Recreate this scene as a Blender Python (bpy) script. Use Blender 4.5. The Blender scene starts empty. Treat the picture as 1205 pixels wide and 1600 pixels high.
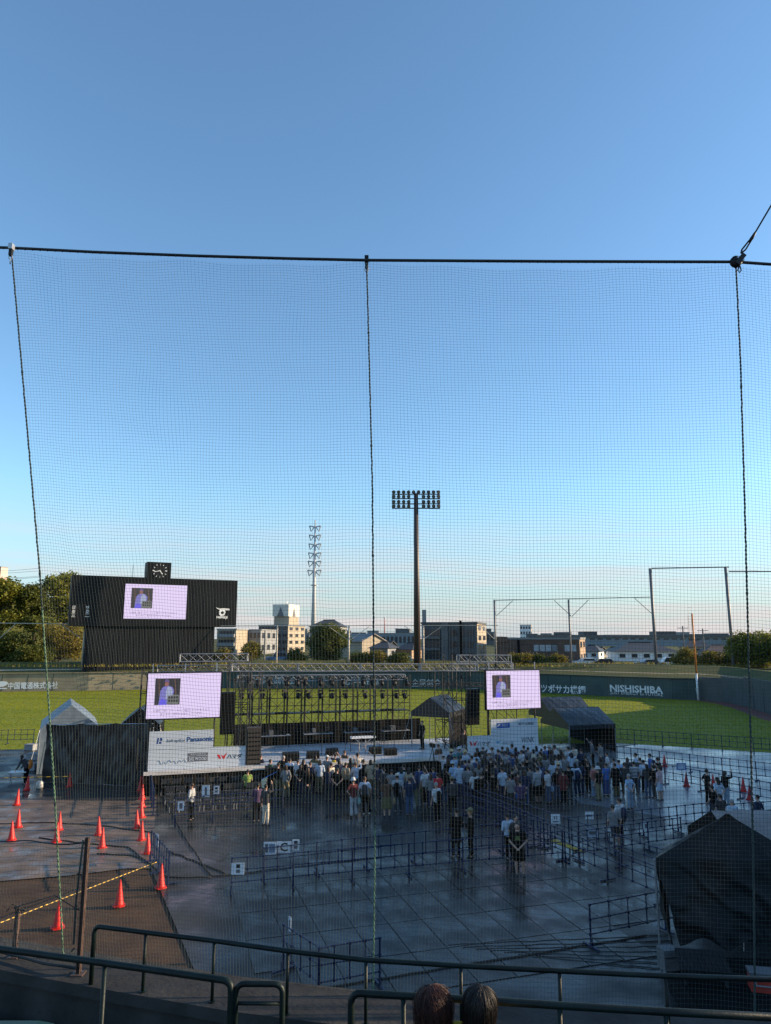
import bpy, bmesh, math, random
from mathutils import Vector, Matrix, noise as mnoise
R = random.Random(7)
rad = math.radians
sc = bpy.context.scene
C = sc.collection

# ------------------------------------------------------------------ camera, sky, sun, exposure
FPX, PITCH, CAMZ = 1115.0, math.atan(197/1115.0), 8.0
cam_d = bpy.data.cameras.new('camera'); cam = bpy.data.objects.new('camera', cam_d); C.objects.link(cam)
cam.location = (0, 0, CAMZ); cam.rotation_euler = (rad(90)+PITCH, 0, 0)
cam_d.sensor_fit = 'VERTICAL'; cam_d.sensor_height = 36.0; cam_d.lens = 36.0*FPX/1600.0
cam_d.clip_start = 0.1; cam_d.clip_end = 6000
sc.camera = cam
SUN_EL, SUN_AZ = rad(16.0), rad(6.0)          # azimuth measured from +X towards +Y
SDIR = Vector((math.cos(SUN_EL)*math.cos(SUN_AZ), math.cos(SUN_EL)*math.sin(SUN_AZ), math.sin(SUN_EL)))
w = bpy.data.worlds.new('World'); sc.world = w; w.use_nodes = True
nt = w.node_tree; nt.nodes.clear()
def WN(t, **k):
    n = nt.nodes.new(t)
    for a, b in k.items(): setattr(n, a, b)
    return n
out = WN('ShaderNodeOutputWorld'); bg = WN('ShaderNodeBackground')
sky = WN('ShaderNodeTexSky', sky_type='NISHITA', sun_disc=False, sun_elevation=SUN_EL, sun_rotation=rad(90)-SUN_AZ,
         altitude=0, air_density=1.0, dust_density=0.3, ozone_density=2.5)
tc = WN('ShaderNodeTexCoord'); sep = WN('ShaderNodeSeparateXYZ'); nt.links.new(tc.outputs['Generated'], sep.inputs[0])
mp = WN('ShaderNodeMapping'); mp.inputs['Scale'].default_value = (2.2, 2.2, 34)
nt.links.new(tc.outputs['Generated'], mp.inputs[0])
nz = WN('ShaderNodeTexNoise'); nz.inputs['Scale'].default_value = 1.7; nz.inputs['Detail'].default_value = 6; nz.inputs['Roughness'].default_value = .55
nt.links.new(mp.outputs[0], nz.inputs['Vector'])
cr = WN('ShaderNodeValToRGB'); cr.color_ramp.elements[0].position = .42; cr.color_ramp.elements[1].position = .62
nt.links.new(nz.outputs['Fac'], cr.inputs[0])
band = WN('ShaderNodeValToRGB')                # thin streaky cloud only low over the horizon
e = band.color_ramp.elements; e[0].position = 0.0; e[0].color = (.9, .9, .9, 1); e[1].position = .17; e[1].color = (0, 0, 0, 1)
m_ = e.new(.05); m_.color = (.55, .55, .55, 1)
nt.links.new(sep.outputs['Z'], band.inputs[0])
mul = WN('ShaderNodeMath', operation='MULTIPLY'); nt.links.new(cr.outputs[0], mul.inputs[0]); nt.links.new(band.outputs[0], mul.inputs[1])
wb = WN('ShaderNodeMix', data_type='RGBA', blend_type='MULTIPLY'); wb.inputs['Factor'].default_value = 1.0; wb.inputs['B'].default_value = (.87, 1.015, 1.055, 1)   # camera white balance
nt.links.new(sky.outputs[0], wb.inputs['A'])
hz = WN('ShaderNodeValToRGB'); e = hz.color_ramp.elements; e[0].position = 0; e[0].color = (.85,.85,.85,1); e[1].position = .2; e[1].color = (0,0,0,1); hm = e.new(.08); hm.color = (.5,.5,.5,1)
nt.links.new(sep.outputs['Z'], hz.inputs[0])
mixh = WN('ShaderNodeMix', data_type='RGBA'); nt.links.new(hz.outputs[0], mixh.inputs['Factor']); nt.links.new(wb.outputs['Result'], mixh.inputs['A']); mixh.inputs['B'].default_value = (1.85, 2.1, 2.5, 1)   # pale blue air low over the horizon
mixc = WN('ShaderNodeMix', data_type='RGBA'); nt.links.new(mul.outputs[0], mixc.inputs['Factor']); nt.links.new(mixh.outputs['Result'], mixc.inputs['A']); mixc.inputs['B'].default_value = (3.2, 2.9, 2.9, 1)
nt.links.new(mixc.outputs['Result'], bg.inputs['Color']); bg.inputs['Strength'].default_value = 0.15
nt.links.new(bg.outputs[0], out.inputs['Surface'])
sun_d = bpy.data.lights.new('sun', 'SUN'); sun_d.energy = 5.0; sun_d.angle = rad(.5); sun_d.color = (1.0, .78, .52)
sun = bpy.data.objects.new('sun', sun_d); C.objects.link(sun)
sun.rotation_euler = SDIR.to_track_quat('Z', 'Y').to_euler()
vs = sc.view_settings; vs.view_transform = 'Standard'; vs.look = 'None'; vs.gamma = 1; vs.exposure = 0.8; vs.use_curve_mapping = False
sc.cycles.use_denoising = True; sc.cycles.max_bounces = 6; sc.cycles.transparent_max_bounces = 8

# ------------------------------------------------------------------ photograph pixel -> place
cp, sp_ = math.cos(PITCH), math.sin(PITCH)
def ray(px, py):
    a, b = (px-602.5)/FPX, (800.0-py)/FPX
    return Vector((a, cp - b*sp_, sp_ + b*cp))
def G(px, py, z=0.0):                      # where the sight line meets height z
    d = ray(px, py); t = (z-CAMZ)/d.z
    return Vector((d.x*t, d.y*t, z))
def P(px, py, Y):                          # where it meets the distance Y
    d = ray(px, py); t = Y/d.y
    return Vector((d.x*t, Y, CAMZ + d.z*t))
def ZAT(py, Y): return P(602.5, py, Y).z
def XAT(px, Y, z):
    d = Y*cp + (z-CAMZ)*sp_
    return (px-602.5)/FPX*d

# ------------------------------------------------------------------ materials
MATS = {}
def mat(name, col, rough=.6, var=.18, scale=3.0, metal=0.0, bump=0.0, bscale=40.0, spec=.5, coat=0.0, island=0.0, trans=0.0, emit=None, col2=None, rvar=0.0, stretch=None, detail=5):
    if name in MATS: return MATS[name]
    m = bpy.data.materials.new(name); m.use_nodes = True; t = m.node_tree; L = t.links
    b = t.nodes['Principled BSDF']
    c = (*col, 1)
    b.inputs['Roughness'].default_value = rough; b.inputs['Metallic'].default_value = metal
    b.inputs['Specular IOR Level'].default_value = spec
    if coat: b.inputs['Coat Weight'].default_value = coat; b.inputs['Coat Roughness'].default_value = .06
    co = t.nodes.new('ShaderNodeTexCoord'); vec = co.outputs['Object']
    if stretch:
        mp = t.nodes.new('ShaderNodeMapping'); mp.inputs['Scale'].default_value = stretch; L.new(vec, mp.inputs[0]); vec = mp.outputs[0]
    n = t.nodes.new('ShaderNodeTexNoise'); n.inputs['Scale'].default_value = scale; n.inputs['Detail'].default_value = detail
    L.new(vec, n.inputs['Vector'])
    mx = t.nodes.new('ShaderNodeMix'); mx.data_type = 'RGBA'
    a_ = tuple(x*(1-var) for x in col) if col2 is None else col
    b_ = tuple(min(1, x*(1+var)) for x in col) if col2 is None else col2
    mx.inputs['A'].default_value = (*a_, 1); mx.inputs['B'].default_value = (*b_, 1)
    rp = t.nodes.new('ShaderNodeMapRange'); rp.inputs['From Min'].default_value = .32; rp.inputs['From Max'].default_value = .68
    L.new(n.outputs['Fac'], rp.inputs['Value']); L.new(rp.outputs[0], mx.inputs['Factor'])
    colout = mx.outputs['Result']
    if island:
        g = t.nodes.new('ShaderNodeNewGeometry'); hs = t.nodes.new('ShaderNodeHueSaturation')
        mr = t.nodes.new('ShaderNodeMapRange'); mr.inputs['To Min'].default_value = 1-island; mr.inputs['To Max'].default_value = 1+island
        L.new(g.outputs['Random Per Island'], mr.inputs['Value']); L.new(mr.outputs[0], hs.inputs['Value']); L.new(colout, hs.inputs['Color']); colout = hs.outputs[0]
    L.new(colout, b.inputs['Base Color'])
    if rvar:
        n2 = t.nodes.new('ShaderNodeTexNoise'); n2.inputs['Scale'].default_value = scale*1.7; n2.inputs['Detail'].default_value = 4; L.new(vec, n2.inputs['Vector'])
        mr = t.nodes.new('ShaderNodeMapRange'); mr.inputs['From Min'].default_value = .35; mr.inputs['From Max'].default_value = .65
        mr.inputs['To Min'].default_value = max(.03, rough-rvar); mr.inputs['To Max'].default_value = min(1, rough+rvar)
        L.new(n2.outputs['Fac'], mr.inputs['Value']); L.new(mr.outputs[0], b.inputs['Roughness'])
    if bump:
        n3 = t.nodes.new('ShaderNodeTexNoise'); n3.inputs['Scale'].default_value = bscale; n3.inputs['Detail'].default_value = 4; L.new(vec, n3.inputs['Vector'])
        bp = t.nodes.new('ShaderNodeBump'); bp.inputs['Strength'].default_value = bump; bp.inputs['Distance'].default_value = .02
        L.new(n3.outputs['Fac'], bp.inputs['Height']); L.new(bp.outputs[0], b.inputs['Normal'])
    if trans:                                # thin leaves let light through
        tr = t.nodes.new('ShaderNodeBsdfTranslucent'); ms = t.nodes.new('ShaderNodeMixShader'); ms.inputs[0].default_value = trans
        L.new(colout, tr.inputs['Color']); L.new(b.outputs[0], ms.inputs[1]); L.new(tr.outputs[0], ms.inputs[2]); L.new(ms.outputs[0], t.nodes['Material Output'].inputs['Surface'])
    if emit:
        b.inputs['Emission Color'].default_value = (*emit[0], 1); b.inputs['Emission Strength'].default_value = emit[1]
    MATS[name] = m
    return m

# ------------------------------------------------------------------ mesh builder
class MB:
    def __init__(s): s.v = []; s.f = []
    def add(s, vs, fs):
        o = len(s.v); s.v += [tuple(v) for v in vs]; s.f += [tuple(i+o for i in f) for f in fs]; return s
    def box(s, x0, x1, y0, y1, z0, z1):
        return s.add([(x0,y0,z0),(x1,y0,z0),(x1,y1,z0),(x0,y1,z0),(x0,y0,z1),(x1,y0,z1),(x1,y1,z1),(x0,y1,z1)],
                     [(0,3,2,1),(4,5,6,7),(0,1,5,4),(1,2,6,5),(2,3,7,6),(3,0,4,7)])
    def cbox(s, c, sx, sy, sz): return s.box(c[0]-sx/2, c[0]+sx/2, c[1]-sy/2, c[1]+sy/2, c[2]-sz/2, c[2]+sz/2)
    def obox(s, M, sx, sy, sz):            # box centred on a matrix
        vs = [M @ Vector((x*sx/2, y*sy/2, z*sz/2)) for z in (-1,1) for x,y in ((-1,-1),(1,-1),(1,1),(-1,1))]
        return s.add(vs, [(0,3,2,1),(4,5,6,7),(0,1,5,4),(1,2,6,5),(2,3,7,6),(3,0,4,7)])
    def prism(s, poly, z0, z1):
        n = len(poly)
        return s.add([(p[0],p[1],z0) for p in poly]+[(p[0],p[1],z1) for p in poly],
                     [tuple(range(n-1,-1,-1)), tuple(range(n,2*n))]+[(i,(i+1)%n,n+(i+1)%n,n+i) for i in range(n)])
    def xprism(s, poly, y0, y1):           # polygon in x,z pushed along y
        n = len(poly)
        return s.add([(p[0],y0,p[1]) for p in poly]+[(p[0],y1,p[1]) for p in poly],
                     [tuple(range(n)), tuple(range(2*n-1,n-1,-1))]+[(i,n+i,n+(i+1)%n,(i+1)%n) for i in range(n)])
    def poly(s, pts): return s.add(pts, [tuple(range(len(pts)))])
    def tube(s, pts, r, n=6, cap=True):
        pts = [Vector(p) for p in pts]; k = len(pts); rr = r if isinstance(r, (list, tuple)) else [r]*k
        vs = []; up = None
        for i, p in enumerate(pts):
            t = (pts[min(i+1,k-1)]-pts[max(i-1,0)]).normalized()
            if up is None:
                up = Vector((0,0,1)) if abs(t.z) < .9 else Vector((1,0,0))
            a = t.cross(up)
            if a.length < 1e-5: a = t.orthogonal()
            a.normalize(); b = a.cross(t).normalized(); up = b
            for j in range(n):
                q = 2*math.pi*j/n
                vs.append(p + (a*math.cos(q)+b*math.sin(q))*rr[i])
        fs = [(i*n+j, i*n+(j+1)%n, (i+1)*n+(j+1)%n, (i+1)*n+j) for i in range(k-1) for j in range(n)]
        if cap: fs += [tuple(range(n-1,-1,-1)), tuple(range((k-1)*n, k*n))]
        return s.add(vs, fs)
    def bar(s, p0, p1, wd, ht):
        p0, p1 = Vector(p0), Vector(p1); t = (p1-p0); l = t.length; t.normalize()
        up = Vector((0,0,1)) if abs(t.z) < .95 else Vector((0,1,0))
        a = t.cross(up).normalized(); b = a.cross(t)
        M = Matrix((a, t, b)).transposed().to_4x4(); M.translation = (p0+p1)/2
        return s.obox(M, wd, l, ht)
    def sweep(s, pts, rx, ry, n=10):        # elliptical tube, side axis kept along x
        pts = [Vector(p) for p in pts]; k = len(pts); X = Vector((1,0,0)); vs = []
        for i, p in enumerate(pts):
            t = (pts[min(i+1,k-1)]-pts[max(i-1,0)]).normalized()
            a = (X - t*X.dot(t))
            a = a.normalized() if a.length > .2 else Vector((0,1,0)); b = t.cross(a).normalized()
            for j in range(n):
                q = 2*math.pi*j/n
                vs.append(p + a*math.cos(q)*rx[i] + b*math.sin(q)*ry[i])
        fs = [(i*n+j, i*n+(j+1)%n, (i+1)*n+(j+1)%n, (i+1)*n+j) for i in range(k-1) for j in range(n)]
        fs += [tuple(range(n-1,-1,-1)), tuple(range((k-1)*n, k*n))]
        return s.add(vs, fs)
    def ball(s, c, rx, ry, rz, nu=10, nv=7):
        c = Vector(c); vs = [c+Vector((0,0,-rz))]; 
        for i in range(1, nv):
            a = math.pi*(i/nv-.5)
            for j in range(nu):
                q = 2*math.pi*j/nu
                vs.append(c+Vector((rx*math.cos(a)*math.cos(q), ry*math.cos(a)*math.sin(q), rz*math.sin(a))))
        vs.append(c+Vector((0,0,rz))); T = len(vs)-1; fs = []
        for j in range(nu):
            fs.append((0, 1+(j+1)%nu, 1+j)); fs.append((T, T-nu+j, T-nu+(j+1)%nu))
            for i in range(nv-2): fs.append((1+i*nu+j, 1+i*nu+(j+1)%nu, 1+(i+1)*nu+(j+1)%nu, 1+(i+1)*nu+j))
        return s.add(vs, fs)
    def lathe(s, prof, n=12, c=(0,0,0)):
        c = Vector(c); vs = [c+Vector((r*math.cos(2*math.pi*j/n), r*math.sin(2*math.pi*j/n), z)) for r, z in prof for j in range(n)]
        k = len(prof)
        fs = [(i*n+j, i*n+(j+1)%n, (i+1)*n+(j+1)%n, (i+1)*n+j) for i in range(k-1) for j in range(n)]
        fs += [tuple(range(n-1,-1,-1)), tuple(range((k-1)*n, k*n))]
        return s.add(vs, fs)
    def xf(s, M, start=0):
        s.v[start:] = [tuple(M @ Vector(v)) for v in s.v[start:]]; return s
    def mesh(s, name, m=None, smooth=False):
        me = bpy.data.meshes.new(name); me.from_pydata(s.v, [], s.f); me.update()
        if m: me.materials.append(m)
        if smooth: me.polygons.foreach_set('use_smooth', [True]*len(me.polygons))
        return me
    def build(s, name, m, parent=None, smooth=False, loc=None):
        return link(name, s.mesh(name, m, smooth), parent, loc)
def link(name, me, parent=None, loc=None, m=None):
    o = bpy.data.objects.new(name, me); C.objects.link(o)
    if parent: o.parent = parent
    if loc is not None: o.location = loc
    if m is not None: setmat(o, m)
    return o
def setmat(o, m):
    if not o.data.materials: o.data.materials.append(m)
    o.material_slots[0].link = 'OBJECT'; o.material_slots[0].material = m
def tag(o, label, cat, group=None):
    o['label'] = label; o['category'] = cat
    if group: o['group'] = group
    return o
def thing(name, label, cat, loc=(0,0,0), rotz=0.0, group=None):
    o = bpy.data.objects.new(name, None); C.objects.link(o); o.empty_display_size = .2
    o.location = loc; o.rotation_euler = (0, 0, rotz)
    return tag(o, label, cat, group)
def struct(name, mb, m, smooth=False):
    o = mb.build(name, m, None, smooth); o['kind'] = 'structure'; return o
def dup(root, loc, rotz, label=None, scale=None):
    r = root.copy(); C.objects.link(r); r.location = loc; r.rotation_euler = (0, 0, rotz)
    if label: r['label'] = label
    if scale: r.scale = (scale,)*3
    for ch in list(root.children):
        c = ch.copy(); C.objects.link(c); c.parent = r
        for g in list(ch.children):
            d = g.copy(); C.objects.link(d); d.parent = c
    return r
ORD = ['first','second','third','fourth','fifth','sixth','seventh','eighth','ninth','tenth','eleventh','twelfth','thirteenth','fourteenth','fifteenth','sixteenth']
def dg(): return bpy.context.evaluated_depsgraph_get()
def remesh(mb, voxel, smooth_it=2):         # one continuous skin over overlapping volumes
    me = mb.mesh('tmp'); o = bpy.data.objects.new('tmp', me); C.objects.link(o)
    r = o.modifiers.new('r', 'REMESH'); r.mode = 'VOXEL'; r.voxel_size = voxel; r.use_smooth_shade = True
    if smooth_it:
        s = o.modifiers.new('s', 'SMOOTH'); s.factor = .5; s.iterations = smooth_it
    bpy.context.view_layer.update()
    nm = bpy.data.meshes.new_from_object(o.evaluated_get(dg()))
    bpy.data.objects.remove(o); bpy.data.meshes.remove(me)
    nm.polygons.foreach_set('use_smooth', [True]*len(nm.polygons)); nm.update()
    return nm
def text_mesh(body, width=None, height=None, shear=0.0, ext=.004, bold=0.0):
    cu = bpy.data.curves.new('t', 'FONT'); cu.body = body; cu.align_x = 'CENTER'; cu.align_y = 'CENTER'; cu.shear = shear
    cu.extrude = .001; cu.offset = bold; cu.resolution_u = 2
    o = bpy.data.objects.new('t', cu); C.objects.link(o); bpy.context.view_layer.update()
    me = bpy.data.meshes.new_from_object(o.evaluated_get(dg()))
    bpy.data.objects.remove(o); bpy.data.curves.remove(cu)
    xs = [v.co.x for v in me.vertices]; ys = [v.co.y for v in me.vertices]
    if not xs: return me
    cx, cy = (max(xs)+min(xs))/2, (max(ys)+min(ys))/2
    sx = width/(max(xs)-min(xs)) if width else None; sy = height/(max(ys)-min(ys)) if height else None
    sx = sx or sy; sy = sy or sx
    for v in me.vertices:                    # upright, read from -y
        x, y, z = v.co; v.co = ((x-cx)*sx, -ext if z > 0 else 0.0, (y-cy)*sy)
    me.update(); return me
def text(name, body, m, parent, x, y, z, width=None, height=None, shear=0.0, bold=0.0, rotz=0.0):
    me = text_mesh(body, width, height, shear, bold=bold); me.materials.append(m)
    o = link(name, me, parent, (x, y, z)); o.rotation_euler = (0, 0, rotz); return o

# palette
M_black = mat('black_cloth', (.007,.007,.008), .9, .35, 2.5, bump=.3, bscale=12, spec=.12)
M_tarp = mat('tent_tarp', (.012,.013,.015), .4, .3, 3, bump=.35, bscale=7, spec=.45)
M_blackpaint = mat('black_paint', (.009,.009,.010), .5, spec=.25)
M_steel = mat('galvanised_steel', (.45,.46,.47), .4, .2, 6, metal=.7)
M_alu = mat('bright_aluminium', (.27,.275,.285), .45, .25, 8, metal=.5)
M_darksteel = mat('dark_scaffold_steel', (.018,.018,.019), .55, .3, 8, spec=.3)
M_white = mat('white_paint', (.78,.78,.77), .5, .06)
M_paper = mat('white_paper', (.8,.8,.8), .7, .05)
M_blue = mat('blue_barrier_paint', (.007,.019,.062), .45, .25, 14, spec=.3)
M_green = mat('green_rail_paint', (.003,.010,.009), .5, .5, 6, bump=.12, bscale=60, spec=.3)
M_rust = mat('brown_weathered_steel', (.10,.06,.045), .55, .35, 16, bump=.2)
M_concrete = mat('concrete', (.2,.19,.18), .85, .28, 2.2, bump=.35, bscale=30)
M_ink = mat('black_print', (.01,.01,.012), .6, .05)
M_navyink = mat('navy_print', (.01,.05,.2), .6, .05)
M_redink = mat('red_print', (.6,.02,.02), .6, .05)
M_greyink = mat('grey_print', (.14,.14,.15), .6, .05)
M_rubber = mat('black_rubber', (.02,.02,.02), .8)
M_skin = mat('skin', (.46,.27,.19), .5, .08, 12)
# ------------------------------------------------------------------ ground
def flat(name, pts, z, m, sub=0):
    mb = MB(); mb.poly([(p[0], p[1], z) for p in pts]); o = struct(name, mb, m); return o
M_dirt = mat('infield_soil', (.085,.050,.030), .85, .3, 1.2, bump=.55, bscale=14, col2=(.05,.03,.02), rvar=.1, spec=.15)
mb = MB(); S_ = 4000
mb.poly([(-S_,-S_,-.03),(S_,-S_,-.03),(S_,S_,-.03),(-S_,S_,-.03)])
struct('ground', mb, M_dirt)

# wet protective sheets laid over the infield
def wet(name, a, b, rough, rv, sc_=.35, bump=.12, bs=5, spec=.5):
    return mat(name, a, rough, .2, sc_, col2=b, rvar=rv, bump=bump, bscale=bs, spec=spec)
M_sheet = wet('wet_grey_sheet', (.022,.022,.023), (.046,.044,.042), .36, .24, .3, .4, 3.2, spec=.22)
M_walk = wet('wet_brown_board', (.20,.142,.105), (.065,.05,.042), .52, .3, .8, 1.0, 2.4, spec=.3)
M_mat = wet('wet_floor_mat', (.016,.017,.018), (.034,.033,.033), .30, .18, .5, .25, 4, spec=.22)
M_bluesheet = wet('pale_wet_sheet', (.10,.115,.13), (.20,.215,.23), .26, .14, .16, .6, 1.1, spec=.4)
def gpoly(pix): return [G(*p) for p in pix]
flat('tarpaulin_ground', [G(236,1357), G(312,1535), G(340,1700), Vector((12,9,0)), Vector((26,30,0)), Vector((34,50,0)), Vector((18,58,0)), Vector((-30,56,0)), Vector((-40,44,0)), Vector((-24,37,0)), Vector((-12.5,36.5,0)), G(246,1236)], 0.004, M_sheet)
flat('boarded_ground', [Vector((-30,20,0)), G(0,1377), G(110,1368), G(200,1357), G(236,1357), G(246,1236), Vector((-12.5,37.5,0)), Vector((-24,38,0)), Vector((-34,36,0))], 0.008, M_walk)
flat('pale_sheet_ground', [G(905,1255), G(870,1215), G(905,1178), G(1000,1163), G(1120,1161), G(1320,1172), G(1420,1225), G(1230,1275), G(1090,1285)], 0.008, M_bluesheet)
flat('dark_mat_ground', [Vector((-40,45,0)), Vector((-40,50,0)), Vector((-20,51,0)), Vector((-17,40,0)), G(0,1195)], 0.012, M_mat)
# rough raised folds and cables are built with the small things; here the boards of the mat floor
mat_mesh = MB().box(-.485,.485,-.979,.979,0,.015).mesh('floor_mat', M_mat)
floor = bpy.data.objects.new('mat_floor', None); C.objects.link(floor); floor['kind'] = 'structure'
ST = rad(17.0); US, VS = Vector((math.cos(ST), math.sin(ST), 0)), Vector((-math.sin(ST), math.cos(ST), 0))
def inside(p, poly):
    c = False
    for i in range(len(poly)):
        a, b = poly[i], poly[i-1]
        if (a[1] > p[1]) != (b[1] > p[1]) and p[0] < (b[0]-a[0])*(p[1]-a[1])/(b[1]-a[1])+a[0]: c = not c
    return c
zone = [G(365,1402), G(520,1345), G(700,1325), G(880,1340), G(1040,1410), G(1010,1468), G(640,1540), G(470,1580), G(400,1460)]
zone = [(p.x, p.y) for p in zone]
for i in range(-18, 24):
    for j in range(2, 20):
        c = US*(i*1.0) + VS*(j*2.0)
        if inside((c.x, c.y), zone):
            o = link('floor_mat', mat_mesh, floor, (c.x, c.y, .006+R.uniform(0,.003)))
            o.rotation_euler = (rad(R.uniform(-.12,.12)), rad(R.uniform(-.18,.18)), ST+rad(R.uniform(-.4,.4)))

# outfield grass and the red warning track
wallpix = [(-260,1090),(-80,1082),(137,1079),(230,1077),(360,1075),(730,1076),(935,1087),(1050,1092.5),(1093,1093.5),(1130,1097),(1165,1104),(1225,1123)]
WALL = [G(*p) for p in wallpix]
M_grass = mat('outfield_grass', (.16,.18,.008), .85, .3, .5, col2=(.165,.185,.016), bump=.3, bscale=30, stretch=(.12,1.6,1), spec=.2)
flat('outfield_grass', [Vector((-75,52,0)), Vector((-30,54,0)), Vector((18,57.5,0)), Vector((28.5,52,0)), Vector((38,47,0))] +
     [WALL[-1]+Vector((-2.6,-1,0)), WALL[-2]+Vector((-2.4,-1.6,0)), WALL[-3]+Vector((-2,-1.8,0)), WALL[-4]+Vector((-1,-1,0))] + [p*.997 for p in WALL[-5::-1]], 0.012, M_grass)
M_track = mat('warning_track', (.16,.05,.04), .85, .2, 2)
flat('warning_track', [WALL[-5]*.98] + [p*1.0 for p in WALL[-4:]] + [Vector((39,45,0)), Vector((30,45,0)), Vector((36,60,0))], 0.008, M_track)

# embankment behind the wall, out to the horizon
M_bank = mat('embankment_grass', (.105,.095,.03), .9, .35, .35, col2=(.06,.075,.022), bump=.8, bscale=6, spec=.15)
prof = [(.25,-.1),(.3,2.35),(5.5,2.95),(6.0,3.0),(7.3,3.02),(14,3.95),(17,3.9),(26,3.3),(200,3.3),(3500,3.3)]
ext = [Vector((-140,40,0))] + WALL + [Vector((52,60,0)), Vector((70,40,0))]
rows = []
for p in ext:
    q = Vector((p.x, p.y, 0)); n = q.normalized()
    rows.append([q + n*o + Vector((0,0,z)) for o, z in prof])
mb = MB(); k = len(prof)
mb.v = [tuple(p) for r in rows for p in r]
mb.f = [(i*k+j, (i+1)*k+j, (i+1)*k+j+1, i*k+j+1) for i in range(len(rows)-1) for j in range(k-1)]
struct('embankment', mb, M_bank)
# upright blades of the outfield turf
M_blade = mat('turf_blade', (.16,.205,.008), .8, .2, .3, col2=(.31,.305,.014), island=.18, trans=.55, spec=.2, stretch=(.03,.8,1))
rg = random.Random(3); mb = MB(); GP = [(-75,52),(-30,54),(18,57.5),(28.5,52),(38,47)]
GP = [(p.x,p.y) for p in [V for V in ([Vector((-75,52,0)), Vector((-30,54,0)), Vector((18,57.5,0)), Vector((28.5,52,0)), Vector((38,47,0)), WALL[-1]+Vector((-2.6,-1,0)), WALL[-2]+Vector((-2.4,-1.6,0)), WALL[-3]+Vector((-2,-1.8,0)), WALL[-4]+Vector((-1,-1,0))] + [p*.997 for p in WALL[-5::-1]])]]
n_ = 0
while n_ < 90000:
    x, y = rg.uniform(-62,42), rg.uniform(50,115)
    if not inside((x,y), GP) or abs(x) > y*.56+3: continue
    n_ += 1; a = rg.uniform(0,math.pi); w2 = rg.uniform(.05,.11); h = rg.uniform(.03,.042); c, s = math.cos(a)*w2, math.sin(a)*w2; lx, ly = rg.uniform(-.02,.02), rg.uniform(-.02,.02)
    mb.v += [(x-c,y-s,.01),(x+c,y+s,.01),(x+c*.6+lx,y+s*.6+ly,h),(x-c*.6+lx,y-s*.6+ly,h)]; k = len(mb.v)-4; mb.f.append((k,k+1,k+2,k+3))
o = mb.build('turf', M_blade); o['kind'] = 'stuff'; o['label'] = 'short mown outfield turf'; o['category'] = 'grass'
mb = MB()
for i in range(len(rows)-1):
    a, b = rows[i], rows[i+1]
    up = Vector((0,0,.02)); mb.poly([a[3]+up, b[3]+up, b[4]+up, a[4]+up])
struct('embankment_path', mb, mat('dry_path', (.27,.22,.14), .9))

# ------------------------------------------------------------------ outfield wall: one padded panel per stretch, lettering on it
M_wall = mat('wall_green_padding', (.028,.062,.062), .6, .18, .6, bump=.08, bscale=3)
M_wallL = mat('wall_sunlit_padding', (.27,.225,.145), .7, .15, .6)  # paler tan: sunlight on the left stretches put into the colour
M_wallR = mat('wall_grey_green', (.055,.07,.072), .75, .15, .6)
WH = 2.65
wl = thing('outfield_wall', 'long dark green padded outfield wall carrying white sponsor lettering', 'wall', (0,0,0))
def wallbox(a, b, h, th=.3):
    mb = MB(); d = (b-a); d.z = 0; n = Vector((d.y, -d.x, 0)).normalized()
    if n.dot(a) > 0: n = -n                 # n faces the field
    pts = [a, b, b-n*th, a-n*th]; area = sum(pts[i].x*pts[i-3].y-pts[i-3].x*pts[i].y for i in range(4))
    return mb.prism(pts, -.02, h), n, d.normalized()
WN_ = []
for i in range(len(WALL)-1):
    a, b = WALL[i], WALL[i+1]
    mb, n, d = wallbox(a, b, WH if i < 8 else WH+.3+.25*(i-8)); WN_.append((a, b, n, d))
    m = M_wallL if i < 3 else (M_wall if i < 8 else M_wallR)
    mb.build('wall_panel', m, wl)
    # cap and vertical pad joints of the same stretch
    L = (b-a).length; cap = MB(); cap.bar(a+Vector((0,0,WH+.06))+n*.03, b+Vector((0,0,WH+.06))+n*.03, .4, .09)
    if i < 8: cap.build('top_rail', M_green if i > 2 else M_wallL, wl)
    for q in range(1, int(L/3.6)):
        c = a+d*(q*3.6)+n*.012
        j = MB(); j.obox(Matrix.Translation(c+Vector((0,0,WH/2))) @ Matrix.Rotation(math.atan2(d.y,d.x),4,'Z'), .05, .02, WH-.1)
        j.build('pad_joint', M_black, wl)
M_letter = mat('white_lettering', (.72,.74,.75), .6, .05)
def onwall(name, body, px0, px1, pyc, h, seg, m=M_letter, bold=0.0, shear=0):
    a, b, n, d = WN_[seg]
    def hit(px):
        r = ray(px, pyc); o = Vector((0,0,CAMZ)); t = (a-o).dot(n)/r.dot(n); return o+r*t
    p0, p1 = hit(px0), hit(px1); c = (p0+p1)/2+n*.05; wd = (p1-p0).length
    return text(name, body, m, wl, c.x, c.y, c.z, wd, h, shear, bold, math.atan2(d.y, d.x))
onwall('lettering', '中国電通株式会社', 13, 91, 1071, 1.05, 1, bold=.02)
onwall('lettering', '南條金属協会', 392, 464, 1063, 1.15, 4)
onwall('lettering', '光洋金属', 530, 600, 1064, 1.15, 4)
onwall('lettering', '木金属創会', 632, 689, 1067, 1.2, 4)
onwall('lettering', '強化のツボサカ機鋼', 812, 915, 1076, 1.25, 5, bold=.02)
onwall('lettering', 'NISHISHIBA', 953.5, 1036, 1076.5, .95, 6, bold=.03)
onwall('lettering', 'JUST ENERGY to FUTURE', 954, 1036, 1084.5, .5, 6)
a, b, n, d = WN_[6]
onwall('distance_mark', '92', 1087, 1092, 1079, .7, 7)
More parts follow.
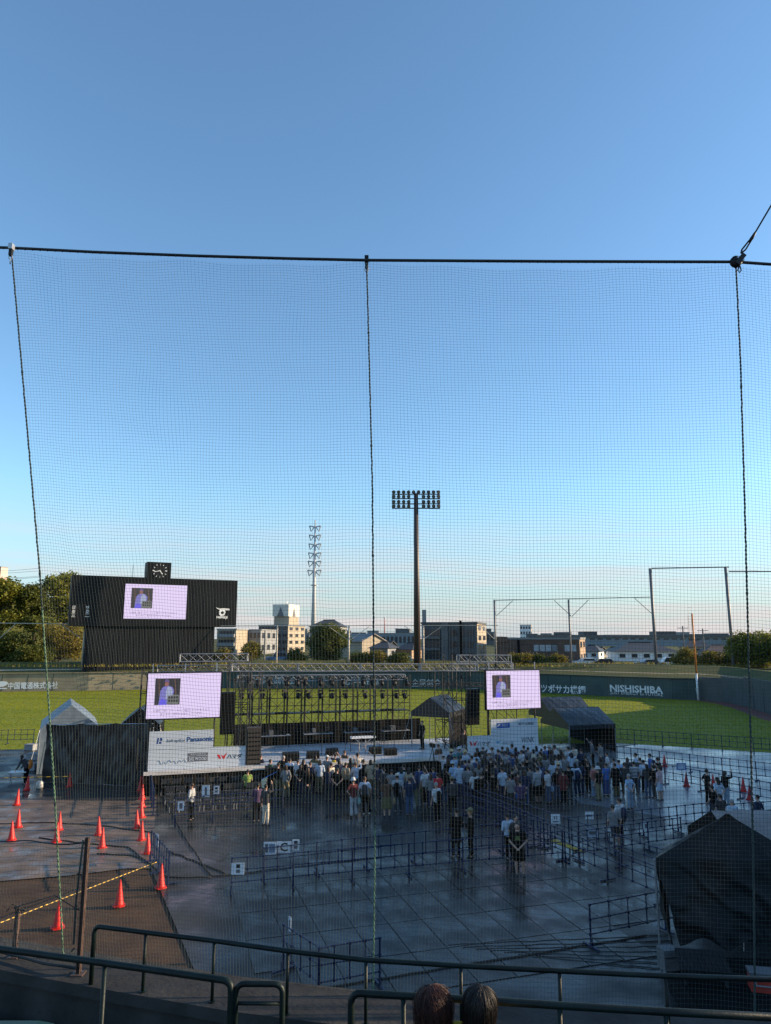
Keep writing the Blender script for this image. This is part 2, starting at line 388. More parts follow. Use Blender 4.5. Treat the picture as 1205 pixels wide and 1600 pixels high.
# oval emblem beside the first lettering
a, b, n, d = WN_[1]; r = ray(2, 1069); o_ = Vector((0,0,CAMZ)); c = o_+r*((a-o_).dot(n)/r.dot(n))+n*.05
mb = MB(); pts = []
for k in range(20):
    q = 2*math.pi*k/20; pts.append((.95*math.cos(q), .42*math.sin(q)+.12*math.cos(q)))
mb.xprism(pts, -.02, 0); mb.xprism([(-1,-.72),(.9,-.72),(.9,-.56),(-1,-.56)], -.02, 0)
o = mb.build('emblem', M_letter, wl, loc=c); o.rotation_euler = (0,0,math.atan2(d.y,d.x))
# long white rail above the wall's far end and the fence cloth behind it
g = thing('bank_handrail', 'thin pale handrail running along the embankment above the pale tan wall', 'railing', (0,0,0))
mb = MB(); p0, p1 = P(-60,1048,113), P(140,1046,119); mb.tube([p0,p1], .07, 6); mb.build('rail', mat('pale_rail', (.75,.6,.45), .5), g)
for t in (.02,.2,.4,.6,.8,.98):
    p = p0.lerp(p1, t); m2 = MB(); m2.tube([(p.x,p.y,2.5),(p.x,p.y,p.z)], .04, 5); m2.build('post', M_steel, g)
mb = MB(); a, b = P(47,1050,121), P(139,1049,122)
mb.add([(a.x,a.y,2.4),(b.x,b.y,2.4),(b.x,b.y,b.z+.3),(a.x,a.y,a.z+.25),(a.x,a.y+.2,2.4),(b.x,b.y+.2,2.4),(b.x,b.y+.2,b.z+.3),(a.x,a.y+.2,a.z+.25)],[(0,1,2,3),(7,6,5,4),(0,3,7,4),(1,5,6,2),(3,2,6,7)])
tag(mb.build('dark_screen_fence', M_black), 'dark cloth screen fence standing under the scoreboard beside the handrail', 'fence')

# ------------------------------------------------------------------ foul pole
f = G(1093,1093.5); fp = thing('foul_pole', 'tall orange foul pole with a white lower part at the wall', 'foul pole', (f.x-.4, f.y-.6, 0))
ftop = ZAT(959, f.y)
MB().lathe([(.13,0),(.13,3.4)], 10).build('lower_pole', M_white, fp, True)
MB().lathe([(.12,3.4),(.11,ftop)], 10).build('upper_pole', mat('orange_paint', (.62,.2,.04), .5), fp, True)
mb = MB(); mb.tube([(-.55,0,7.2),(-.55,0,ftop-.1)], .02, 4)
for k in range(14): mb.tube([(-.55,0,7.2+k*.37),(0,0,7.2+k*.37)], .012, 4)
mb.build('side_screen', MATS['orange_paint'], fp)

# ------------------------------------------------------------------ grandstand along the right side of the field (out of view; its back wall is shaped to shade the infield)
ST_in = [(7.5,4.0),(10,6.2),(14,12),(18,22),(27,42),(46,73),(62,96)]
ST_out = [(26,-12),(34,2),(41,14),(41,27),(39.5,44),(67,82),(82,93)]
gs = thing('side_grandstand', 'concrete side grandstand with stepped rows flanking the field', 'grandstand', (0,0,0))
N = 9
for r_ in range(N):
    t0, t1 = r_/N, (r_+1)/N; z = 2.6 + 5.6*t0
    mb = MB()
    for i in range(len(ST_in)-1):
        A = [Vector((*ST_in[i],0)).lerp(Vector((*ST_out[i],0)), t) for t in (t0,t1)]
        B = [Vector((*ST_in[i+1],0)).lerp(Vector((*ST_out[i+1],0)), t) for t in (t0,t1)]
        mb.prism([A[0],B[0],B[1],A[1]], 0, z)
    mb.build('seating_row', M_concrete, gs)
mb = MB()
for i in range(len(ST_in)-1):
    a, b = Vector((*ST_out[i],0)), Vector((*ST_out[i+1],0)); n = Vector((b.y-a.y, a.x-b.x, 0)).normalized()*.4
    mb.prism([a,b,b+n,a+n], 0, 13.2 if i > 1 else 16.2)  # unseen wall, height set for its shadow, near end raised over the rails
mb.build('shade_back_wall', M_concrete, gs)
# ------------------------------------------------------------------ far buildings
M_glass = mat('dark_window_glass', (.03,.035,.045), .12, .2, 2)
M_roofd = mat('dark_roof_tile', (.035,.036,.04), .6, .25, 1.5)
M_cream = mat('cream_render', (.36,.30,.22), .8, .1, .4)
M_wgrey = mat('pale_grey_render', (.24,.245,.25), .8, .12, .4)
M_mgrey = mat('mid_grey_cladding', (.11,.115,.12), .75, .15, .5)
M_dgrey = mat('dark_grey_cladding', (.075,.08,.088), .7, .2, .4)
M_brick = mat('brown_brick', (.115,.068,.05), .8, .25, .6)
M_pale = mat('pale_blue_cladding', (.19,.23,.26), .6, .1, .3)
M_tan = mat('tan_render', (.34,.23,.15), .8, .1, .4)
ZB = 3.2
def block(name, label, px0, px1, pytop, Y, depth, m, rot=0.0, rows=0, cols=0, srows=0, scols=0, cat='building', group=None, wz=(.35,.8), wfill=.6, m_side=None):
    """building with its front at distance Y between two sight lines; local x right, y back"""
    x0, x1 = XAT(px0, Y, 8), XAT(px1, Y, 8); w_ = (x1-x0)/math.cos(rad(rot)); h = ZAT(pytop, Y)-ZB
    t = thing(name, label, cat, (x0, Y, ZB), rad(rot), group)
    MB().box(0,w_,0,depth,-1.5,h).build('wall', m, t)
    if m_side: MB().box(w_,w_+.12,.05,depth-.05,-1,h-.05).build('sunlit_end_wall', m_side, t)  # end facing the sun, its warm light painted in as a lighter colour
    MB().box(-.15,w_+.25,-.15,depth+.15,h,h+.35).build('parapet', M_wgrey if m is not M_dgrey else M_dgrey, t)
    for r in range(rows):
        for c in range(cols):
            fw, fh = w_/cols, h/rows; xa = fw*(c+(1-wfill)/2)
            o = MB().box(xa, xa+fw*wfill, -.09, .1, fh*(r+wz[0]), fh*(r+wz[1])).build('window', M_glass, t)
            MB().box(xa-.08, xa+fw*wfill+.08, -.16, -.02, fh*(r+wz[0])-.14, fh*(r+wz[0])).build('sill', M_wgrey, o)
    for r in range(srows):
        for c in range(scols):
            fw, fh = depth/scols, h/srows
            MB().box(w_+.1 if m_side else w_-.1, w_+.2 if m_side else w_+.09, fw*(c+.25), fw*(c+.75), fh*(r+wz[0]), fh*(r+wz[1])).build('window', M_glass, t)
    t['w'] = w_; t['h'] = h
    return t
def house(label, px0, px1, pyridge, pyeave, Y, depth, m, rot=0.0, ridge='x', m_roof=None, cat='house', wins=3, group='houses beyond the embankment', name='house'):
    x0, x1 = XAT(px0, Y, 8), XAT(px1, Y, 8); w_ = (x1-x0)/math.cos(rad(rot)); he = ZAT(pyeave, Y)-ZB; hr = ZAT(pyridge, Y+depth/2)-ZB
    hr = max(hr, he+.8)
    t = thing(name, label, cat, (x0, Y, ZB), rad(rot), group); mr = m_roof or M_roofd; ov = .5
    mb = MB().box(0,w_,0,depth,-1.5,he)
    if ridge == 'x':
        mb.build('wall', m, t)
        r = MB(); ins = min(w_*.3, depth*.5)
        r.add([(-ov,-ov,he),(w_+ov,-ov,he),(w_+ov,depth+ov,he),(-ov,depth+ov,he),(ins,depth/2,hr),(w_-ins,depth/2,hr)],[(0,1,5,4),(1,2,5),(2,3,4,5),(3,0,4),(3,2,1,0)])
        rf = r.build('roof', mr, t); MB().bar((ins,depth/2,hr+.06),(w_-ins,depth/2,hr+.06),.25,.2).build('ridge_cap', mr, rf)
    else:
        mb.add([(0,0,he),(w_,0,he),(w_/2,0,hr-.15),(0,depth,he),(w_,depth,he),(w_/2,depth,hr-.15)],[(0,1,2),(5,4,3)]); mb.build('wall', m, t)
        r = MB()
        for s in (-1,1):
            xe = w_/2+s*(w_/2+ov); ze = he-.3
            r.add([(xe,-ov,ze),(w_/2,-ov,hr),(w_/2,depth+ov,hr),(xe,depth+ov,ze),(xe,-ov,ze-.18),(w_/2,-ov,hr-.18),(w_/2,depth+ov,hr-.18),(xe,depth+ov,ze-.18)],[(0,1,2,3),(7,6,5,4),(0,4,5,1),(3,2,6,7),(0,3,7,4)])
        r.build('roof', mr, t)
    for k in range(wins):
        fw = w_/wins; o = MB().box(fw*(k+.25),fw*(k+.72),-.07,.1,he*.45,he*.78).build('window', M_glass, t)
        MB().box(fw*(k+.25)-.08,fw*(k+.72)+.08,-.13,.02,he*.45-.12,he*.45).build('sill', M_wgrey, o)
    MB().box(w_-.1,w_+.07,depth*.35,depth*.6,he*.45,he*.78).build('window', M_glass, t)
    return t
t = block('apartment_building', 'small cream apartment block with balconies right beside the scoreboard', 339, 369, 984, 200, 14, M_cream, -2)
for r in range(3):
    h = t['h']/3
    o = MB().box(.3,t['w']-.3,-1.1,-.05,h*r+.3,h*r+1.2).build('balcony', M_wgrey, t)
    MB().box(.5,t['w']-.5,-.06,.1,h*r+1.25,h*r+h-.3).build('window', M_glass, t)
block('office_building', 'low grey flat-roofed building behind the bushes next to the cream apartments', 371, 408, 985, 215, 18, M_wgrey, -6, 2, 6, 2, 3)
t = block('hotel_building', 'grey block with a tall white sign tower and sunlit cream end wall', 404, 451, 978, 240, 16, M_mgrey, -14, 4, 5, 4, 3, m_side=M_cream)
tw = t['w']; h = t['h']
MB().box(tw*.40,tw*.92,3,12,h,h+3.2).build('tower_base', M_cream, t)
MB().box(tw*.36,tw*.92,2.5,12.5,h+3.2,ZAT(944,240)-ZB).build('sign_tower', mat('white_sign_panel', (.62,.6,.52), .6), t)
zt = ZAT(955,240)-ZB
MB().xprism([(tw*.52,zt-1.7),(tw*.76,zt-1.7),(tw*.64,zt+1.4)], 2.38, 2.5).build('sign_emblem', M_greyink, t)
mb = MB(); mb.add([(tw*.92+.08,6,zt-1.7),(tw*.92+.08,9,zt-1.7),(tw*.92+.08,7.5,zt+1.4)],[(0,1,2)]); mb.build('sign_emblem', M_greyink, t)
MB().tube([(tw*.64,8,ZAT(944,240)-ZB),(tw*.64,8,ZAT(938,240)-ZB)], .1, 5).build('mast', M_steel, t)
house('broad dark-roofed hall with deep white eaves showing behind the big round tree', 484, 532, 969, 979, 190, 14, M_wgrey, -4, wins=4)
house('pale warehouse with a sunlit gable wall right of the round tree', 566, 601, 990, 1000, 175, 9, M_cream, 48, ridge='y', m_roof=mat('pale_metal_roof', (.22,.2,.19), .6), cat='warehouse', wins=0, name='warehouse', group=None)
house('small dark-roofed house just right of the pale warehouse', 578, 606, 1003, 1013, 165, 8, M_wgrey, -18, wins=2)
house('small house with a sunlit wall between warehouse and light tower', 604, 622, 1001, 1011, 180, 7, M_cream, 40, ridge='y', wins=1)
house('low tan house close by the foot of the light tower', 620, 643, 1004, 1015, 170, 8, M_tan, -25, wins=2)
block('factory', 'long pale blue factory roofline behind the small houses', 590, 655, 990, 360, 30, M_pale, -3, 1, 10)
block('rooftop_plant_building', 'grey box-shaped building standing above the pale blue factory', 618, 640, 983, 400, 14, M_mgrey, -5, 1, 3)
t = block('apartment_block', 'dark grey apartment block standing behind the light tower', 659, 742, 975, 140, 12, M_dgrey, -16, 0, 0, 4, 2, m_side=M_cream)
tw, h = t['w'], t['h']
MB().box(tw*.37,tw*.49,-.5,.2,-1,h+.3).build('stair_tower', M_mgrey, t)
for r in range(3):
    o = MB().box(tw*.05,tw*.34,-.14,.1,h*(.12+.29*r),h*(.27+.29*r)).build('window', M_glass, t)
    MB().box(tw*.05,tw*.34,-.7,-.2,h*(.04+.29*r),h*(.11+.29*r)).build('balcony', M_mgrey, t)
    for c in range(3): MB().box(tw*(.54+.15*c),tw*(.64+.15*c),-.1,.1,h*(.12+.29*r),h*(.27+.29*r)).build('window', M_glass, t)
MB().box(tw*.70,tw*.735,-.35,.1,-1,h+.6).build('dark_rib', M_black, t)
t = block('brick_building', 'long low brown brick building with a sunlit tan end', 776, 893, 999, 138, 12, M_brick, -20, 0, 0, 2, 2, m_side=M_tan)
tw, h = t['w'], t['h']
for xa, n_ in ((.46,4),(.68,1),(.83,2)):
    for c in range(n_):
        o = MB().box(tw*xa+c*1.1,tw*xa+c*1.1+.95,-.1,.1,h*.52,h*.78).build('window', mat('pale_window_glass', (.32,.36,.4), .2), t)
MB().box(tw*.26,tw*.285,-.2,.1,0,h).build('drain_shaft', M_black, t)
MB().box(0,tw*.14,-.3,.1,h-.5,h+.5).build('roof_edge', M_brick, t)
block('hotel_tower', 'white high-rise block far away above the brown brick building', 813, 829, 977, 420, 12, M_white, -14, 4, 4, 4, 2, m_side=M_cream)
block('grey_cube_building', 'small grey cube building at the foot of the white high-rise', 825, 840, 991, 400, 10, M_mgrey, -5, 1, 2)
t = block('long_warehouse', 'very long pale blue warehouse roof stretching across the skyline', 842, 1150, 996, 430, 40, M_pale, 0, 1, 24, wz=(.75,.9))
MB().box(-1,t['w']+1,-1.2,41,t['h']+.3,t['h']+1.5).build('roof_edge', M_mgrey, t)
block('far_office', 'grey stepped office block far away above the long warehouse', 1027, 1056, 987, 620, 22, M_mgrey, -4, 3, 5)
block('slender_tower', 'thin pale tower far behind the light tower', 660.5, 666.5, 953, 1400, 9, M_wgrey, 0)
house('white house with a dark roof right of the brick building', 905, 931, 1008, 1018, 165, 9, M_white, -24, wins=2)
house('narrow house with a sunlit gable between two white houses', 934, 950, 1010, 1018, 178, 7, M_cream, 38, ridge='y', wins=1)
house('small grey house behind the parked cars', 944, 968, 1011, 1020, 190, 8, M_wgrey, -20, wins=2)
house('large white house under a broad black hipped roof', 962, 1052, 1004, 1018, 150, 13, M_white, -8, wins=5)
house('two-storey house with a dark roof behind the utility poles', 1070, 1108, 1000, 1011, 200, 10, M_cream, -12, wins=3)
house('low brown-roofed house left of the right-hand tree', 1104, 1148, 1008, 1019, 185, 10, M_wgrey, -10, wins=3, m_roof=mat('brown_roof', (.09,.06,.05), .7))
block('hillside_apartments', 'sunlit pink apartment corner above the trees at the far left', -60, -3, 887, 420, 6, mat('pink_render', (.55,.42,.36), .8), -10, 6, 5)
for k, (a_, b_, tp, Y) in enumerate([(466,484,989,520),(528,548,986,560),(548,572,989,600),(574,592,986,540),(752,772,988,480),(756,768,983,500),(846,862,990,700),(866,892,988,800),(912,934,987,900),(1062,1078,988,800),(1080,1100,991,700),(1112,1140,990,850),(468,480,983,620)]):
    block('distant_building', 'small low building on the hazy distant skyline', a_, b_, tp, Y, 20, (M_wgrey, M_mgrey, M_dgrey)[k % 3], R.uniform(-12,4), 1, 3, group='distant low buildings on the skyline')

# ------------------------------------------------------------------ poles and towers
def pole(mb, p0, p1, r0, r1, n=10): return mb.tube([p0, Vector(p0).lerp(Vector(p1), .5), p1], [r0,(r0+r1)/2,r1], n)
# floodlight tower
Y = 122.0; X = XAT(651, Y, 20); zt = ZAT(766, Y)
lt = thing('floodlight_tower', 'tall brown floodlight tower with four rows of lamps', 'light tower', (X, Y, 3.6))
M_towerbrown = mat('brown_tower_paint', (.055,.034,.028), .5, .2, 4)
mb = MB(); pole(mb, (0,0,-.5), (0,0,zt-3.6-.6), .62, .38, 14); mb.build('mast', M_towerbrown, lt, True)
hw = (XAT(688, Y, 30)-XAT(613, Y, 30))/2; zr = [ZAT(p, Y)-3.6 for p in (769,776,784,791)]
fr = MB()
for z in zr: fr.bar((-hw,.1,z-.35),(hw,.1,z-.35),.14,.16)
fr.bar((-hw,.1,ZAT(794,Y)-3.6),(hw,.1,ZAT(794,Y)-3.6),.4,.14)
for k in range(9): fr.bar((-hw+k*hw/4,.14,zr[0]-.3),(-hw+k*hw/4,.14,ZAT(794,Y)-3.6),.08,.08)
fr.build('lamp_frame', M_black, lt)
lm = MB(); lm.lathe([(.10,.26),(.20,.22),(.31,-.1),(.33,-.28),(.30,-.28)], 10); lm.xf(Matrix.Rotation(rad(-68),4,'X'))
lme = lm.mesh('lamp', M_blackpaint, True); fme = MB().lathe([(.285,0),(.285,.03)], 10).xf(Matrix.Rotation(rad(-68),4,'X') @ Matrix.Translation((0,0,-.30))).mesh('lens', mat('lamp_glass', (.10,.10,.11), .2))
for ri, z in enumerate(zr):
    for k in range(10):
        x = -hw+.35+(2*hw-.7)*k/9
        if ri > 0 and abs(k-4.5) < .6: continue
        o = link('lamp', lme, lt, (x, -.25, z)); o.rotation_euler = (0,0,rad((k-4.5)*5)); link('lens', fme, o)
# steel monopole carrying power lines
Y = 300.0; X = XAT(491, Y, 30); zt = ZAT(813, Y)
pw = thing('transmission_pole', 'tall pale steel transmission pole with paired insulator arms', 'power pole', (X, Y, 3))
mb = MB(); pole(mb, (0,0,0), (0,0,zt-3), 1.2, .25, 12); mb.build('shaft', mat('pale_grey_steel', (.5,.5,.5), .5), pw, True)
MB().lathe([(1.5,ZAT(915,Y)-3),(1.5,ZAT(914,Y)-3)], 10).build('collar', MATS['pale_grey_steel'], pw)
for k, py in enumerate((825,839,853,867,880,894)):
    z = ZAT(py, Y)-3
    for s in (-1,1):
        L = 2.3+.1*k; mb = MB(); mb.tube([(0,0,z+.4),(s*L,0,z+.9)], .26, 5); o = mb.build('arm', MATS['pale_grey_steel'], pw)
        mb = MB(); mb.tube([(s*L,0,z+.9),(s*(L-.6),0,z-1.6),(s*.5,0,z+.2)], .26, 5); mb.build('insulator', M_wgrey, o)
# utility poles, antenna, wires
def upole(px, pt, pb, Y, label, arms):
    X = XAT(px, Y, 8); z0, z1 = ZAT(pb, Y), ZAT(pt, Y); t = thing('utility_pole', label, 'utility pole', (X, Y, ZB), 0, 'utility poles among the houses')
    mb = MB(); pole(mb, (0,0,-1), (0,0,z1-ZB), .2, .14, 8); mb.build('shaft', M_mgrey, t)
    for q in range(arms): MB().bar((-1.3,0,z1-ZB-.5-q*.9),(1.3,0,z1-ZB-.5-q*.9),.14,.14).build('crossarm', M_mgrey, t)
upole(1068, 978, 1025, 170, 'utility pole with one crossarm left of the dark-roofed two-storey house', 1)
upole(1099, 982, 1025, 170, 'utility pole with two crossarms in front of the dark-roofed two-storey house', 2)
upole(414, 985, 1028, 160, 'slim utility pole in front of the grey hotel block', 0)
Y = 700.0; X = XAT(601, Y, 8); an = thing('antenna_mast', 'far red and white lattice antenna with a white lamp', 'antenna', (X, Y, ZB))
MB().lathe([(.7,0),(.25,ZAT(966,Y)-ZB)], 6).build('mast', mat('red_paint', (.4,.08,.06), .6), an); MB().ball((0,0,ZAT(965,Y)-ZB),.9,.9,.9).build('lamp', M_white, an)
for k, (a_, b_) in enumerate([((-20,892.5),(61,888)),((-20,895.5),(61,892)),((10,902),(63,900)),((-20,905),(62,902))]):
    mb = MB(); p, q = P(*a_, 260), P(*b_, 262); mb.tube([p, p.lerp(q,.5)-Vector((0,0,.3)), q], .05, 4)
    tag(mb.build('power_line', M_darksteel), '%s thin power line crossing the sky above the trees at far left' % ('topmost','second highest','third highest','lowest')[k], 'cable', 'power lines at far left')

# frames of the high ball-stop nets behind the wall
M_stop = mat('net_post_steel', (.16,.15,.15), .5, .2, 5)
M_stopw = mat('net_post_pale', (.5,.44,.36), .55, .2, 5)
def netframe(label, Y, posts, beams, braces, m, r=.13):
    """posts (px, pytop, pybase) beams ((px,py),(px,py))"""
    p0 = P(posts[0][0], posts[0][2], Y); t = thing('ball_stop_frame', label, 'net frame', (p0.x, Y, 3.3), 0)
    off = Vector((p0.x, Y, 3.3))
    for px, a_, b_ in posts:
        q, p = P(px, a_, Y), P(px, b_, Y); X = p.x; MB().tube([Vector((X,Y,2.6))-off, Vector((X,Y,q.z))-off], r*1.25, 8).build('post', m, t, True)
    for a_, b_ in beams: MB().tube([P(*a_, Y)-off, P(*b_, Y)-off], r*.55, 6).build('top_beam', m, t)
    for a_, b_ in braces: MB().tube([P(*a_, Y-.02)-off, P(*b_, Y-.02)-off], r*.42, 6).build('brace', m, t)
netframe('grey ball-stop frame with two posts right of the brick building front', 120, [(775,937,1030),(893,937,1040)], [((772,938),(1020,933))], [((776,962),(801,939)),((893,963),(866,938)),((894,963),(920,937)),((1020,960),(992,935))], M_stop)
netframe('tallest ball-stop frame of two thick posts behind the foul pole', 118, [(1026,888,1044),(1147,886,1047)], [((1018,888),(1139,886)),((1139,893),(1230,893))], [], M_stop, .2)
netframe('low ball-stop frame in front of the round tree and light tower', 126, [(545,978,1034),(662,978,1036),(432,978,1034)], [((336,978),(778,977))], [((546,1001),(577,979)),((545,1001),(514,979)),((661,998),(632,978)),((663,998),(690,979)),((752,979),(777,1003))], M_stopw, .12)
netframe('ball-stop frame with one sunlit post at the scoreboard edge', 118, [(129,976,1030)], [((-40,973),(108,975))], [((98,977),(126,997)),((0,997),(24,975))], M_stopw, .13)

# ------------------------------------------------------------------ trees and bushes
M_leafA = mat('olive_leaf', (.12,.15,.02), .6, .3, .5, island=.6, col2=(.2,.18,.022), spec=.3, trans=.35)
M_leafB = mat('dark_leaf', (.075,.10,.02), .6, .3, .5, island=.5, col2=(.12,.125,.02), spec=.3, trans=.35)
M_leafC = mat('yellow_green_leaf', (.17,.15,.022), .6, .3, .5, island=.45, col2=(.21,.16,.03), spec=.3, trans=.35)
M_bark = mat('bark', (.075,.055,.042), .9, .3, 3, bump=.5, bscale=10)
def foliage(mb, blobs, n, leaf, rnd):
    tot = sum(b[3]*b[4] for b in blobs)
    for cx, cy, cz, rx, rz in blobs:
        ncl = max(6, int(n*1.5*(rx*rz)/tot/14))
        for _ in range(ncl):
            d = Vector((rnd.gauss(0,1), rnd.gauss(0,1), rnd.gauss(0,1))).normalized(); q = rnd.uniform(.3,1.0)**.5
            c = Vector((cx+d.x*rx*q, cy+d.y*rx*q, cz+d.z*rz*q))
            for _ in range(14):
                p = c+Vector((rnd.gauss(0,1), rnd.gauss(0,1), rnd.gauss(0,.7)))*leaf*1.5
                a = Vector((rnd.gauss(0,1), rnd.gauss(0,1), rnd.gauss(0,.5))).normalized(); b = a.cross(Vector((rnd.gauss(0,1), rnd.gauss(0,1), rnd.gauss(0,1)))).normalized()
                l, w_ = leaf*rnd.uniform(.6,1.2), leaf*rnd.uniform(.3,.6)
                mb.add([p-a*l, p+b*w_, p+a*l, p-b*w_], [(0,1,2,3)])
def tree(label, px, pytop, pybase, Y, wpx, m, n=5000, leaf=.3, trunk=.3, lobes=9, seed=1, name='tree', zbase=None, cat='tree', group='trees beyond the embankment', flatten=.6):
    rnd = random.Random(seed); X = XAT(px, Y, 8); zb = ZAT(pybase, Y) if zbase is None else zbase; zt = ZAT(pytop, Y); H = zt-zb; W = wpx/FPX*Y/2
    t = thing(name, label, cat, (X, Y, zb), 0, group)
    tr = MB(); bl = []
    top = H*trunk+H*.2
    tr.tube([(0,0,-.8),(.1*W*rnd.uniform(-1,1),0,H*trunk*.6),(0,0,top)], [.022*H+.06,.017*H+.04,.012*H], 8)
    for k in range(lobes):
        q = 2*math.pi*(k+rnd.random()*.6)/lobes; rr = W*rnd.uniform(.35,.74)
        if k == 0: rr = 0
        cz = H*(trunk+(1-trunk)*rnd.uniform(.12,.80)) if k else H*.8
        s = W*rnd.uniform(.34,.52); c = (rr*math.cos(q), rr*math.sin(q)*.8, cz)
        bl.append((*c, s, min(s*flatten, (H-cz)*.95+.05)))
        tr.tube([(0,0,H*trunk*rnd.uniform(.6,1.2)), (c[0]*.5,c[1]*.5,(cz+H*trunk)/2), c], [.010*H+.02,.007*H+.015,.015], 5)
    tr.build('trunk', M_bark, t, True)
    mb = MB(); foliage(mb, bl, n, leaf, rnd); mb.build('crown', m, t)
    return t
tree('dense olive tree cut by the left edge of the frame', -2, 897, 1012, 150, 88, M_leafA, 9000, .36, .1, 15, 3, flatten=.7)
tree('spreading dark tree with a bare forked trunk left of the scoreboard', 52, 905, 1008, 152, 70, M_leafB, 8500, .32, .2, 14, 5, flatten=.6)
tree('tallest tree rising behind the left end of the scoreboard', 103, 884, 1006, 158, 82, M_leafA, 9500, .36, .12, 15, 8, flatten=.7)
tree('bushy tree seen low between scoreboard and spreading tree', 96, 975, 1034, 136, 84, M_leafC, 8000, .25, .05, 13, 12, flatten=.8)
tree('dark bush at the left edge below the trees', 10, 985, 1036, 134, 100, M_leafB, 8500, .25, .04, 14, 13, 'bush', cat='bush', flatten=.8)
tree('low dark bush at the foot of the leftmost trees', 52, 1008, 1040, 130, 70, M_leafB, 4000, .22, .05, 9, 14, 'bush', cat='bush', flatten=.8)
tree('round leafy tree alone in the middle of the skyline', 515, 975, 1036, 140, 66, M_leafB, 9000, .24, .14, 14, 21, flatten=.85)
tree('yellowish bush in front of the low grey building', 394, 1003, 1036, 136, 34, M_leafC, 3000, .2, .1, 8, 22, 'bush', cat='bush', flatten=.9)
tree('low green bush beside the parked blue van', 466, 1014, 1037, 138, 32, M_leafB, 2500, .2, .06, 8, 23, 'bush', cat='bush', flatten=.9)
tree('small bright bush just right of the scoreboard foot', 352, 1014, 1036, 134, 32, M_leafC, 2500, .2, .06, 8, 25, 'bush', cat='bush', flatten=.9)
for k, (px, pt, wd, lab) in enumerate([(562,1019,34,'low hedge bush under the pale warehouse'),(590,1017,36,'low hedge bush in front of the dark-roofed house'),(622,1020,36,'low hedge bush left of the light tower foot'),(812,1022,40,'weedy bush beside the right stage truss'),(846,1024,34,'weedy bush under the brick building windows'),(868,1022,28,'small bush near the sunlit brick end')]):
    tree(lab, px, pt, 1042 if px > 700 else 1038, 128 if px < 700 else 124, wd, M_leafC if k % 2 else M_leafB, 2600, .17, .05, 8, 40+k, 'bush', cat='bush', group='bushes on the embankment crest', flatten=.8)
tree('large dark tree at the right edge beyond the wall', 1182, 986, 1050, 118, 92, M_leafA, 11000, .24, .08, 14, 31, flatten=.85)
tree('leafy tree half outside the right edge of the frame', 1236, 990, 1050, 112, 70, M_leafB, 5000, .24, .08, 10, 32, flatten=.85)
for k, (px, pt, wd, lab) in enumerate([(1070,1014,44,'yellow-green bush left of the foul pole'),(1106,1019,44,'yellow-green bush right of the foul pole'),(1136,1022,36,'dark bush at the foot of the rightmost net post')]):
    tree(lab, px, pt, 1046, 124, wd, M_leafC if k < 2 else M_leafB, 4200, .2, .05, 9, 60+k, 'bush', cat='bush', group='bushes near the foul pole', flatten=.8)
# grassy hill behind the left-hand trees
mb = MB(); c0 = V0 = Vector((-110, 215, 3.0)); nu, nv = 40, 10; vs = []
for j in range(nv+1):
    for i in range(nu):
        a = 2*math.pi*i/nu; q = j/nv; r = 1-q; z = 17*math.cos(min(1,r)*math.pi/2)**1.3 + 1.2*mnoise.noise(Vector((math.cos(a)*3*r, math.sin(a)*3*r, 2)))*q
        vs.append(c0+Vector((62*r*math.cos(a), 45*r*math.sin(a), z-.3)))
mb.add(vs, [(j*nu+i, j*nu+(i+1)%nu, (j+1)*nu+(i+1)%nu, (j+1)*nu+i) for j in range(nv) for i in range(nu)])
struct('hill', mb, mat('hill_grass', (.19,.16,.03), .9, .3, .12, col2=(.10,.10,.025), spec=.1), True)
# rough grass tufts along the crest
rnd = random.Random(4); mb = MB()
for _ in range(5000):
    px = rnd.uniform(-40,1230); i = 0; Y = rnd.uniform(114,128); p = Vector((XAT(px,Y,4), Y, 3.55))
    q = Vector((p.x,p.y,0)).normalized(); h = rnd.uniform(.15,.55); a = rnd.uniform(0,6.28); d = Vector((math.cos(a),math.sin(a),0))*.12
    mb.add([p-d, p+d, p+Vector((rnd.uniform(-.2,.2),rnd.uniform(-.2,.2),h))], [(0,1,2)])
o = mb.build('weed_grass', M_leafC); o['kind'] = 'stuff'; o['label'] = 'rough weeds growing along the embankment crest'; o['category'] = 'grass'

# ------------------------------------------------------------------ parked cars behind the crest
def car(label, px, pybase, Y, m, rotz=0.0, van=False):
    X = XAT(px, Y, 8); z = ZAT(pybase, Y); t = thing('parked_car', label, 'van' if van else 'car', (X, Y, z), rotz, 'cars parked behind the embankment')
    hr = 1.85 if van else 1.45
    body = [(-2.1,.35),(-2.15,.8),(-1.95,.95),(-.9,1.0),(-.35,hr),(1.5,hr),(2.05,1.0),(2.12,.4)]
    b = MB().xprism(body, -.82, .82).build('body', m, t)
    MB().xprism([(-.72,1.03),(-.28,hr-.12),(1.4,hr-.12),(1.8,1.03)], -.86, .86).build('window', M_glass, t)
    wm = MB().lathe([(.31,-.1),(.31,.1)], 12).xf(Matrix.Rotation(rad(90),4,'X')).mesh('wheel', M_rubber); rm = MB().lathe([(.18,-.12),(.18,.12)], 10).xf(Matrix.Rotation(rad(90),4,'X')).mesh('rim', M_alu)
    for x in (-1.35,1.35):
        for y in (-.78,.78): link('rim', rm, link('wheel', wm, t, (x,y,.31)))
    for y in (-.6,.6): MB().cbox((-2.14,y,.72),.08,.3,.16).build('headlight', M_white, t)
    return t
M_carblue = mat('blue_car_paint', (.06,.16,.3), .25, .05, coat=.5); M_carwhite = mat('white_car_paint', (.7,.7,.7), .3, .05); M_cargrey = mat('silver_car_paint', (.35,.36,.38), .3, .05, metal=.4)
car('blue van parked behind the embankment below the sign tower', 434, 1034, 138, M_carblue, rad(10), True)
car('silver car parked left of the light tower foot', 628, 1036, 150, M_cargrey, rad(-10))
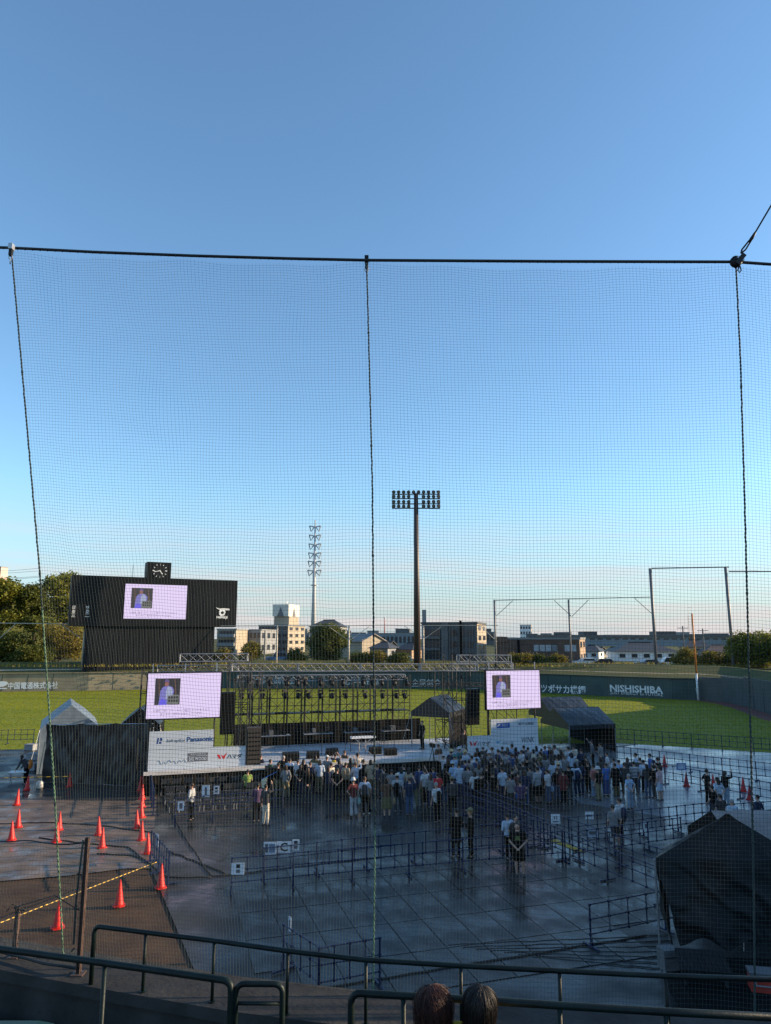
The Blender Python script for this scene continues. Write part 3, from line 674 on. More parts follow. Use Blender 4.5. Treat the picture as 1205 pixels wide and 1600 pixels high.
car('white car parked beside the sunlit brick end', 912, 1041, 132, M_carwhite, rad(6))
car('dark car parked in front of the small grey house', 938, 1042, 132, mat('dark_car_paint', (.03,.03,.035), .3), rad(-4))
car('silver car parked in front of the large white house', 1008, 1043, 131, M_cargrey, rad(4))
car('white van parked at the right end of the large white house', 1040, 1043, 131, M_carwhite, rad(-6), True)
# ------------------------------------------------------------------ LED picture (used by the scoreboard and both stage screens)
def emis(name, col, st=.7): return mat(name, (.02,.02,.02), .5, .02, emit=(col, st))
ML = emis('led_lilac', (.63,.52,.76))
ME = {'bg': emis('led_dark', (.018,.014,.02)), 'trunk': emis('led_brown', (.10,.05,.035)), 'coat': emis('led_violet', (.15,.14,.42)), 'pale': emis('led_pale', (.28,.31,.46)), 'deep': emis('led_deep_blue', (.10,.08,.62)),
      'face': emis('led_face', (.22,.09,.08)), 'hat': emis('led_hat', (.09,.06,.17)), 'grid': emis('led_grey', (.13,.14,.13)), 'ink': emis('led_ink', (.17,.12,.22))}
def led(parent, x0, z0, w_, h, y, lines=True):
    """flat picture on a screen whose lower left corner is x0,z0 on plane y (towards -y)"""
    s = MB().box(x0,x0+w_,y,y+.04,z0,z0+h).build('led_face', ML, parent)
    def poly(nm, pts, key, k): 
        mb = MB(); mb.xprism([(x0+a*w_, z0+b*h) for a, b in pts], y-.004*k-.002, y-.004*(k-1)-.002); mb.build(nm, ME[key], s)
    poly('picture', [(.10,.30),(.44,.30),(.44,.89),(.10,.89)], 'bg', 1)
    poly('picture_tree', [(.385,.34),(.405,.34),(.37,.88),(.355,.88)], 'trunk', 2); poly('picture_tree', [(.16,.5),(.175,.5),(.15,.88),(.14,.88)], 'trunk', 2)
    poly('picture_coat', [(.155,.30),(.30,.30),(.35,.50),(.36,.62),(.33,.70),(.27,.735),(.21,.70),(.175,.62)], 'coat', 2)
    poly('picture_shirt', [(.25,.42),(.335,.50),(.34,.62),(.31,.70),(.27,.71),(.25,.6)], 'pale', 3)
    poly('picture_trousers', [(.16,.302),(.26,.302),(.255,.40),(.20,.44),(.17,.38)], 'deep', 3)
    poly('picture_face', [(.235,.715),(.275,.715),(.285,.77),(.275,.82),(.235,.82),(.228,.77)], 'face', 3)
    poly('picture_cap', [(.222,.815),(.29,.80),(.28,.86),(.255,.88),(.23,.86)], 'hat', 4)
    poly('picture_table', [(.27,.31),(.425,.31),(.425,.52),(.27,.52)], 'grid', 3)
    for r in range(2):
        for c in range(4): poly('picture_frame', [(.285+.035*c,.36+.075*r),(.31+.035*c,.36+.075*r),(.31+.035*c,.415+.075*r),(.285+.035*c,.415+.075*r)], 'bg', 4)
    if lines:
        a = text_mesh('公演終了後アンケートにご協力くださいますよう', w_*.76, h*.055); a.materials.append(ME['ink']); link('caption_line', a, s, (x0+w_*.47, y-.006, z0+h*.175))
        a = text_mesh('皆さまのご意見をお待ちしています！', w_*.56, h*.055); a.materials.append(ME['ink']); link('caption_line', a, s, (x0+w_*.47, y-.006, z0+h*.095))
    return s

# ------------------------------------------------------------------ scoreboard
SA, SB = P(107,978,115), P(369,980,127.2)
srot = math.atan2(SB.y-SA.y, SB.x-SA.x); SW = math.hypot(SB.x-SA.x, SB.y-SA.y)
sb = thing('scoreboard', 'huge black scoreboard with a lilac screen and a clock on top', 'scoreboard', (SA.x, SA.y, 0), srot)
zb_, zt_ = SA.z, P(113,898,115).z
M_sb = mat('scoreboard_black', (.006,.007,.009), .55, .25, .25, bump=.1, bscale=1.2, spec=.15)
mb = MB().box(0,SW,0,3.2,zb_,zt_); mb.build('display_housing', M_sb, sb)
def sfrac(px):                                   # fraction along the scoreboard face
    r = ray(px, 950); d = Vector((math.cos(srot), math.sin(srot), 0)); n = Vector((-d.y, d.x, 0)); t = SA.dot(n)/r.dot(n); return (r*t-Vector((SA.x,SA.y,0))).dot(d)
def zon(px, py):
    r = ray(px, py); d = Vector((math.cos(srot), math.sin(srot), 0)); n = Vector((-d.y, d.x, 0)); t = Vector((SA.x,SA.y,0)).dot(n)/r.dot(n); return CAMZ+r.z*t
xl, xr = sfrac(137), sfrac(338)
MB().box(xl,xr,.5,2.8,2.0,zb_).build('lower_housing', mat('scoreboard_grey_black', (.009,.010,.012), .6, .2, .3, spec=.15), sb)
# ribs of the lower housing and cabinet joints of the upper
for k in range(26):
    x = xl+(xr-xl)*(k+.5)/26; MB().box(x-.025,x+.025,.46,.5,2.2,zb_-.05).build('cladding_rib', MATS['scoreboard_grey_black'], sb)
for k in range(1, 14): MB().box(SW*k/14-.02,SW*k/14+.02,-.03,0,zb_+.1,zt_-.1).build('cabinet_joint', M_blackpaint, sb)
for z in (.33,.66): MB().box(.05,SW-.05,-.025,0,zb_+(zt_-zb_)*z-.02,zb_+(zt_-zb_)*z+.02).build('cabinet_joint', M_blackpaint, sb)
cx0, cx1 = sfrac(227), sfrac(265); cz = zon(246,878)
MB().box(cx0,cx1,.3,3.0,zt_,cz).build('clock_tower', M_sb, sb)
ck = MB().lathe([(1.32,0),(1.32,.06)], 28).xf(Matrix.Rotation(rad(90),4,'X')).build('clock_face', M_blackpaint, sb, loc=((cx0+cx1)/2+.12,.3,zon(246.5,891.5)))
for k in range(12):
    a = 2*math.pi*k/12; L = .34 if k % 3 == 0 else .22
    MB().bar((math.sin(a)*(1.2-L),-.08,math.cos(a)*(1.2-L)),(math.sin(a)*1.2,-.08,math.cos(a)*1.2),.03,.13 if k % 3 == 0 else .09).build('hour_mark', M_letter, ck)
for a, L, wd in ((rad(30*4.75),.72,.14),(rad(6*43),1.0,.10)): MB().bar((-math.sin(a)*.12,-.10,-math.cos(a)*.12),(math.sin(a)*L,-.10,math.cos(a)*L),.03,wd).build('clock_hand', M_letter, ck)
lx0, lx1 = sfrac(194), sfrac(291)
led(sb, lx0, zon(194,966.5), lx1-lx0, zon(194,912)-zon(194,966.5), -.06)
# small white characters at the left and the emblem at the right
for px, chars in ((115.5,'日審三'),(137,'球塁二')):
    for k, ch in enumerate(chars): text('score_character', ch, M_letter, sb, sfrac(px), -.05, zon(px,949+6.2*k), None, .5)
ex, ez = sfrac(348), zon(348,956)
mb = MB()
pts = [(-1.25,.75),(-.55,.55),(.2,.62),(1.2,.55),(1.2,.28),(.45,.3),(.55,-.1),(.3,-.6),(-.25,-.75),(-.6,-.4),(-.62,.05),(-.45,.3),(-.85,.45)]
mb.xprism(pts, -.05, 0); mb.build('emblem', M_letter, sb, loc=(ex,0,ez))
MB().ball((0,-.05,0),.26,.02,.26).build('emblem_eye', M_blackpaint, sb, loc=(ex,-.02,ez-.15))
text('emblem_lettering', 'HIMEJI', M_letter, sb, ex-.05, -.05, zon(348,965), 1.9, .55, bold=.03)
# lightning rod
MB().tube([(sfrac(206),1.5,zt_),(sfrac(206),1.5,zon(206,880))], .05, 5).build('lightning_rod', M_steel, sb)
# ------------------------------------------------------------------ stage (local x along the front, y back, turned with the floor mats)
SO = Vector((-12.45, 38.5, 0)); DK = 1.2
def SL(u, v, z=0): return SO + US*u + VS*v + Vector((0,0,z))
def uat(px, v, z):                       # where a sight line column crosses the stage line at depth v
    lo, hi = -15.0, 45.0
    for _ in range(50):
        m = (lo+hi)/2; p = SL(m, v, z); d = p.y*cp + (z-CAMZ)*sp_
        if 602.5+FPX*p.x/d < px: lo = m
        else: hi = m
    return lo
def zat(py, px, v):
    u = uat(px, v, 4); return P(px, py, SL(u, v).y).z
stg = thing('stage', 'long low concert stage with pale grey deck and black skirt', 'stage', SO, ST)
M_deck = mat('pale_stage_deck', (.42,.44,.47), .45, .12, .8, rvar=.12, bump=.05)
M_edge = mat('sunlit_stage_edge', (.68,.62,.56), .6, .12, 1.5)  # deck lip in a warmer, paler tone, sunlight painted in
M_skirt = mat('stage_skirt', (.010,.008,.007), .9, .3, 3, spec=.15)
dm = MB().box(0,1.795,0,.895,0,.05).mesh('deck_panel', M_deck)
UE = 24.2
for i in range(13):
    for j in range(8):
        link('deck_panel', dm, stg, (.2+i*1.83, .05+j*.91, DK-.05+R.uniform(0,.004)))
MB().box(.02,UE,-.02,7.6,DK-.16,DK-.055).build('deck_frame', M_blackpaint, stg)
MB().box(0,UE,-.1,-.02,DK-.17,DK+.012).build('front_edge', M_edge, stg)
for k in range(12):                       # skirt cloth panels, each slightly slack
    a, b = UE*k/12, UE*(k+1)/12; mb = MB(); n = 10; vs = []
    for i in range(n+1):
        x = a+(b-a)*i/n; y = -.06+.02*math.sin(i*2.1+k)
        vs += [(x,y,DK-.17),(x,y+.05*math.sin(i*1.7+k*2),0.02)]
    mb.add(vs, [(2*i,2*i+1,2*i+3,2*i+2) for i in range(n)]); mb.build('skirt_panel', M_skirt, stg)
for u in (.3,6,12,18,24): 
    for v in (.5,7.2): MB().box(u-.04,u+.04,v-.04,v+.04,0,DK-.16).build('support_leg', M_steel, stg)
def st(name, label, cat, u, v, z=DK, rz=0.0, group=None): return thing(name, label, cat, SL(u, v, z), ST+rz, group)

# sponsor boards (stepped outline, lettering printed on)
M_board = mat('sponsor_board_white', (.58,.62,.65), .6, .05, .6)
def board(name, label, px0, pxs, px1, step_left):
    v = .55; u0, us, u1 = uat(px0, v, 2), uat(pxs, v, 2), uat(px1, v, 2); t = st(name, label, 'sponsor board', u0, v)
    W, S = u1-u0, us-u0; Hh, Hl = 1.93, 1.02
    pts = [(0,0),(W,0),(W,Hl),(S,Hl),(S,Hh),(0,Hh)] if not step_left else [(0,0),(W,0),(W,Hh),(S,Hh),(S,Hl),(0,Hl)]
    MB().xprism(pts, 0, .05).build('panel', M_board, t)
    for z in (Hl-.02,): MB().box(0,W,-.004,0,z-.006,z+.006).build('panel_seam', M_greyink, t)
    for x in (.4,W-.4): MB().bar((x,.06,.9),(x,.9,.02),.05,.05).build('back_strut', M_darksteel, t)
    return t, W, S
b, W, S = board('sponsor_board', 'stepped white sponsor board under the left stage screen', 232, 333, 384, False)
text('lettering', 'Infraplus', M_greyink, b, W*.27, -.004, 1.42, .95, .2, shear=.25)
mb = MB(); mb.xprism([(-.13,-.15),(-.05,-.15),(.0,.15),(-.08,.15)], -.004, 0); mb.xprism([(.0,-.15),(.12,-.15),(.13,-.05),(.02,-.05)], -.004, 0); mb.xprism([(.03,.0),(.15,.0),(.17,.06),(.14,.15),(.06,.15)], -.004, 0)
mb.build('logo_mark', M_navyink, b, loc=(W*.10,0,1.45))
text('lettering', 'Panasonic', M_navyink, b, W*.52, -.004, 1.47, 1.38, .25, bold=.02)
MB().box(-.52,.52,-.004,0,-.2,.08).build('logo_box', M_greyink, b, loc=(W*.50,0,.52)); MB().box(-.52,.52,-.004,0,.10,.24).build('logo_box', M_greyink, b, loc=(W*.50,0,.52))
text('lettering', 'BIG WOOD', M_board, b, W*.50, -.006, .46, .9, .18, bold=.02); text('lettering', '未来の木造住宅', M_board, b, W*.50, -.006, .69, .8, .09)
mb = MB(); mb.xprism([(-.24,.1),(-.12,-.12),(0,-.12),(-.1,.1)], -.004, 0); mb.xprism([(-.02,.08),(.1,-.14),(.16,-.14),(.3,.2),(.12,.02)], -.004, 0); mb.build('logo_mark', M_redink, b, loc=(W*.745,0,.52))
text('lettering', 'ハマダ', M_ink, b, W*.885, -.004, .5, .78, .24, bold=.02)
mb = MB(); pl = []
for k in range(40): pl.append((-.7+k*.037, -.01, .07*math.sin(k*.9)+.05*math.cos(k*.37)))
mb.tube(pl, .008, 4); mb.build('signature', mat('faint_grey_print', (.4,.4,.4), .7), b, loc=(W*.24,0,.36))
b2, W2, S2 = board('sponsor_board', 'stepped white sponsor board under the right stage screen', 731, 768, 841, True)
mb = MB(); mb.xprism([(-.24,.1),(-.12,-.12),(0,-.12),(-.1,.1)], -.004, 0); mb.xprism([(-.02,.08),(.1,-.14),(.16,-.14),(.3,.2),(.12,.02)], -.004, 0); mb.build('logo_mark', M_redink, b2, loc=(W2*.07,0,.58))
text('lettering', 'ハマダ', M_ink, b2, W2*.22, -.004, .55, .82, .24, bold=.02)
mb = MB(); mb.xprism([(-.2,.1),(-.05,.02),(0,.06),(.05,.02),(.2,.1),(.06,-.08),(-.06,-.08)], -.004, 0); mb.build('logo_mark', mat('cyan_print', (.05,.3,.5), .6), b2, loc=(W2*.42,0,.6))
text('lettering', '姫路工業', mat('teal_grey_print', (.12,.22,.26), .6), b2, W2*.56, -.004, .53, .75, .18)
text('lettering', 'WINK', M_ink, b2, W2*.85, -.004, .66, .85, .32, shear=.2)
MB().box(-.44,.44,-.004,0,-.15,.15).build('logo_box', mat('blue_print', (.01,.09,.35), .6), b2, loc=(W2*.50,0,1.56)); text('lettering', 'NCC', M_board, b2, W2*.53, -.006, 1.56, .4, .14); 
mb = MB(); mb.xprism([(-.12,-.05),(.0,-.05),(.12,.08),(.02,.08)], -.007, -.004); mb.build('logo_mark', M_board, b2, loc=(W2*.435,0,1.56))
text('lettering', '㈱やま建設', M_ink, b2, W2*.83, -.004, 1.62, 1.05, .17)

# trusses
def truss(mb, p0, p1, s=.4, r=.028, bays=None, rl=.016):
    p0, p1 = Vector(p0), Vector(p1); t = (p1-p0); L = t.length; t.normalize(); up = Vector((0,0,1)) if abs(t.z) < .9 else Vector((1,0,0))
    a = t.cross(up).normalized()*s/2; b = a.cross(t).normalized()*s/2; cs = [a+b, a-b, -a-b, -a+b]
    for c in cs: mb.tube([p0+c, p1+c], r, 5)
    n = bays or max(2, int(L/s/1.05))
    for i in range(n):
        q0, q1 = p0+t*(L*i/n), p0+t*(L*(i+1)/n)
        for k in range(4):
            c, d = cs[k], cs[(k+1) % 4]
            if i % 2: c, d = d, c
            mb.tube([q0+c, q1+d], rl, 4, False)
    for q in (p0, p1):
        for k in range(4): mb.tube([q+cs[k], q+cs[(k+1) % 4]], r, 4)
def trussobj(label, px0, px1, v, py0, py1=None, s=.42, m=M_alu, name='truss_beam'):
    u0, u1 = uat(px0, v, 6), uat(px1, v, 6); z0, z1 = zat(py0, px0, v), zat(py1 or py0, px1, v); t = st(name, label, 'truss', u0, v, 0)
    mb = MB(); truss(mb, (0,0,z0), (u1-u0,0,(z0+z1)/2 if py1 is None else z1), s); mb.build('lattice', m, t)
    for k in range(3):
        x = (u1-u0)*(k+1)/4; MB().obox(Matrix.Translation((x,0,(z0+z1)/2 if py1 is None else z0+(z1-z0)*(k+1)/4)), .05, s+.05, s+.05).build('joint_plate', m, t) if px1-px0 > 200 else None
    return t
trussobj('long silver front truss spanning the whole stage opening', 362, 745, 1.6, 1043, 1043)
trussobj('short silver truss raised above the left stage tower', 280, 386, 2.2, 1028, 1027)
trussobj('lower silver truss behind the left stage screen', 246, 372, 2.6, 1045, 1044, .36)
trussobj('short silver truss raised above the right stage tower', 716, 797, 2.2, 1029, 1029)
trussobj('lower silver truss above the right stage screen', 706, 800, 2.6, 1041, 1041, .36)
trussobj('rear lighting truss hung with dark spotlights', 372, 632, 6.6, 1060, 1058, .36)
trussobj('dark rear truss ending above the stage tent', 632, 760, 6.8, 1068, 1070, .25, M_darksteel)
# scaffold towers
def tower(label, px, v, pytop, wu=1.3, dv=1.4, m=M_darksteel):
    u = uat(px, v, 3); zt = zat(pytop, px, v); t = st('scaffold_tower', label, 'scaffold tower', u, v, 0, group='scaffold towers of the stage')
    for x in (-wu/2, wu/2):
        for y in (0, dv): MB().tube([(x,y,0),(x,y,zt)], .03, 6).build('upright', m, t)
    n = max(2, int((zt-.2)/1.2))
    for k in range(n):
        z0, z1 = .3+(zt-.4)*k/n, .3+(zt-.4)*(k+1)/n; mb = MB()
        for y in (0, dv):
            mb.tube([(-wu/2,y,z0),(wu/2,y,z0)], .022, 5); mb.tube([(-wu/2,y,z0),(wu/2,y,z1)] if k % 2 else [(wu/2,y,z0),(-wu/2,y,z1)], .018, 5)
        for x in (-wu/2, wu/2): mb.tube([(x,0,z0),(x,dv,z0)], .022, 5); mb.tube([(x,0,z0),(x,dv,z1)], .018, 5)
        mb.build('brace_bay', m, t)
    for x in (-wu/2, wu/2):
        for y in (0, dv): MB().box(x-.09,x+.09,y-.09,y+.09,.005,.03).build('base_plate', m, t)
    return t
tower('dark scaffold tower left of the left stage screen', 236, 1.6, 1046)
tower('dark scaffold tower between the left screen and the stage opening', 373, 1.4, 1022, 1.2)
tower('dark scaffold tower right behind the left speaker column', 392, 3.2, 1040, 1.2)
tower('dark scaffold tower left of the right stage screen', 722, 1.4, 1023, 1.2)
tower('slim dark scaffold tower behind the stage tent', 703, 4.4, 1040, 1.0)
tower('dark scaffold tower behind the right stage screen', 792, 2.2, 1036, 1.4)
# rear scaffold wall: each bay a scaffold frame of its own
M_sc = M_darksteel
px = [368,396,424,452,480,508,536,564,592,620,648]
for k in range(len(px)-1):
    u0, u1 = uat(px[k], 7.0, 3), uat(px[k+1], 7.0, 3); w_ = u1-u0; zt = 5.5
    t = st('rear_scaffold_bay', 'dark pipe scaffold bay behind the stage, %s from the left' % ORD[k], 'scaffold', u0, 7.9, 0, group='rear scaffold bays of the stage')
    for x in (.03, w_-.03):
        MB().tube([(x,0,0),(x,0,zt)], .032, 6).build('upright', M_sc, t); MB().tube([(x,1.2,0),(x,1.2,zt-.2)], .028, 6).build('upright', M_sc, t)
    MB().tube([(w_/2,.6,0),(w_/2,.6,zt-.1)], .024, 6).build('upright', M_sc, t)
    for z in (1.9,2.5,3.1,3.6,4.1,4.7,5.3): MB().tube([(.03,-.03,z),(w_-.03,-.03,z)], .022, 5).build('ledger', M_sc, t)
    mb = MB()
    for z0, z1 in ((1.9,3.1),(3.1,4.1),(4.1,5.3)):
        mb.tube([(.05,.03,z0),(w_-.05,.03,z1)], .016, 5); mb.tube([(.05,1.2,z1),(w_-.05,1.2,z0)], .016, 5)
    mb.build('cross_brace', M_sc, t)
    MB().box(.06,w_-.06,.1,1.1,3.05,3.1).build('walk_board', M_sc, t)
    if k % 2 == 0: MB().box(w_*.3,w_*1.0-.06,-.1,.06,3.08,3.22).build('batten_light', M_blackpaint, t)
# low black backdrop, slack cloth
mb = MB(); u0, u1 = uat(366, 7.6, 2), uat(658, 7.6, 2); n = 80; vs = []
for i in range(n+1):
    x = (u1-u0)*i/n; vs += [(x,.06*math.sin(i*1.3)+.04*math.sin(i*.37),.9),(x,.03*math.sin(i*.9),2.52+.03*math.sin(i*.5))]
mb.add(vs, [(2*i,2*i+2,2*i+3,2*i+1) for i in range(n)])
t = st('stage_backdrop', 'low black cloth backdrop along the rear of the stage', 'backdrop cloth', u0, 7.72, 0); mb.build('cloth', M_black, t, True)
# stage spotlights, each hung on its own
sh = MB(); sh.box(-.16,.16,-.1,.1,-.12,-.02); sy = MB(); sy.bar((-.17,0,-.06),(-.17,0,-.36),.03,.06); sy.bar((.17,0,-.06),(.17,0,-.36),.03,.06)
hd = MB(); hd.lathe([(.1,.16),(.15,.1),(.16,-.14),(.13,-.18)], 10); hd.xf(Matrix.Translation((0,-.03,-.38)) @ Matrix.Rotation(rad(-35),4,'X'))
spot0 = None
for row, (v, py, xs) in enumerate([(6.3,1066,[388,402,421,449,465,476,500,518,536,568,582,596,617,634]),(7.7,1086,[378,391,411,445,467,482,501,519,540,570,598,620,632])]):
    for k, px_ in enumerate(xs):
        u = uat(px_, v, 5); z = zat(py, px_, v)+.35; lab = 'dark stage spotlight in the %s row, %s from the left' % (('upper','lower')[row], ORD[k])
        if spot0 is None:
            spot0 = st('stage_spotlight', lab, 'spotlight', u, v, z, 0, 'spotlights above the stage'); sh.build('base', M_blackpaint, spot0); sy.build('yoke', M_blackpaint, spot0); hd.build('head', M_blackpaint, spot0, True)
        else: dup(spot0, SL(u, v, z), ST+rad(R.uniform(-40,40)), lab)
# LED screens
def screen(label, px0, px1, v, pyt, pyb):
    u0, u1 = uat(px0, v, 5), uat(px1, v, 5); z0, z1 = zat(pyb, px0, v), zat(pyt, px0, v); t = st('stage_screen', label, 'screen', u0, v, z0); W, Hh = u1-u0, z1-z0
    MB().box(-.05,W+.05,.0,.22,-.05,Hh+.05).build('housing', M_blackpaint, t); led(t, .02, .02, W-.04, Hh-.04, -.045)
    for x in (.25, W*.5, W-.25): MB().box(x-.03,x+.03,.08,.14,Hh+.05,Hh+.5).build('hanger', M_steel, t)
    for x in (.25, W-.25): MB().tube([(x,.32,.02),(x,.32,-z0+DK)], .05, 6).build('support_post', M_darksteel, t)
    return t
screen('left lilac stage screen showing a performer in a violet coat', 229.5, 345, .9, 1052, 1124)
screen('right lilac stage screen showing a performer in a violet coat', 760, 843.5, .9, 1048, 1109)
# speakers
def linearray(label, px, v, pyt, pyb, n, w_=.75):
    u = uat(px, v, 4); z1, z0 = zat(pyt, px, v), zat(pyb, px, v); t = st('line_array', label, 'loudspeaker', u, v, z0); h = (z1-z0)/n
    for k in range(n):
        o = MB().xprism([(-w_/2,.01),(w_/2,.01),(w_/2,h-.01),(-w_/2,h-.01)], -.02*k, .5-.02*k).build('cabinet', M_blackpaint, t, loc=(0,0,k*h))
        MB().box(-w_/2+.04,w_/2-.04,-.02*k-.012,-.02*k,.04,h-.04).build('grille', M_black, o)
    return t
linearray('left black speaker column hung beside the left screen', 356, 1.2, 1081, 1148, 9)
linearray('right black speaker column hung beside the right screen', 740, 1.2, 1076, 1133, 8)
def cabinet(label, px, pyb, v, w_, d, h, m, name='speaker_cabinet', rz=0.0, z=DK, wedge=False):
    u = uat(px, v, z); t = st(name, label, 'loudspeaker', u, v, z, rz)
    if wedge: mb = MB(); mb.add([(-w_/2,0,0),(w_/2,0,0),(w_/2,d,0),(-w_/2,d,0),(-w_/2,.1,h*.9),(w_/2,.1,h*.9),(w_/2,d*.55,h),(-w_/2,d*.55,h)],[(0,3,2,1),(0,1,5,4),(4,5,6,7),(1,2,6,5),(2,3,7,6),(3,0,4,7)]); mb.build('cabinet', m, t)
    else: MB().box(-w_/2,w_/2,0,d,0,h).build('cabinet', m, t)
    g_ = MB().box(-w_/2+.04,w_/2-.04,-.02,-.003,.06,h*.9-.06).build('grille', M_black, t)
    for x in (-w_/2-.01, w_/2+.01): MB().cbox((x,d*.3,h*.5),.025,.16,.05).build('handle', M_rubber, t)
    return t
M_wood = mat('dark_brown_cabinet', (.045,.033,.024), .6, .35, 5, stretch=(8,8,.6))
t = cabinet('tall dark brown slatted cabinet at the end of the left sponsor board', 396, 0, .5, .78, .6, 1.95, M_wood)
for k in range(8): MB().box(-.34,.34,-.035,-.021,.1+.23*k,.26+.23*k).build('slat', M_wood, t)
for px_, v, lab in [(455,1.0,'wide black stage monitor left of the musicians area'),(490,1.5,'black wedge monitor second along the stage front'),(520,2.2,'black wedge monitor beside the microphone stands'),(588,2.0,'black wedge monitor right of the white keyboard table'),(612,1.3,'black wedge monitor nearest the camera platform')]:
    cabinet(lab, px_, 0, v, .95 if px_ == 455 else .72, .5, .5 if px_ == 455 else .42, M_blackpaint, 'stage_monitor', wedge=True)
for px_, lab in ((430,'black subwoofer on the ground left below the stage lip'),(452,'black subwoofer on the ground right below the stage lip')): cabinet(lab, px_, 0, -.95, .95, .75, 1.25, M_blackpaint, 'subwoofer', z=0.006)
# keyboard table, microphone stands, chair, rear tables
u = uat(568, 2.0, 2); t = st('keyboard', 'white keyboard on a crossed stand at centre stage', 'keyboard', u, 2.1)
MB().box(-.75,.75,-.18,.18,.95,1.05).build('keyboard_body', M_white, t)
for k in range(24): MB().box(-.7+k*.058,-.7+k*.058+.05,-.17,.02,1.05,1.062).build('key', M_paper if k % 3 else M_ink, t)
for s in (-1,1): MB().bar((-.5*s,-.1,0),(.5*s,-.1,.95),.05,.05).build('stand_leg', M_alu, t)
for x in (-.2,.2): MB().tube([(x,.15,0),(x,.15,.95)], .03, 6).build('stand_leg', M_alu, t)
mic = None
for k, (px_, v, lab) in enumerate([(503,2.6,'microphone stand at the left of the musicians area'),(540,2.4,'microphone stand before the keyboard table'),(548,3.4,'microphone stand behind the front monitors'),(600,3.0,'microphone stand right of the keyboard'),(616,3.6,'microphone stand near the stage tent')]):
    u = uat(px_, v, 2)
    if mic is None:
        mic = st('microphone_stand', lab, 'microphone stand', u, v, DK, 0, 'microphone stands'); MB().tube([(0,0,0),(0,0,1.25)], .016, 6).build('upright', M_darksteel, mic); MB().tube([(0,0,1.2),(.1,-.55,1.45)], .012, 5).build('boom', M_darksteel, mic); MB().ball((.11,-.6,1.47),.035,.05,.035).build('microphone', M_blackpaint, mic)
        for q in (0,2.1,4.2): MB().tube([(0,0,.12),(.3*math.cos(q),.3*math.sin(q),.012)], .012, 5).build('foot', M_darksteel, mic)
    else: dup(mic, SL(u, v, DK), ST+R.uniform(-1,1), lab)
for k, (px_, v, lab) in enumerate([(430,6.6,'low black table with cases at the rear left of the stage'),(497,6.8,'black table in the middle of the stage rear'),(560,6.8,'black table with equipment behind the keyboard'),(618,6.8,'black table left of the stage tent')]):
    u = uat(px_, v, 2); t = st('equipment_table', lab, 'table', u, v, DK, 0, 'equipment tables at the stage rear')
    MB().box(-.95,.95,-.3,.3,.7,.74).build('table_top', mat('grey_table_top', (.3,.31,.33), .5), t)
    for x in (-.85,.85):
        for y in (-.25,.25): MB().tube([(x,y,0),(x,y,.7)], .02, 5).build('leg', M_darksteel, t)
    for q in range(4): MB().box(-.8+q*.42,-.8+q*.42+R.uniform(.2,.36),-.2,.2,.745,.745+R.uniform(.1,.35)).build('equipment_case', (M_blackpaint, M_mgrey, M_blackpaint)[q % 3], t)
u = uat(600, 4.4, 2); t = st('stage_chair', 'dark slatted chair standing right of the keyboard', 'chair', u, 4.4)
MB().box(-.22,.22,-.22,.22,.43,.47).build('seat', M_blackpaint, t)
for z in (.6,.72,.84): MB().box(-.22,.22,.2,.22,z,z+.06).build('back_slat', M_blackpaint, t)
for x in (-.2,.2):
    MB().tube([(x,-.2,0),(x,-.2,.43)], .016, 5).build('leg', M_darksteel, t); MB().tube([(x,.2,0),(x,.22,.92)], .016, 5).build('leg', M_darksteel, t)
# video camera on a tripod at the stage lip
u = uat(674, -.4, 2); t = st('video_camera', 'black video camera on a tripod at the stage lip', 'video camera', u, -.6, 0.006)
MB().box(-.1,.1,-.2,.2,1.85,2.05).build('camera_body', M_blackpaint, t); MB().lathe([(.06,-.14),(.07,.1)], 10).xf(Matrix.Translation((0,.3,1.95)) @ Matrix.Rotation(rad(90),4,'X')).build('lens', M_blackpaint, t)
MB().box(-.14,-.1,-.12,-.0,1.98,2.12).build('viewfinder', M_blackpaint, t)
for q in (.5,2.6,4.7): MB().tube([(0,0,1.85),(.45*math.cos(q),.45*math.sin(q),0)], .02, 5).build('tripod_leg', M_darksteel, t)

# ------------------------------------------------------------------ tents
def sag(mb, pts4, nx=12, ny=8, s=.1, wr=.03, seed=0, side=1):
    """slack cloth between four corners"""
    a, b, c, d = [Vector(p) for p in pts4]; n = (b-a).cross(d-a).normalized(); vs = []
    for j in range(ny+1):
        for i in range(nx+1):
            u_, v_ = i/nx, j/ny; p = a.lerp(b,u_).lerp(d.lerp(c,u_), v_)
            k = 16*u_*(1-u_)*v_*(1-v_); q = mnoise.noise(Vector((i*.55+seed*9, j*.35, seed*3.1)))
            fo = mnoise.noise(Vector((u_*13+v_*2+seed, v_*1.1, seed*2.0)))*.8
            vs.append(p - n*side*s*k + n*wr*(q+fo)*min(1, 9*u_*(1-u_))*(1 if wr < .06 else min(1,.3+v_*2)))
    mb.add(vs, [(j*(nx+1)+i, j*(nx+1)+i+1, (j+1)*(nx+1)+i+1, (j+1)*(nx+1)+i) for j in range(ny) for i in range(nx)])
    return mb
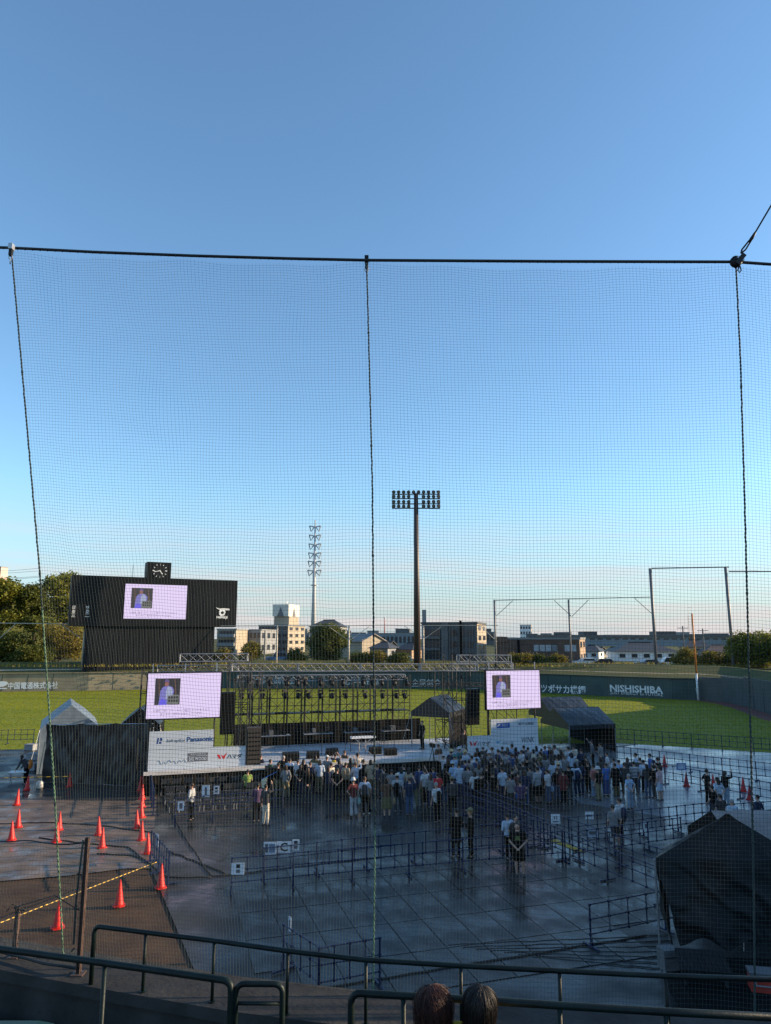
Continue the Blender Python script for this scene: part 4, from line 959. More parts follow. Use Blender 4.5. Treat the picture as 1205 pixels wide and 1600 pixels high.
def gable_tent(name, label, loc, rz, W, L, he, hr, m_roof, m_wall, walls='', drop=.3, seed=1, wm=0.0):
    """ridge along local y; gable ends face -y and +y"""
    t = thing(name, label, 'tent', loc, rz)
    for s in (-1,1):
        mb = MB(); sag(mb, [(s*W/2,0,he),(s*W/2,L,he),(0,L,hr),(0,0,hr)], 26, 12, .12, .045, seed+s, -s); 
        sag(mb, [(s*W/2,0,he-drop),(s*W/2,L,he-drop),(s*W/2,L,he),(s*W/2,0,he)], 16, 2, .0, .05, seed+s+5); mb.build('roof_cloth', m_roof, t, True)
    for nm, y in (('f',0),('b',L)):
        if nm in walls:
            mb = MB(); sag(mb, [(-W/2,y,wm),(W/2,y,wm),(W/2,y,he),(-W/2,y,he)], 16, 10, .08, .07, seed+11); mb.add([(-W/2,y,he),(W/2,y,he),(0,y,hr)], [(0,1,2)]); mb.build('end_cloth', m_wall, t, True)
        elif nm+'g' in walls or 'g' in walls:
            mb = MB(); mb.add([(-W/2,y,he-drop),(W/2,y,he-drop),(W/2,y,he),(0,y,hr),(-W/2,y,he)], [(0,1,2,3,4)]); mb.build('gable_cloth', m_roof, t)
    for nm, x in (('l',-W/2),('r',W/2)):
        if nm in walls:
            mb = MB(); sag(mb, [(x,0,wm),(x,L,wm),(x,L,he),(x,0,he)], 16, 10, .1, .08, seed+17); mb.build('side_cloth', m_wall, t, True)
    for x in (-W/2+.03, W/2-.03):
        for y in (.03, L-.03): MB().tube([(x,y,0),(x,y,he)], .03, 6).build('pole', M_alu, t)
    MB().tube([(0,.05,hr-.05),(0,L-.05,hr-.05)], .025, 6).build('ridge_pole', M_alu, t)
    for s in (-1,1):
        for y in (L*.33,L*.66): MB().bar((s*.04,y,hr+.012),(s*W/2*.99,y,he-.02),.05,.012).build('roof_seam', m_roof, t)
        MB().tube([(s*W/2,0,he-.05),(s*(W/2+.5),-.45,.01)], .01, 5).build('guy_rope', M_steel, t)
    return t
# pop-up tent on the stage
p = SL(uat(672, 3.2, 3), 3.2, DK)
gable_tent('stage_tent', 'black pop-up tent standing on the right half of the stage', p, ST-rad(42), 2.6, 3.2, 2.2, 3.1, M_tarp, M_black, 'gr', seed=4)
# black marquee right of the stage
p = G(868,1172); gable_tent('marquee_tent', 'long black marquee right of the right sponsor board', (p.x,p.y,.01), rad(-74), 4.2, 3.7, 1.95, 2.95, mat('dark_blue_tarp', (.02,.023,.028), .38, .25, 2, bump=.4, bscale=6), M_black, 'bg', seed=7)
p = G(846,1160); gable_tent('marquee_tent', 'second black marquee half hidden behind the right stage screen', (p.x,p.y,.01), rad(-74), 4.0, 3.6, 2.2, 3.4, MATS['dark_blue_tarp'], M_black, 'bg', seed=8)
p = G(215,1190); gable_tent('small_tent', 'small dark tent behind the left stage screen', (p.x,p.y,.01), rad(12), 2.6, 2.6, 2.3, 3.4, M_tarp, M_black, 'frl', seed=9)
# pale tent and black cloth wall at the far left
p = G(100,1215); gable_tent('pale_marquee', 'pale blue-grey gabled tent behind the black cloth wall', (p.x-.55,p.y+1.6,.01), rad(24), 3.3, 5.5, 2.6, 3.95, mat('pale_tent_cloth', (.13,.165,.20), .5, .2, 2, bump=.3), MATS['pale_tent_cloth'], 'fl', seed=12)
a, b = G(66,1222), G(231,1229)
cw = thing('cloth_wall', 'tall slack black cloth wall on poles left of the stage', 'cloth screen', (a.x,a.y,0), math.atan2(b.y-a.y, b.x-a.x)); L = (b-a).length
mb = MB(); zl, zr = 3.15, 3.35; vs = []; nx, ny = 60, 12
for j in range(ny+1):
    for i in range(nx+1):
        u_, v_ = i/nx, j/ny; top = zl+(zr-zl)*u_-.1*math.sin(math.pi*((u_*3) % 1))
        y = .18*mnoise.noise(Vector((u_*9+v_*3, v_*2.2, 1)))+.10*mnoise.noise(Vector((u_*26-v_*7, v_*4, 5)))
        vs.append((L*u_, y, .02+top*v_))
mb.add(vs, [(j*(nx+1)+i, j*(nx+1)+i+1, (j+1)*(nx+1)+i+1, (j+1)*(nx+1)+i) for j in range(ny) for i in range(nx)])
mb.build('cloth', M_tarp, cw, True)
for k in range(4): MB().tube([(L*k/3,.25,0),(L*k/3,.25,3.1)], .03, 6).build('pole', M_steel, cw)
MB().tube([(0,.2,3.1),(L,.2,3.3)], .025, 6).build('top_bar', M_steel, cw)
MB().tube([(-.1,-.3,0),(.05,-.1,2.2)], .025, 6).build('prop', mat('bamboo', (.4,.33,.2), .6), cw)
# ------------------------------------------------------------------ people: one continuous body mesh per pose, clothing and hair as children
V = Vector
def pose_joints(pose):
    J = dict(lean=0.0, hip=.90, kn=[(-.10,.015,.48),(.10,.015,.48)], an=[(-.105,-.02,.08),(.105,-.02,.08)])
    J['el'] = [(-.255,-.03,1.10),(.255,-.03,1.10)]; J['wr'] = [(-.265,.05,.86),(.265,.05,.86)]
    if pose == 'front': J['el'] = [(-.26,-.01,1.10),(.26,-.01,1.10)]; J['wr'] = [(-.05,.19,.93),(.05,.19,.93)]
    if pose == 'behind': J['el'] = [(-.27,-.08,1.12),(.27,-.08,1.12)]; J['wr'] = [(-.04,-.17,.93),(.04,-.17,.93)]
    if pose == 'raised': J['el'] = [(-.30,.16,1.42),(.30,.16,1.42)]; J['wr'] = [(-.10,.24,1.66),(.10,.24,1.66)]
    if pose == 'phone': J['el'] = [(-.25,0,1.11),(.25,0,1.11)]; J['wr'] = [(-.08,.26,1.22),(.20,.20,1.0)]
    if pose == 'hip': J['el'] = [(-.36,-.06,1.14),(.255,-.02,1.10)]; J['wr'] = [(-.17,-.02,.98),(.26,.07,.87)]; J['kn'][1] = (.13,.06,.48); J['an'][1] = (.17,.04,.08)
    if pose == 'cross': J['el'] = [(-.25,.06,1.12),(.25,.06,1.12)]; J['wr'] = [(.10,.20,1.16),(-.10,.22,1.18)]
    if pose == 'oneup': J['el'] = [(-.255,-.03,1.10),(.29,.14,1.42)]; J['wr'] = [(-.26,.05,.86),(.16,.26,1.70)]
    if pose == 'shift': J['kn'] = [(-.07,.0,.48),(.15,.08,.49)]; J['an'] = [(-.06,-.02,.08),(.19,.05,.08)]; J['el'] = [(-.25,.0,1.10),(.28,-.08,1.11)]; J['wr'] = [(-.20,.16,.93),(.22,-.02,.88)]
    if pose == 'walk': J['kn'] = [(-.09,.17,.50),(.09,-.06,.48)]; J['an'] = [(-.09,.26,.10),(.09,-.32,.13)]; J['el'] = [(-.25,-.12,1.12),(.25,.06,1.12)]; J['wr'] = [(-.25,-.12,.88),(.25,.2,.92)]
    if pose == 'bend': J['lean'] = .55; J['wr'] = [(-.2,.55,.80),(.2,.55,.80)]; J['el'] = [(-.25,.36,1.0),(.25,.36,1.0)]
    if pose == 'sit':
        J['hip'] = .50; J['kn'] = [(-.12,.42,.50),(.12,.42,.50)]; J['an'] = [(-.12,.40,.08),(.12,.40,.08)]
        J['el'] = [(-.25,.02,.72),(.25,.02,.72)]; J['wr'] = [(-.12,.28,.60),(.12,.28,.60)]
    return J
def spine(J):
    h, l = J['hip'], J['lean']; dz = h-.90
    f = lambda z, y=0: V((0, y+l*(z-.90)*1.0, .90+(z-.90)*math.sqrt(max(.3,1-l*l))+dz))
    return f
def arm(mb, J, s, r0, r1, r2, full=True, cut=1.0):
    f = spine(J); sh = f(1.385); sh = V((s*.185, sh.y, sh.z)); i = 0 if s < 0 else 1; el, wr = V(J['el'][i]), V(J['wr'][i])
    ps = [V((s*.10, sh.y, sh.z+.01)), sh, sh.lerp(el,.5), el]; rs = [r0*1.1, r0, (r0+r1)/2, r1]
    if full: 
        w2 = el.lerp(wr, cut); ps += [el.lerp(w2,.5), w2]; rs += [(r1+r2)/2, r2]
    else: ps[-1] = sh.lerp(el,.8)
    mb.tube(ps, rs, 8); return el, wr
def leg(mb, J, s, r0, r1, r2, upto=2.0):
    i = 0 if s < 0 else 1; hp = V((s*.085, 0, J['hip'])); kn, an = V(J['kn'][i]), V(J['an'][i])
    if upto < 1: mb.tube([hp, hp.lerp(kn,.5), hp.lerp(kn,upto+.25)], [r0,(r0+r1)/2+.005,r1+.018], 8)
    else: mb.tube([hp, hp.lerp(kn,.5), kn, kn.lerp(an,.4), an], [r0,(r0+r1)/2,r1,r1*.98,r2], 8)
def torso(mb, J, g, zlo=.86, flare=0.0):
    f = spine(J); z = [zlo,.98,1.10,1.24,1.36,1.425]; rx = [.15+flare,.15,.138,.158,.165,.085]; ry = [.105+flare,.105,.10,.112,.098,.065]
    mb.sweep([f(a) for a in z], [a+g for a in rx], [a+g for a in ry], 14)
def body_mesh(pose):
    J = pose_joints(pose); f = spine(J); mb = MB(); torso(mb, J, 0)
    hc = f(1.592, .015); nk = f(1.40)
    mb.tube([nk, nk.lerp(hc,.6)], [.058,.052], 8); mb.ball(hc, .074, .094, .112, 14, 10); mb.ball(hc+V((0,.03,-.055)), .055, .06, .055, 10, 7)
    mb.tube([hc+V((0,.088,.005)), hc+V((0,.112,-.028))], [.009,.014], 6)
    for s in (-1,1): mb.ball(hc+V((s*.077,-.008,-.01)), .012, .022, .032, 6, 5)
    mb.ball((0,0,J['hip']+.03), .155, .11, .10, 12, 8)
    for s in (-1,1):
        leg(mb, J, s, .085, .055, .038); i = 0 if s < 0 else 1; an = V(J['an'][i]); mb.sweep([an+V((0,-.05,-.03)), an+V((0,.05,-.045)), an+V((0,.15,-.06))], [.035,.042,.03], [.035,.028,.016], 8)
        el, wr = arm(mb, J, s, .047, .036, .026); d = (wr-el).normalized(); sd = V((0,1,0)) if abs(d.y) < .7 else V((0,0,1)); sd = (sd-d*sd.dot(d)).normalized(); nn = d.cross(sd)
        mb.tube([wr, wr+d*.045, wr+d*.085], [.026,.034,.032], 7)
        for k, (o, L) in enumerate(((-.027,.062),(-.009,.075),(.009,.072),(.027,.055))):
            b0 = wr+d*.075+sd*o; mb.tube([b0, b0+d*L*.55, b0+d*L*.85+nn*(-s)*.02], [.0105,.010,.008], 5)
        b0 = wr+d*.03+sd*.03; mb.tube([b0, b0+sd*.025+d*.03, b0+sd*.03+d*.06], [.012,.011,.009], 5)
    return remesh(mb, .0135, 1), hc
POSES = ['stand','front','behind','raised','phone','walk','bend','sit']
BODY = {}; HEADC = {}; SHIRT = {}; LEGS = {}
def upper(pose, long, zlo, flare):
    k = (pose, long, zlo)
    if k not in SHIRT:
        J = pose_joints(pose); mb = MB(); torso(mb, J, .02, zlo, flare)
        for s in (-1,1): arm(mb, J, s, .066, .053, .042, long, .92)
        SHIRT[k] = remesh(mb, .024, 2)
    return SHIRT[k]
def lower(pose, kind):
    lp = pose if pose in ('walk','sit','hip','shift') else 'stand'; k = (lp, kind)
    if k not in LEGS:
        J = pose_joints(lp); mb = MB(); mb.ball((0,0,J['hip']+.02), .172, .127, .12, 12, 8)
        if kind == 'skirt':
            if lp == 'sit': mb.sweep([(0,-.05,.52),(0,.2,.53),(0,.46,.52)], [.17,.2,.2], [.11,.1,.1], 14)
            else: mb.sweep([(0,0,1.0),(0,0,.8),(0,0,.55),(0,0,.36)], [.15,.19,.23,.26], [.11,.15,.19,.22], 16)
        elif kind == 'long': mb.sweep([(0,0,1.0),(0,0,.7),(0,0,.4),(0,0,.14)], [.16,.19,.2,.21], [.115,.14,.15,.16], 16)
        else:
            for s in (-1,1): leg(mb, J, s, .105, .074, .062 if kind != 'wide' else .10, .75 if kind == 'shorts' else 2.0)
        LEGS[k] = remesh(mb, .024, 2)
    return LEGS[k]
SHOE = {}
def shoes(pose):
    lp = pose if pose in ('walk','sit','hip','shift') else 'stand'
    if lp not in SHOE:
        J = pose_joints(lp); mb = MB()
        for an in J['an']:
            an = V(an); mb.sweep([an+V((0,-.075,-.045)), an+V((0,.04,-.04)), an+V((0,.13,-.055)), an+V((0,.175,-.06))], [.036,.045,.045,.028], [.035,.04,.028,.016], 8)
        SHOE[lp] = remesh(mb, .016, 1)
    return SHOE[lp]
def rm(mb, v=.016, s=2): return remesh(mb, v, s)
HAIR = {}
mb = MB(); mb.ball((0,-.018,.03), .086, .098, .098, 14, 10); HAIR['short'] = rm(mb)
mb = MB(); mb.ball((0,-.018,.028), .09, .10, .10, 14, 10); mb.sweep([(0,-.05,.04),(0,-.085,-.08),(0,-.09,-.2),(0,-.085,-.30)], [.085,.095,.10,.07], [.06,.05,.042,.025], 12); HAIR['long'] = rm(mb)
mb = MB(); mb.ball((0,-.018,.028), .09, .10, .10, 14, 10); mb.sweep([(0,-.03,.0),(0,-.045,-.1),(0,-.04,-.15)], [.088,.098,.085], [.075,.07,.06], 12); HAIR['bob'] = rm(mb)
mb = MB(); mb.ball((0,-.018,.028), .086, .098, .098, 14, 10); mb.ball((0,-.1,.075), .04, .04, .04, 8, 6); HAIR['bun'] = rm(mb)
HAT = {}
HAT['cap'] = MB().lathe([(.098,0),(.10,.04),(.085,.085),(.04,.11),(.005,.115)], 14, (0,-.012,.035)).add([(-.075,.06,.04),(.075,.06,.04),(.06,.175,.03),(-.06,.175,.03),(-.075,.06,.05),(.075,.06,.05),(.06,.175,.038),(-.06,.175,.038)],[(0,1,2,3),(7,6,5,4),(2,6,7,3),(1,5,6,2),(0,3,7,4)]).mesh('hat', None, True)
HAT['bucket'] = MB().lathe([(.155,-.02),(.157,-.016),(.105,.035),(.098,.09),(.08,.115),(.005,.12)], 16, (0,-.012,.02)).mesh('hat', None, True)
HAT['straw'] = MB().lathe([(.205,.012),(.207,.02),(.105,.04),(.10,.10),(.075,.125),(.005,.13)], 18, (0,-.012,.02)).mesh('hat', None, True)
mb = MB(); mb.sweep([(0,-.17,.86),(0,-.215,.95),(0,-.23,1.12),(0,-.20,1.30),(0,-.165,1.36)], [.13,.15,.15,.13,.08], [.05,.08,.095,.075,.03], 12); BACKPACK = rm(mb, .022)
mb = MB(); mb.sweep([(.30,0,.52),(.31,0,.62),(.31,0,.80)], [.05,.075,.055], [.12,.16,.14], 10); TOTE = rm(mb, .02)
STRAP = MB().tube([(.30,.1,.80),(.24,.09,1.1),(.20,.03,1.42),(.24,-.09,1.1),(.30,-.1,.80)], .012, 5).mesh('strap')
EYE = MB(); 
for s in (-1,1): EYE.ball((s*.03,.088,.012), .012, .008, .008, 6, 5)
EYE.tube([(-.022,.093,-.052),(.022,.093,-.052)], .005, 4); EYE = EYE.mesh('facial_features', M_ink)
PHONE = MB().box(-.04,.04,-.005,.005,-.08,.08).mesh('phone', M_blackpaint)
COL = dict(white=(.52,.53,.54), cream=(.56,.50,.40), black=(.012,.012,.014), charcoal=(.04,.04,.043), grey=(.20,.20,.205), lgrey=(.36,.37,.38), navy=(.018,.026,.06), dblue=(.03,.06,.16), blue=(.05,.13,.36), lblue=(.30,.42,.58), pblue=(.44,.52,.62),
           teal=(.05,.17,.19), mint=(.25,.42,.40), green=(.03,.075,.045), lime=(.22,.30,.07), olive=(.10,.09,.04), khaki=(.20,.17,.10), beige=(.38,.30,.21), tan=(.28,.19,.11), brown=(.09,.05,.03), red=(.50,.03,.035), dred=(.12,.02,.022), salmon=(.38,.14,.12), pink=(.50,.33,.34),
           purple=(.07,.04,.09), yellow=(.5,.36,.03), orange=(.5,.16,.03), jeans=(.06,.09,.16), ljeans=(.20,.27,.35), straw=(.52,.40,.22), hair=(.012,.010,.009), hbrown=(.055,.028,.015), hgrey=(.30,.29,.28), hblond=(.28,.17,.06))
def cm(c, kind='cloth'):
    return mat('%s_%s' % (c, kind), COL[c], .85 if kind == 'cloth' else .5, .22, 9, bump=.25 if kind == 'cloth' else 0, bscale=45, spec=.3)
def stripes(a, b, n=14.0):
    nm = 'stripe_%s_%s' % (a, b)
    if nm in MATS: return MATS[nm]
    m = bpy.data.materials.new(nm); m.use_nodes = True; t = m.node_tree; bs = t.nodes['Principled BSDF']; bs.inputs['Roughness'].default_value = .85
    co = t.nodes.new('ShaderNodeTexCoord'); sx = t.nodes.new('ShaderNodeSeparateXYZ'); t.links.new(co.outputs['Object'], sx.inputs[0])
    mm = t.nodes.new('ShaderNodeMath'); mm.operation = 'MULTIPLY'; mm.inputs[1].default_value = n; t.links.new(sx.outputs['Z'], mm.inputs[0])
    fr = t.nodes.new('ShaderNodeMath'); fr.operation = 'FRACT'; t.links.new(mm.outputs[0], fr.inputs[0]); gt = t.nodes.new('ShaderNodeMath'); gt.operation = 'GREATER_THAN'; gt.inputs[1].default_value = .5; t.links.new(fr.outputs[0], gt.inputs[0])
    mx = t.nodes.new('ShaderNodeMix'); mx.data_type = 'RGBA'; mx.inputs['A'].default_value = (*COL[a],1); mx.inputs['B'].default_value = (*COL[b],1); t.links.new(gt.outputs[0], mx.inputs['Factor']); t.links.new(mx.outputs['Result'], bs.inputs['Base Color'])
    MATS[nm] = m; return m
def person(label, loc, rz, pose='stand', h=1.66, top='white', sleeve='s', bot='black', legk='trousers', hair='short', hcol='hair', hat=None, extras='', shoe='charcoal', group='audience in front of the stage', hem=None, bag='black'):
    if pose not in BODY: BODY[pose], HEADC[pose] = body_mesh(pose)
    t = thing('person', label, 'person', loc, rz, group); t.scale = (h/1.70,)*3
    link('body', BODY[pose], t, m=M_skin)
    zlo, fl = {'l': (.72,.03), 'd': (.55,.07), None: (.86,.012)}[hem]
    link('shirt', upper(pose, sleeve == 'l', zlo, fl), t, m=stripes(*top[1:].split('/')) if top[0] == '=' else cm(top))
    link({'trousers':'trousers','wide':'trousers','shorts':'shorts','skirt':'skirt','long':'skirt'}[legk], lower(pose, legk), t, m=cm(bot))
    link('shoes', shoes(pose), t, m=cm(shoe, 'leather'))
    hc = HEADC[pose]
    link('hair', HAIR[hair], t, hc, cm(hcol, 'hair'))
    if hat: k, c = hat.split(':'); link('hat', HAT[k], t, hc+V((0,-.005,.03)), cm(c))
    if 'k' in extras: link('backpack', BACKPACK, t, m=cm(bag))
    if 't' in extras: o = link('bag', TOTE, t, m=cm(bag)); link('strap', STRAP, o, m=cm(bag))
    if 'f' in extras: link('facial_features', EYE, t, hc)
    if 'p' in extras:
        J = pose_joints(pose); a, b = V(J['wr'][0]), V(J['wr'][1]); o = link('phone', PHONE, t, (a+b)/2+V((0,.05,.08)) if pose == 'raised' else a+V((0,.06,.09)))
    return t
def at_head(px, py, h, z=0.0):                 # ground point under a head seen at px,py
    return G(px, py, h+z) - V((0,0,h))
PP = [
# px, head py, turn(0=stage), dict
(408,1179,-10,dict(top='navy',sleeve='l',bot='black',label='person in navy jacket at the stage front beside the subwoofers')),
(422,1187,20,dict(top='green',sleeve='l',bot='jeans',pose='phone',label='person in dark green jacket holding a flag pole')),
(402,1224,-15,dict(top='purple',sleeve='l',bot='black',extras='t',bag='tan',label='person in dark purple shirt with a tan bag, back by the chairs')),
(417,1226,10,dict(top='charcoal',sleeve='l',bot='cream',label='person in black jacket and white trousers near the chairs')),
(443,1181,0,dict(top='black',sleeve='l',bot='black',hcol='hgrey',legk='long',label='grey-haired person in a long black dress by the subwoofer')),
(453,1185,-8,dict(top='pblue',bot='black',label='person in pale blue T-shirt and black trousers at the stage lip')),
(464,1187,12,dict(top='white',bot='charcoal',extras='t',bag='navy',label='person in white T-shirt with a navy shoulder bag at the stage lip')),
(476,1187,5,dict(top='black',pose='behind',bot='black',legk='skirt',hair='long',shoe='orange',label='person in black with orange shoes, hands behind the back')),
(491,1180,0,dict(top='olive',sleeve='l',bot='black',hair='bob',label='person in olive jacket facing the stage')),
(510,1182,6,dict(top='grey',bot='black',hat='cap:white',label='person in white cap and grey shirt facing the stage')),
(523,1178,0,dict(top='navy',pose='raised',bot='black',extras='pk',bag='yellow',label='person with a yellow backpack raising both arms for a photo')),
(540,1173,8,dict(top='brown',sleeve='l',bot='charcoal',hcol='hbrown',label='brown-haired person in brown top closest to the stage lip')),
(518,1192,-30,dict(top='cream',pose='walk',bot='navy',label='person in cream shirt striding with a bare arm swinging')),
(541,1192,4,dict(top='beige',sleeve='l',bot='black',extras='k',bag='tan',label='person in beige top with a tan backpack')),
(560,1177,-4,dict(top='cream',bot='navy',h=1.75,label='tall person in cream shirt left of the sign A')),
(580,1188,0,dict(top='beige',sleeve='l',hem='l',bot='tan',hair='bob',label='person in a long beige coat right beside the sign A')),
(553,1217,-6,dict(top='dred',bot='lgrey',legk='wide',hat='bucket:white',extras='t',bag='mint',label='person in white hat with a mint bag and pale wide trousers')),
(571,1214,8,dict(top='pblue',bot='black',legk='wide',hcol='hbrown',extras='k',bag='charcoal',shoe='white',label='person with a charcoal backpack and white shoes behind the crowd')),
(301,1224,-70,dict(top='lgrey',sleeve='l',bot='black',hcol='hbrown',pose='front',group=None,label='lone person in grey cardigan standing before the barrier by the chairs')),
(605,1216,-10,dict(top='brown',sleeve='l',bot='olive',legk='skirt',extras='t',bag='tan',hair='bob',label='person in brown patterned dress with a tan shoulder bag')),
(620,1211,4,dict(top='lgrey',bot='charcoal',hat='cap:cream',extras='k',bag='black',label='person in cream cap and grey shirt with black straps')),
(633,1194,0,dict(top='black',sleeve='l',bot='charcoal',pose='phone',label='person in black shirt right of the red cone by the stage')),
(638,1200,10,dict(top='beige',bot='brown',legk='wide',hair='long',extras='t',bag='mint',label='person in beige blouse with brown wide trousers and a mint tote')),
(664,1202,-4,dict(top='white',bot='black',legk='long',hcol='hbrown',label='person in white shirt and long black skirt left of the red shirt')),
(685,1208,5,dict(top='red',bot='navy',label='person in bright red T-shirt')),
(683,1223,-3,dict(top='white',bot='black',hcol='hgrey',extras='k',bag='black',label='grey-haired person with a black backpack standing below the red shirt')),
(707,1216,4,dict(top='charcoal',sleeve='l',bot='black',hat='cap:khaki',label='person in khaki cap and charcoal jacket')),
(717,1192,-6,dict(top='pblue',sleeve='l',hem='l',bot='navy',h=1.74,label='tall person in long pale blue blouse')),
(709,1192,10,dict(top='lblue',bot='navy',hat='cap:white',label='person in white cap and light blue shirt beside the pale blouse')),
(695,1180,-8,dict(top='white',pose='raised',bot='jeans',hat='cap:white',extras='p',label='person in white cap and white shirt raising a phone')),
(686,1163,25,dict(top='brown',sleeve='l',bot='charcoal',hcol='hbrown',h=1.78,pose='phone',group=None,label='camera operator in brown beside the tripod at the stage lip')),
(705,1172,0,dict(top='navy',bot='black',hat='straw:straw',label='person in straw hat and navy top at the front')),
(719,1169,-5,dict(top='teal',bot='charcoal',hat='straw:white',label='person in wide white sun hat and teal top')),
(728,1173,6,dict(top='pblue',bot='navy',hat='bucket:straw',label='person in straw bucket hat and pale blue shirt')),
(710,1180,-4,dict(top='lblue',bot='navy',hat='bucket:teal',label='person in teal bucket hat')),
(738,1181,8,dict(top='white',bot='black',extras='k',bag='navy',label='person in white shirt with a navy backpack amid the crowd')),
(755,1167,-6,dict(top='charcoal',bot='black',hat='cap:white',label='person in white cap and charcoal shirt close to the stage')),
(765,1175,4,dict(top='grey',bot='black',hat='bucket:white',label='person in white bucket hat and grey shirt')),
(752,1186,0,dict(top='navy',bot='lgrey',legk='skirt',hair='long',label='long-haired person in navy top and pale grey skirt')),
(740,1205,-8,dict(top='white',bot='black',hair='bob',extras='k',bag='black',label='person with bobbed hair and black backpack over a white shirt')),
(753,1208,6,dict(top='black',sleeve='l',bot='black',legk='long',label='person in a plain long black dress right of the white shirts')),
(778,1171,-4,dict(top='dblue',bot='black',label='person in dark blue shirt below the white sponsor board')),
(791,1174,2,dict(top='=white/navy',bot='navy',label='person in bold white and navy striped shirt')),
(799,1163,-10,dict(top='lblue',sleeve='l',bot='navy',h=1.78,label='tallest person in light blue shirt before the sponsor board')),
(784,1199,5,dict(top='pblue',bot='navy',h=1.74,label='stout person in pale blue polo shirt at the crowd rear')),
(798,1211,-6,dict(top='grey',bot='charcoal',extras='t',bag='blue',label='person in grey T-shirt with a blue tote bag')),
(811,1205,10,dict(top='=dred/charcoal',bot='black',label='person in dark red striped shirt')),
(814,1219,0,dict(top='purple',bot='charcoal',label='person in dark purple top at the crowd rear')),
(818,1165,6,dict(top='navy',bot='black',h=1.76,label='tall person in navy behind the white T-shirt')),
(814,1172,-3,dict(top='white',bot='black',label='person in plain white T-shirt below the sponsor board')),
(832,1171,5,dict(top='cream',bot='khaki',hair='bob',label='person with bobbed hair in cream top')),
(827,1198,-5,dict(top='grey',bot='charcoal',hat='bucket:charcoal',legk='wide',label='person in charcoal bucket hat and grey top')),
(840,1198,4,dict(top='lgrey',sleeve='l',hem='l',bot='black',legk='skirt',label='person in grey-brown sweater and black skirt')),
(842,1175,-4,dict(top='olive',bot='charcoal',extras='t',bag='blue',label='person in olive shirt with a bright blue bag')),
(852,1166,8,dict(top='blue',sleeve='l',bot='jeans',label='person in denim-blue jacket near the tent')),
(736,1166,0,dict(top='charcoal',bot='black',label='dark-haired person in charcoal at the front under the right board')),
(747,1169,6,dict(top='black',bot='charcoal',hair='bob',label='person with bobbed hair in black at the front')),
(769,1168,-5,dict(top='grey',bot='navy',hcol='hbrown',label='brown-haired person in grey at the front')),
(773,1191,4,dict(top='charcoal',sleeve='l',bot='black',extras='k',bag='navy',label='person in charcoal jacket with a navy backpack')),
(726,1188,-6,dict(top='dblue',bot='jeans',extras='k',bag='black',label='person in dark blue shirt with a black backpack')),
(760,1196,8,dict(top='black',bot='jeans',hcol='hbrown',label='brown-haired person in black T-shirt mid-crowd')),
(846,1190,-8,dict(top='dblue',bot='black',hair='long',label='long-haired person in dark blue mid-crowd')),
(806,1185,3,dict(top='charcoal',bot='navy',hair='bob',extras='t',bag='cream',label='person with bobbed hair carrying a cream bag mid-crowd')),
(824,1183,-2,dict(top='black',bot='black',hat='cap:navy',label='person in navy cap and black shirt mid-crowd')),
(859,1165,-3,dict(top='black',bot='khaki',hat='bucket:lgrey',label='person in grey bucket hat and black top')),
(868,1166,4,dict(top='white',sleeve='l',hem='l',bot='khaki',hat='cap:charcoal',label='person in charcoal cap and long white shirt')),
(857,1202,0,dict(top='white',bot='jeans',extras='t',bag='lblue',label='person in white T-shirt with a light blue bag and jeans')),
(873,1193,-8,dict(top='charcoal',bot='black',hat='straw:straw',label='person in wide straw hat beside the dark red coat')),
(878,1203,6,dict(top='dred',sleeve='l',hem='l',bot='black',label='person in long dark red coat')),
(888,1196,-4,dict(top='black',bot='charcoal',pose='phone',extras='p',label='person in black looking at a phone')),
(887,1167,10,dict(top='white',bot='khaki',extras='k',bag='navy',label='person with navy backpack over white near the marquee')),
(898,1165,-50,dict(top='cream',sleeve='l',hem='l',bot='lgrey',label='person in long cream shirt turned sideways near the marquee')),
(900,1193,2,dict(top='pblue',bot='navy',hair='bob',extras='k',bag='navy',label='person with bobbed hair in pale blue shirt and navy overalls')),
(926,1195,-4,dict(top='salmon',bot='ljeans',legk='wide',label='person in salmon pink shirt and pale jeans')),
(934,1199,8,dict(top='black',bot='khaki',hat='bucket:white',label='person in white bucket hat and black top beside the salmon shirt')),
(946,1193,-3,dict(top='blue',bot='dblue',legk='long',hcol='hbrown',label='person in long blue dress')),
(926,1157,0,dict(top='=navy/grey',sleeve='l',bot='black',label='person in patterned dark top under the marquee edge')),
(940,1161,20,dict(top='grey',bot='navy',label='person in grey shirt at the right end of the marquee')),
(950,1176,-40,dict(top='white',bot='teal',extras='t',bag='mint',label='person in white with a mint bag turned sideways')),
(959,1185,5,dict(top='white',bot='charcoal',label='person in white shirt behind the black coat')),
(968,1188,-4,dict(top='lblue',bot='black',legk='shorts',label='person in light blue shirt and black shorts')),
(961,1193,3,dict(top='black',sleeve='l',hem='d',bot='olive',legk='wide',label='person in long black coat and olive trousers')),
(983,1210,-2,dict(top='lblue',bot='ljeans',hcol='hgrey',label='person all in light blue and denim at the crowd rear')),
(989,1190,6,dict(top='=navy/white',bot='charcoal',label='person in navy and white striped shirt at the right end')),
(994,1177,-6,dict(top='pblue',bot='jeans',h=1.75,label='tall person in pale blue shirt and jeans at the right end')),
(1005,1188,70,dict(top='pblue',sleeve='l',bot='black',pose='phone',label='person in pale shirt over black turned to the right')),
(1016,1178,-8,dict(top='blue',bot='navy',extras='k',bag='navy',label='person in blue vest with a navy backpack at the right end')),
(1020,1196,4,dict(top='black',bot='charcoal',extras='t',bag='white',label='person in black with a large white bag at the right end')),
(1029,1198,-12,dict(top='pink',bot='pblue',legk='shorts',label='person in pink T-shirt and pale shorts at the right end')),
(1030,1184,8,dict(top='black',sleeve='l',bot='black',h=1.74,label='tall person in black jacket beside the far cone')),
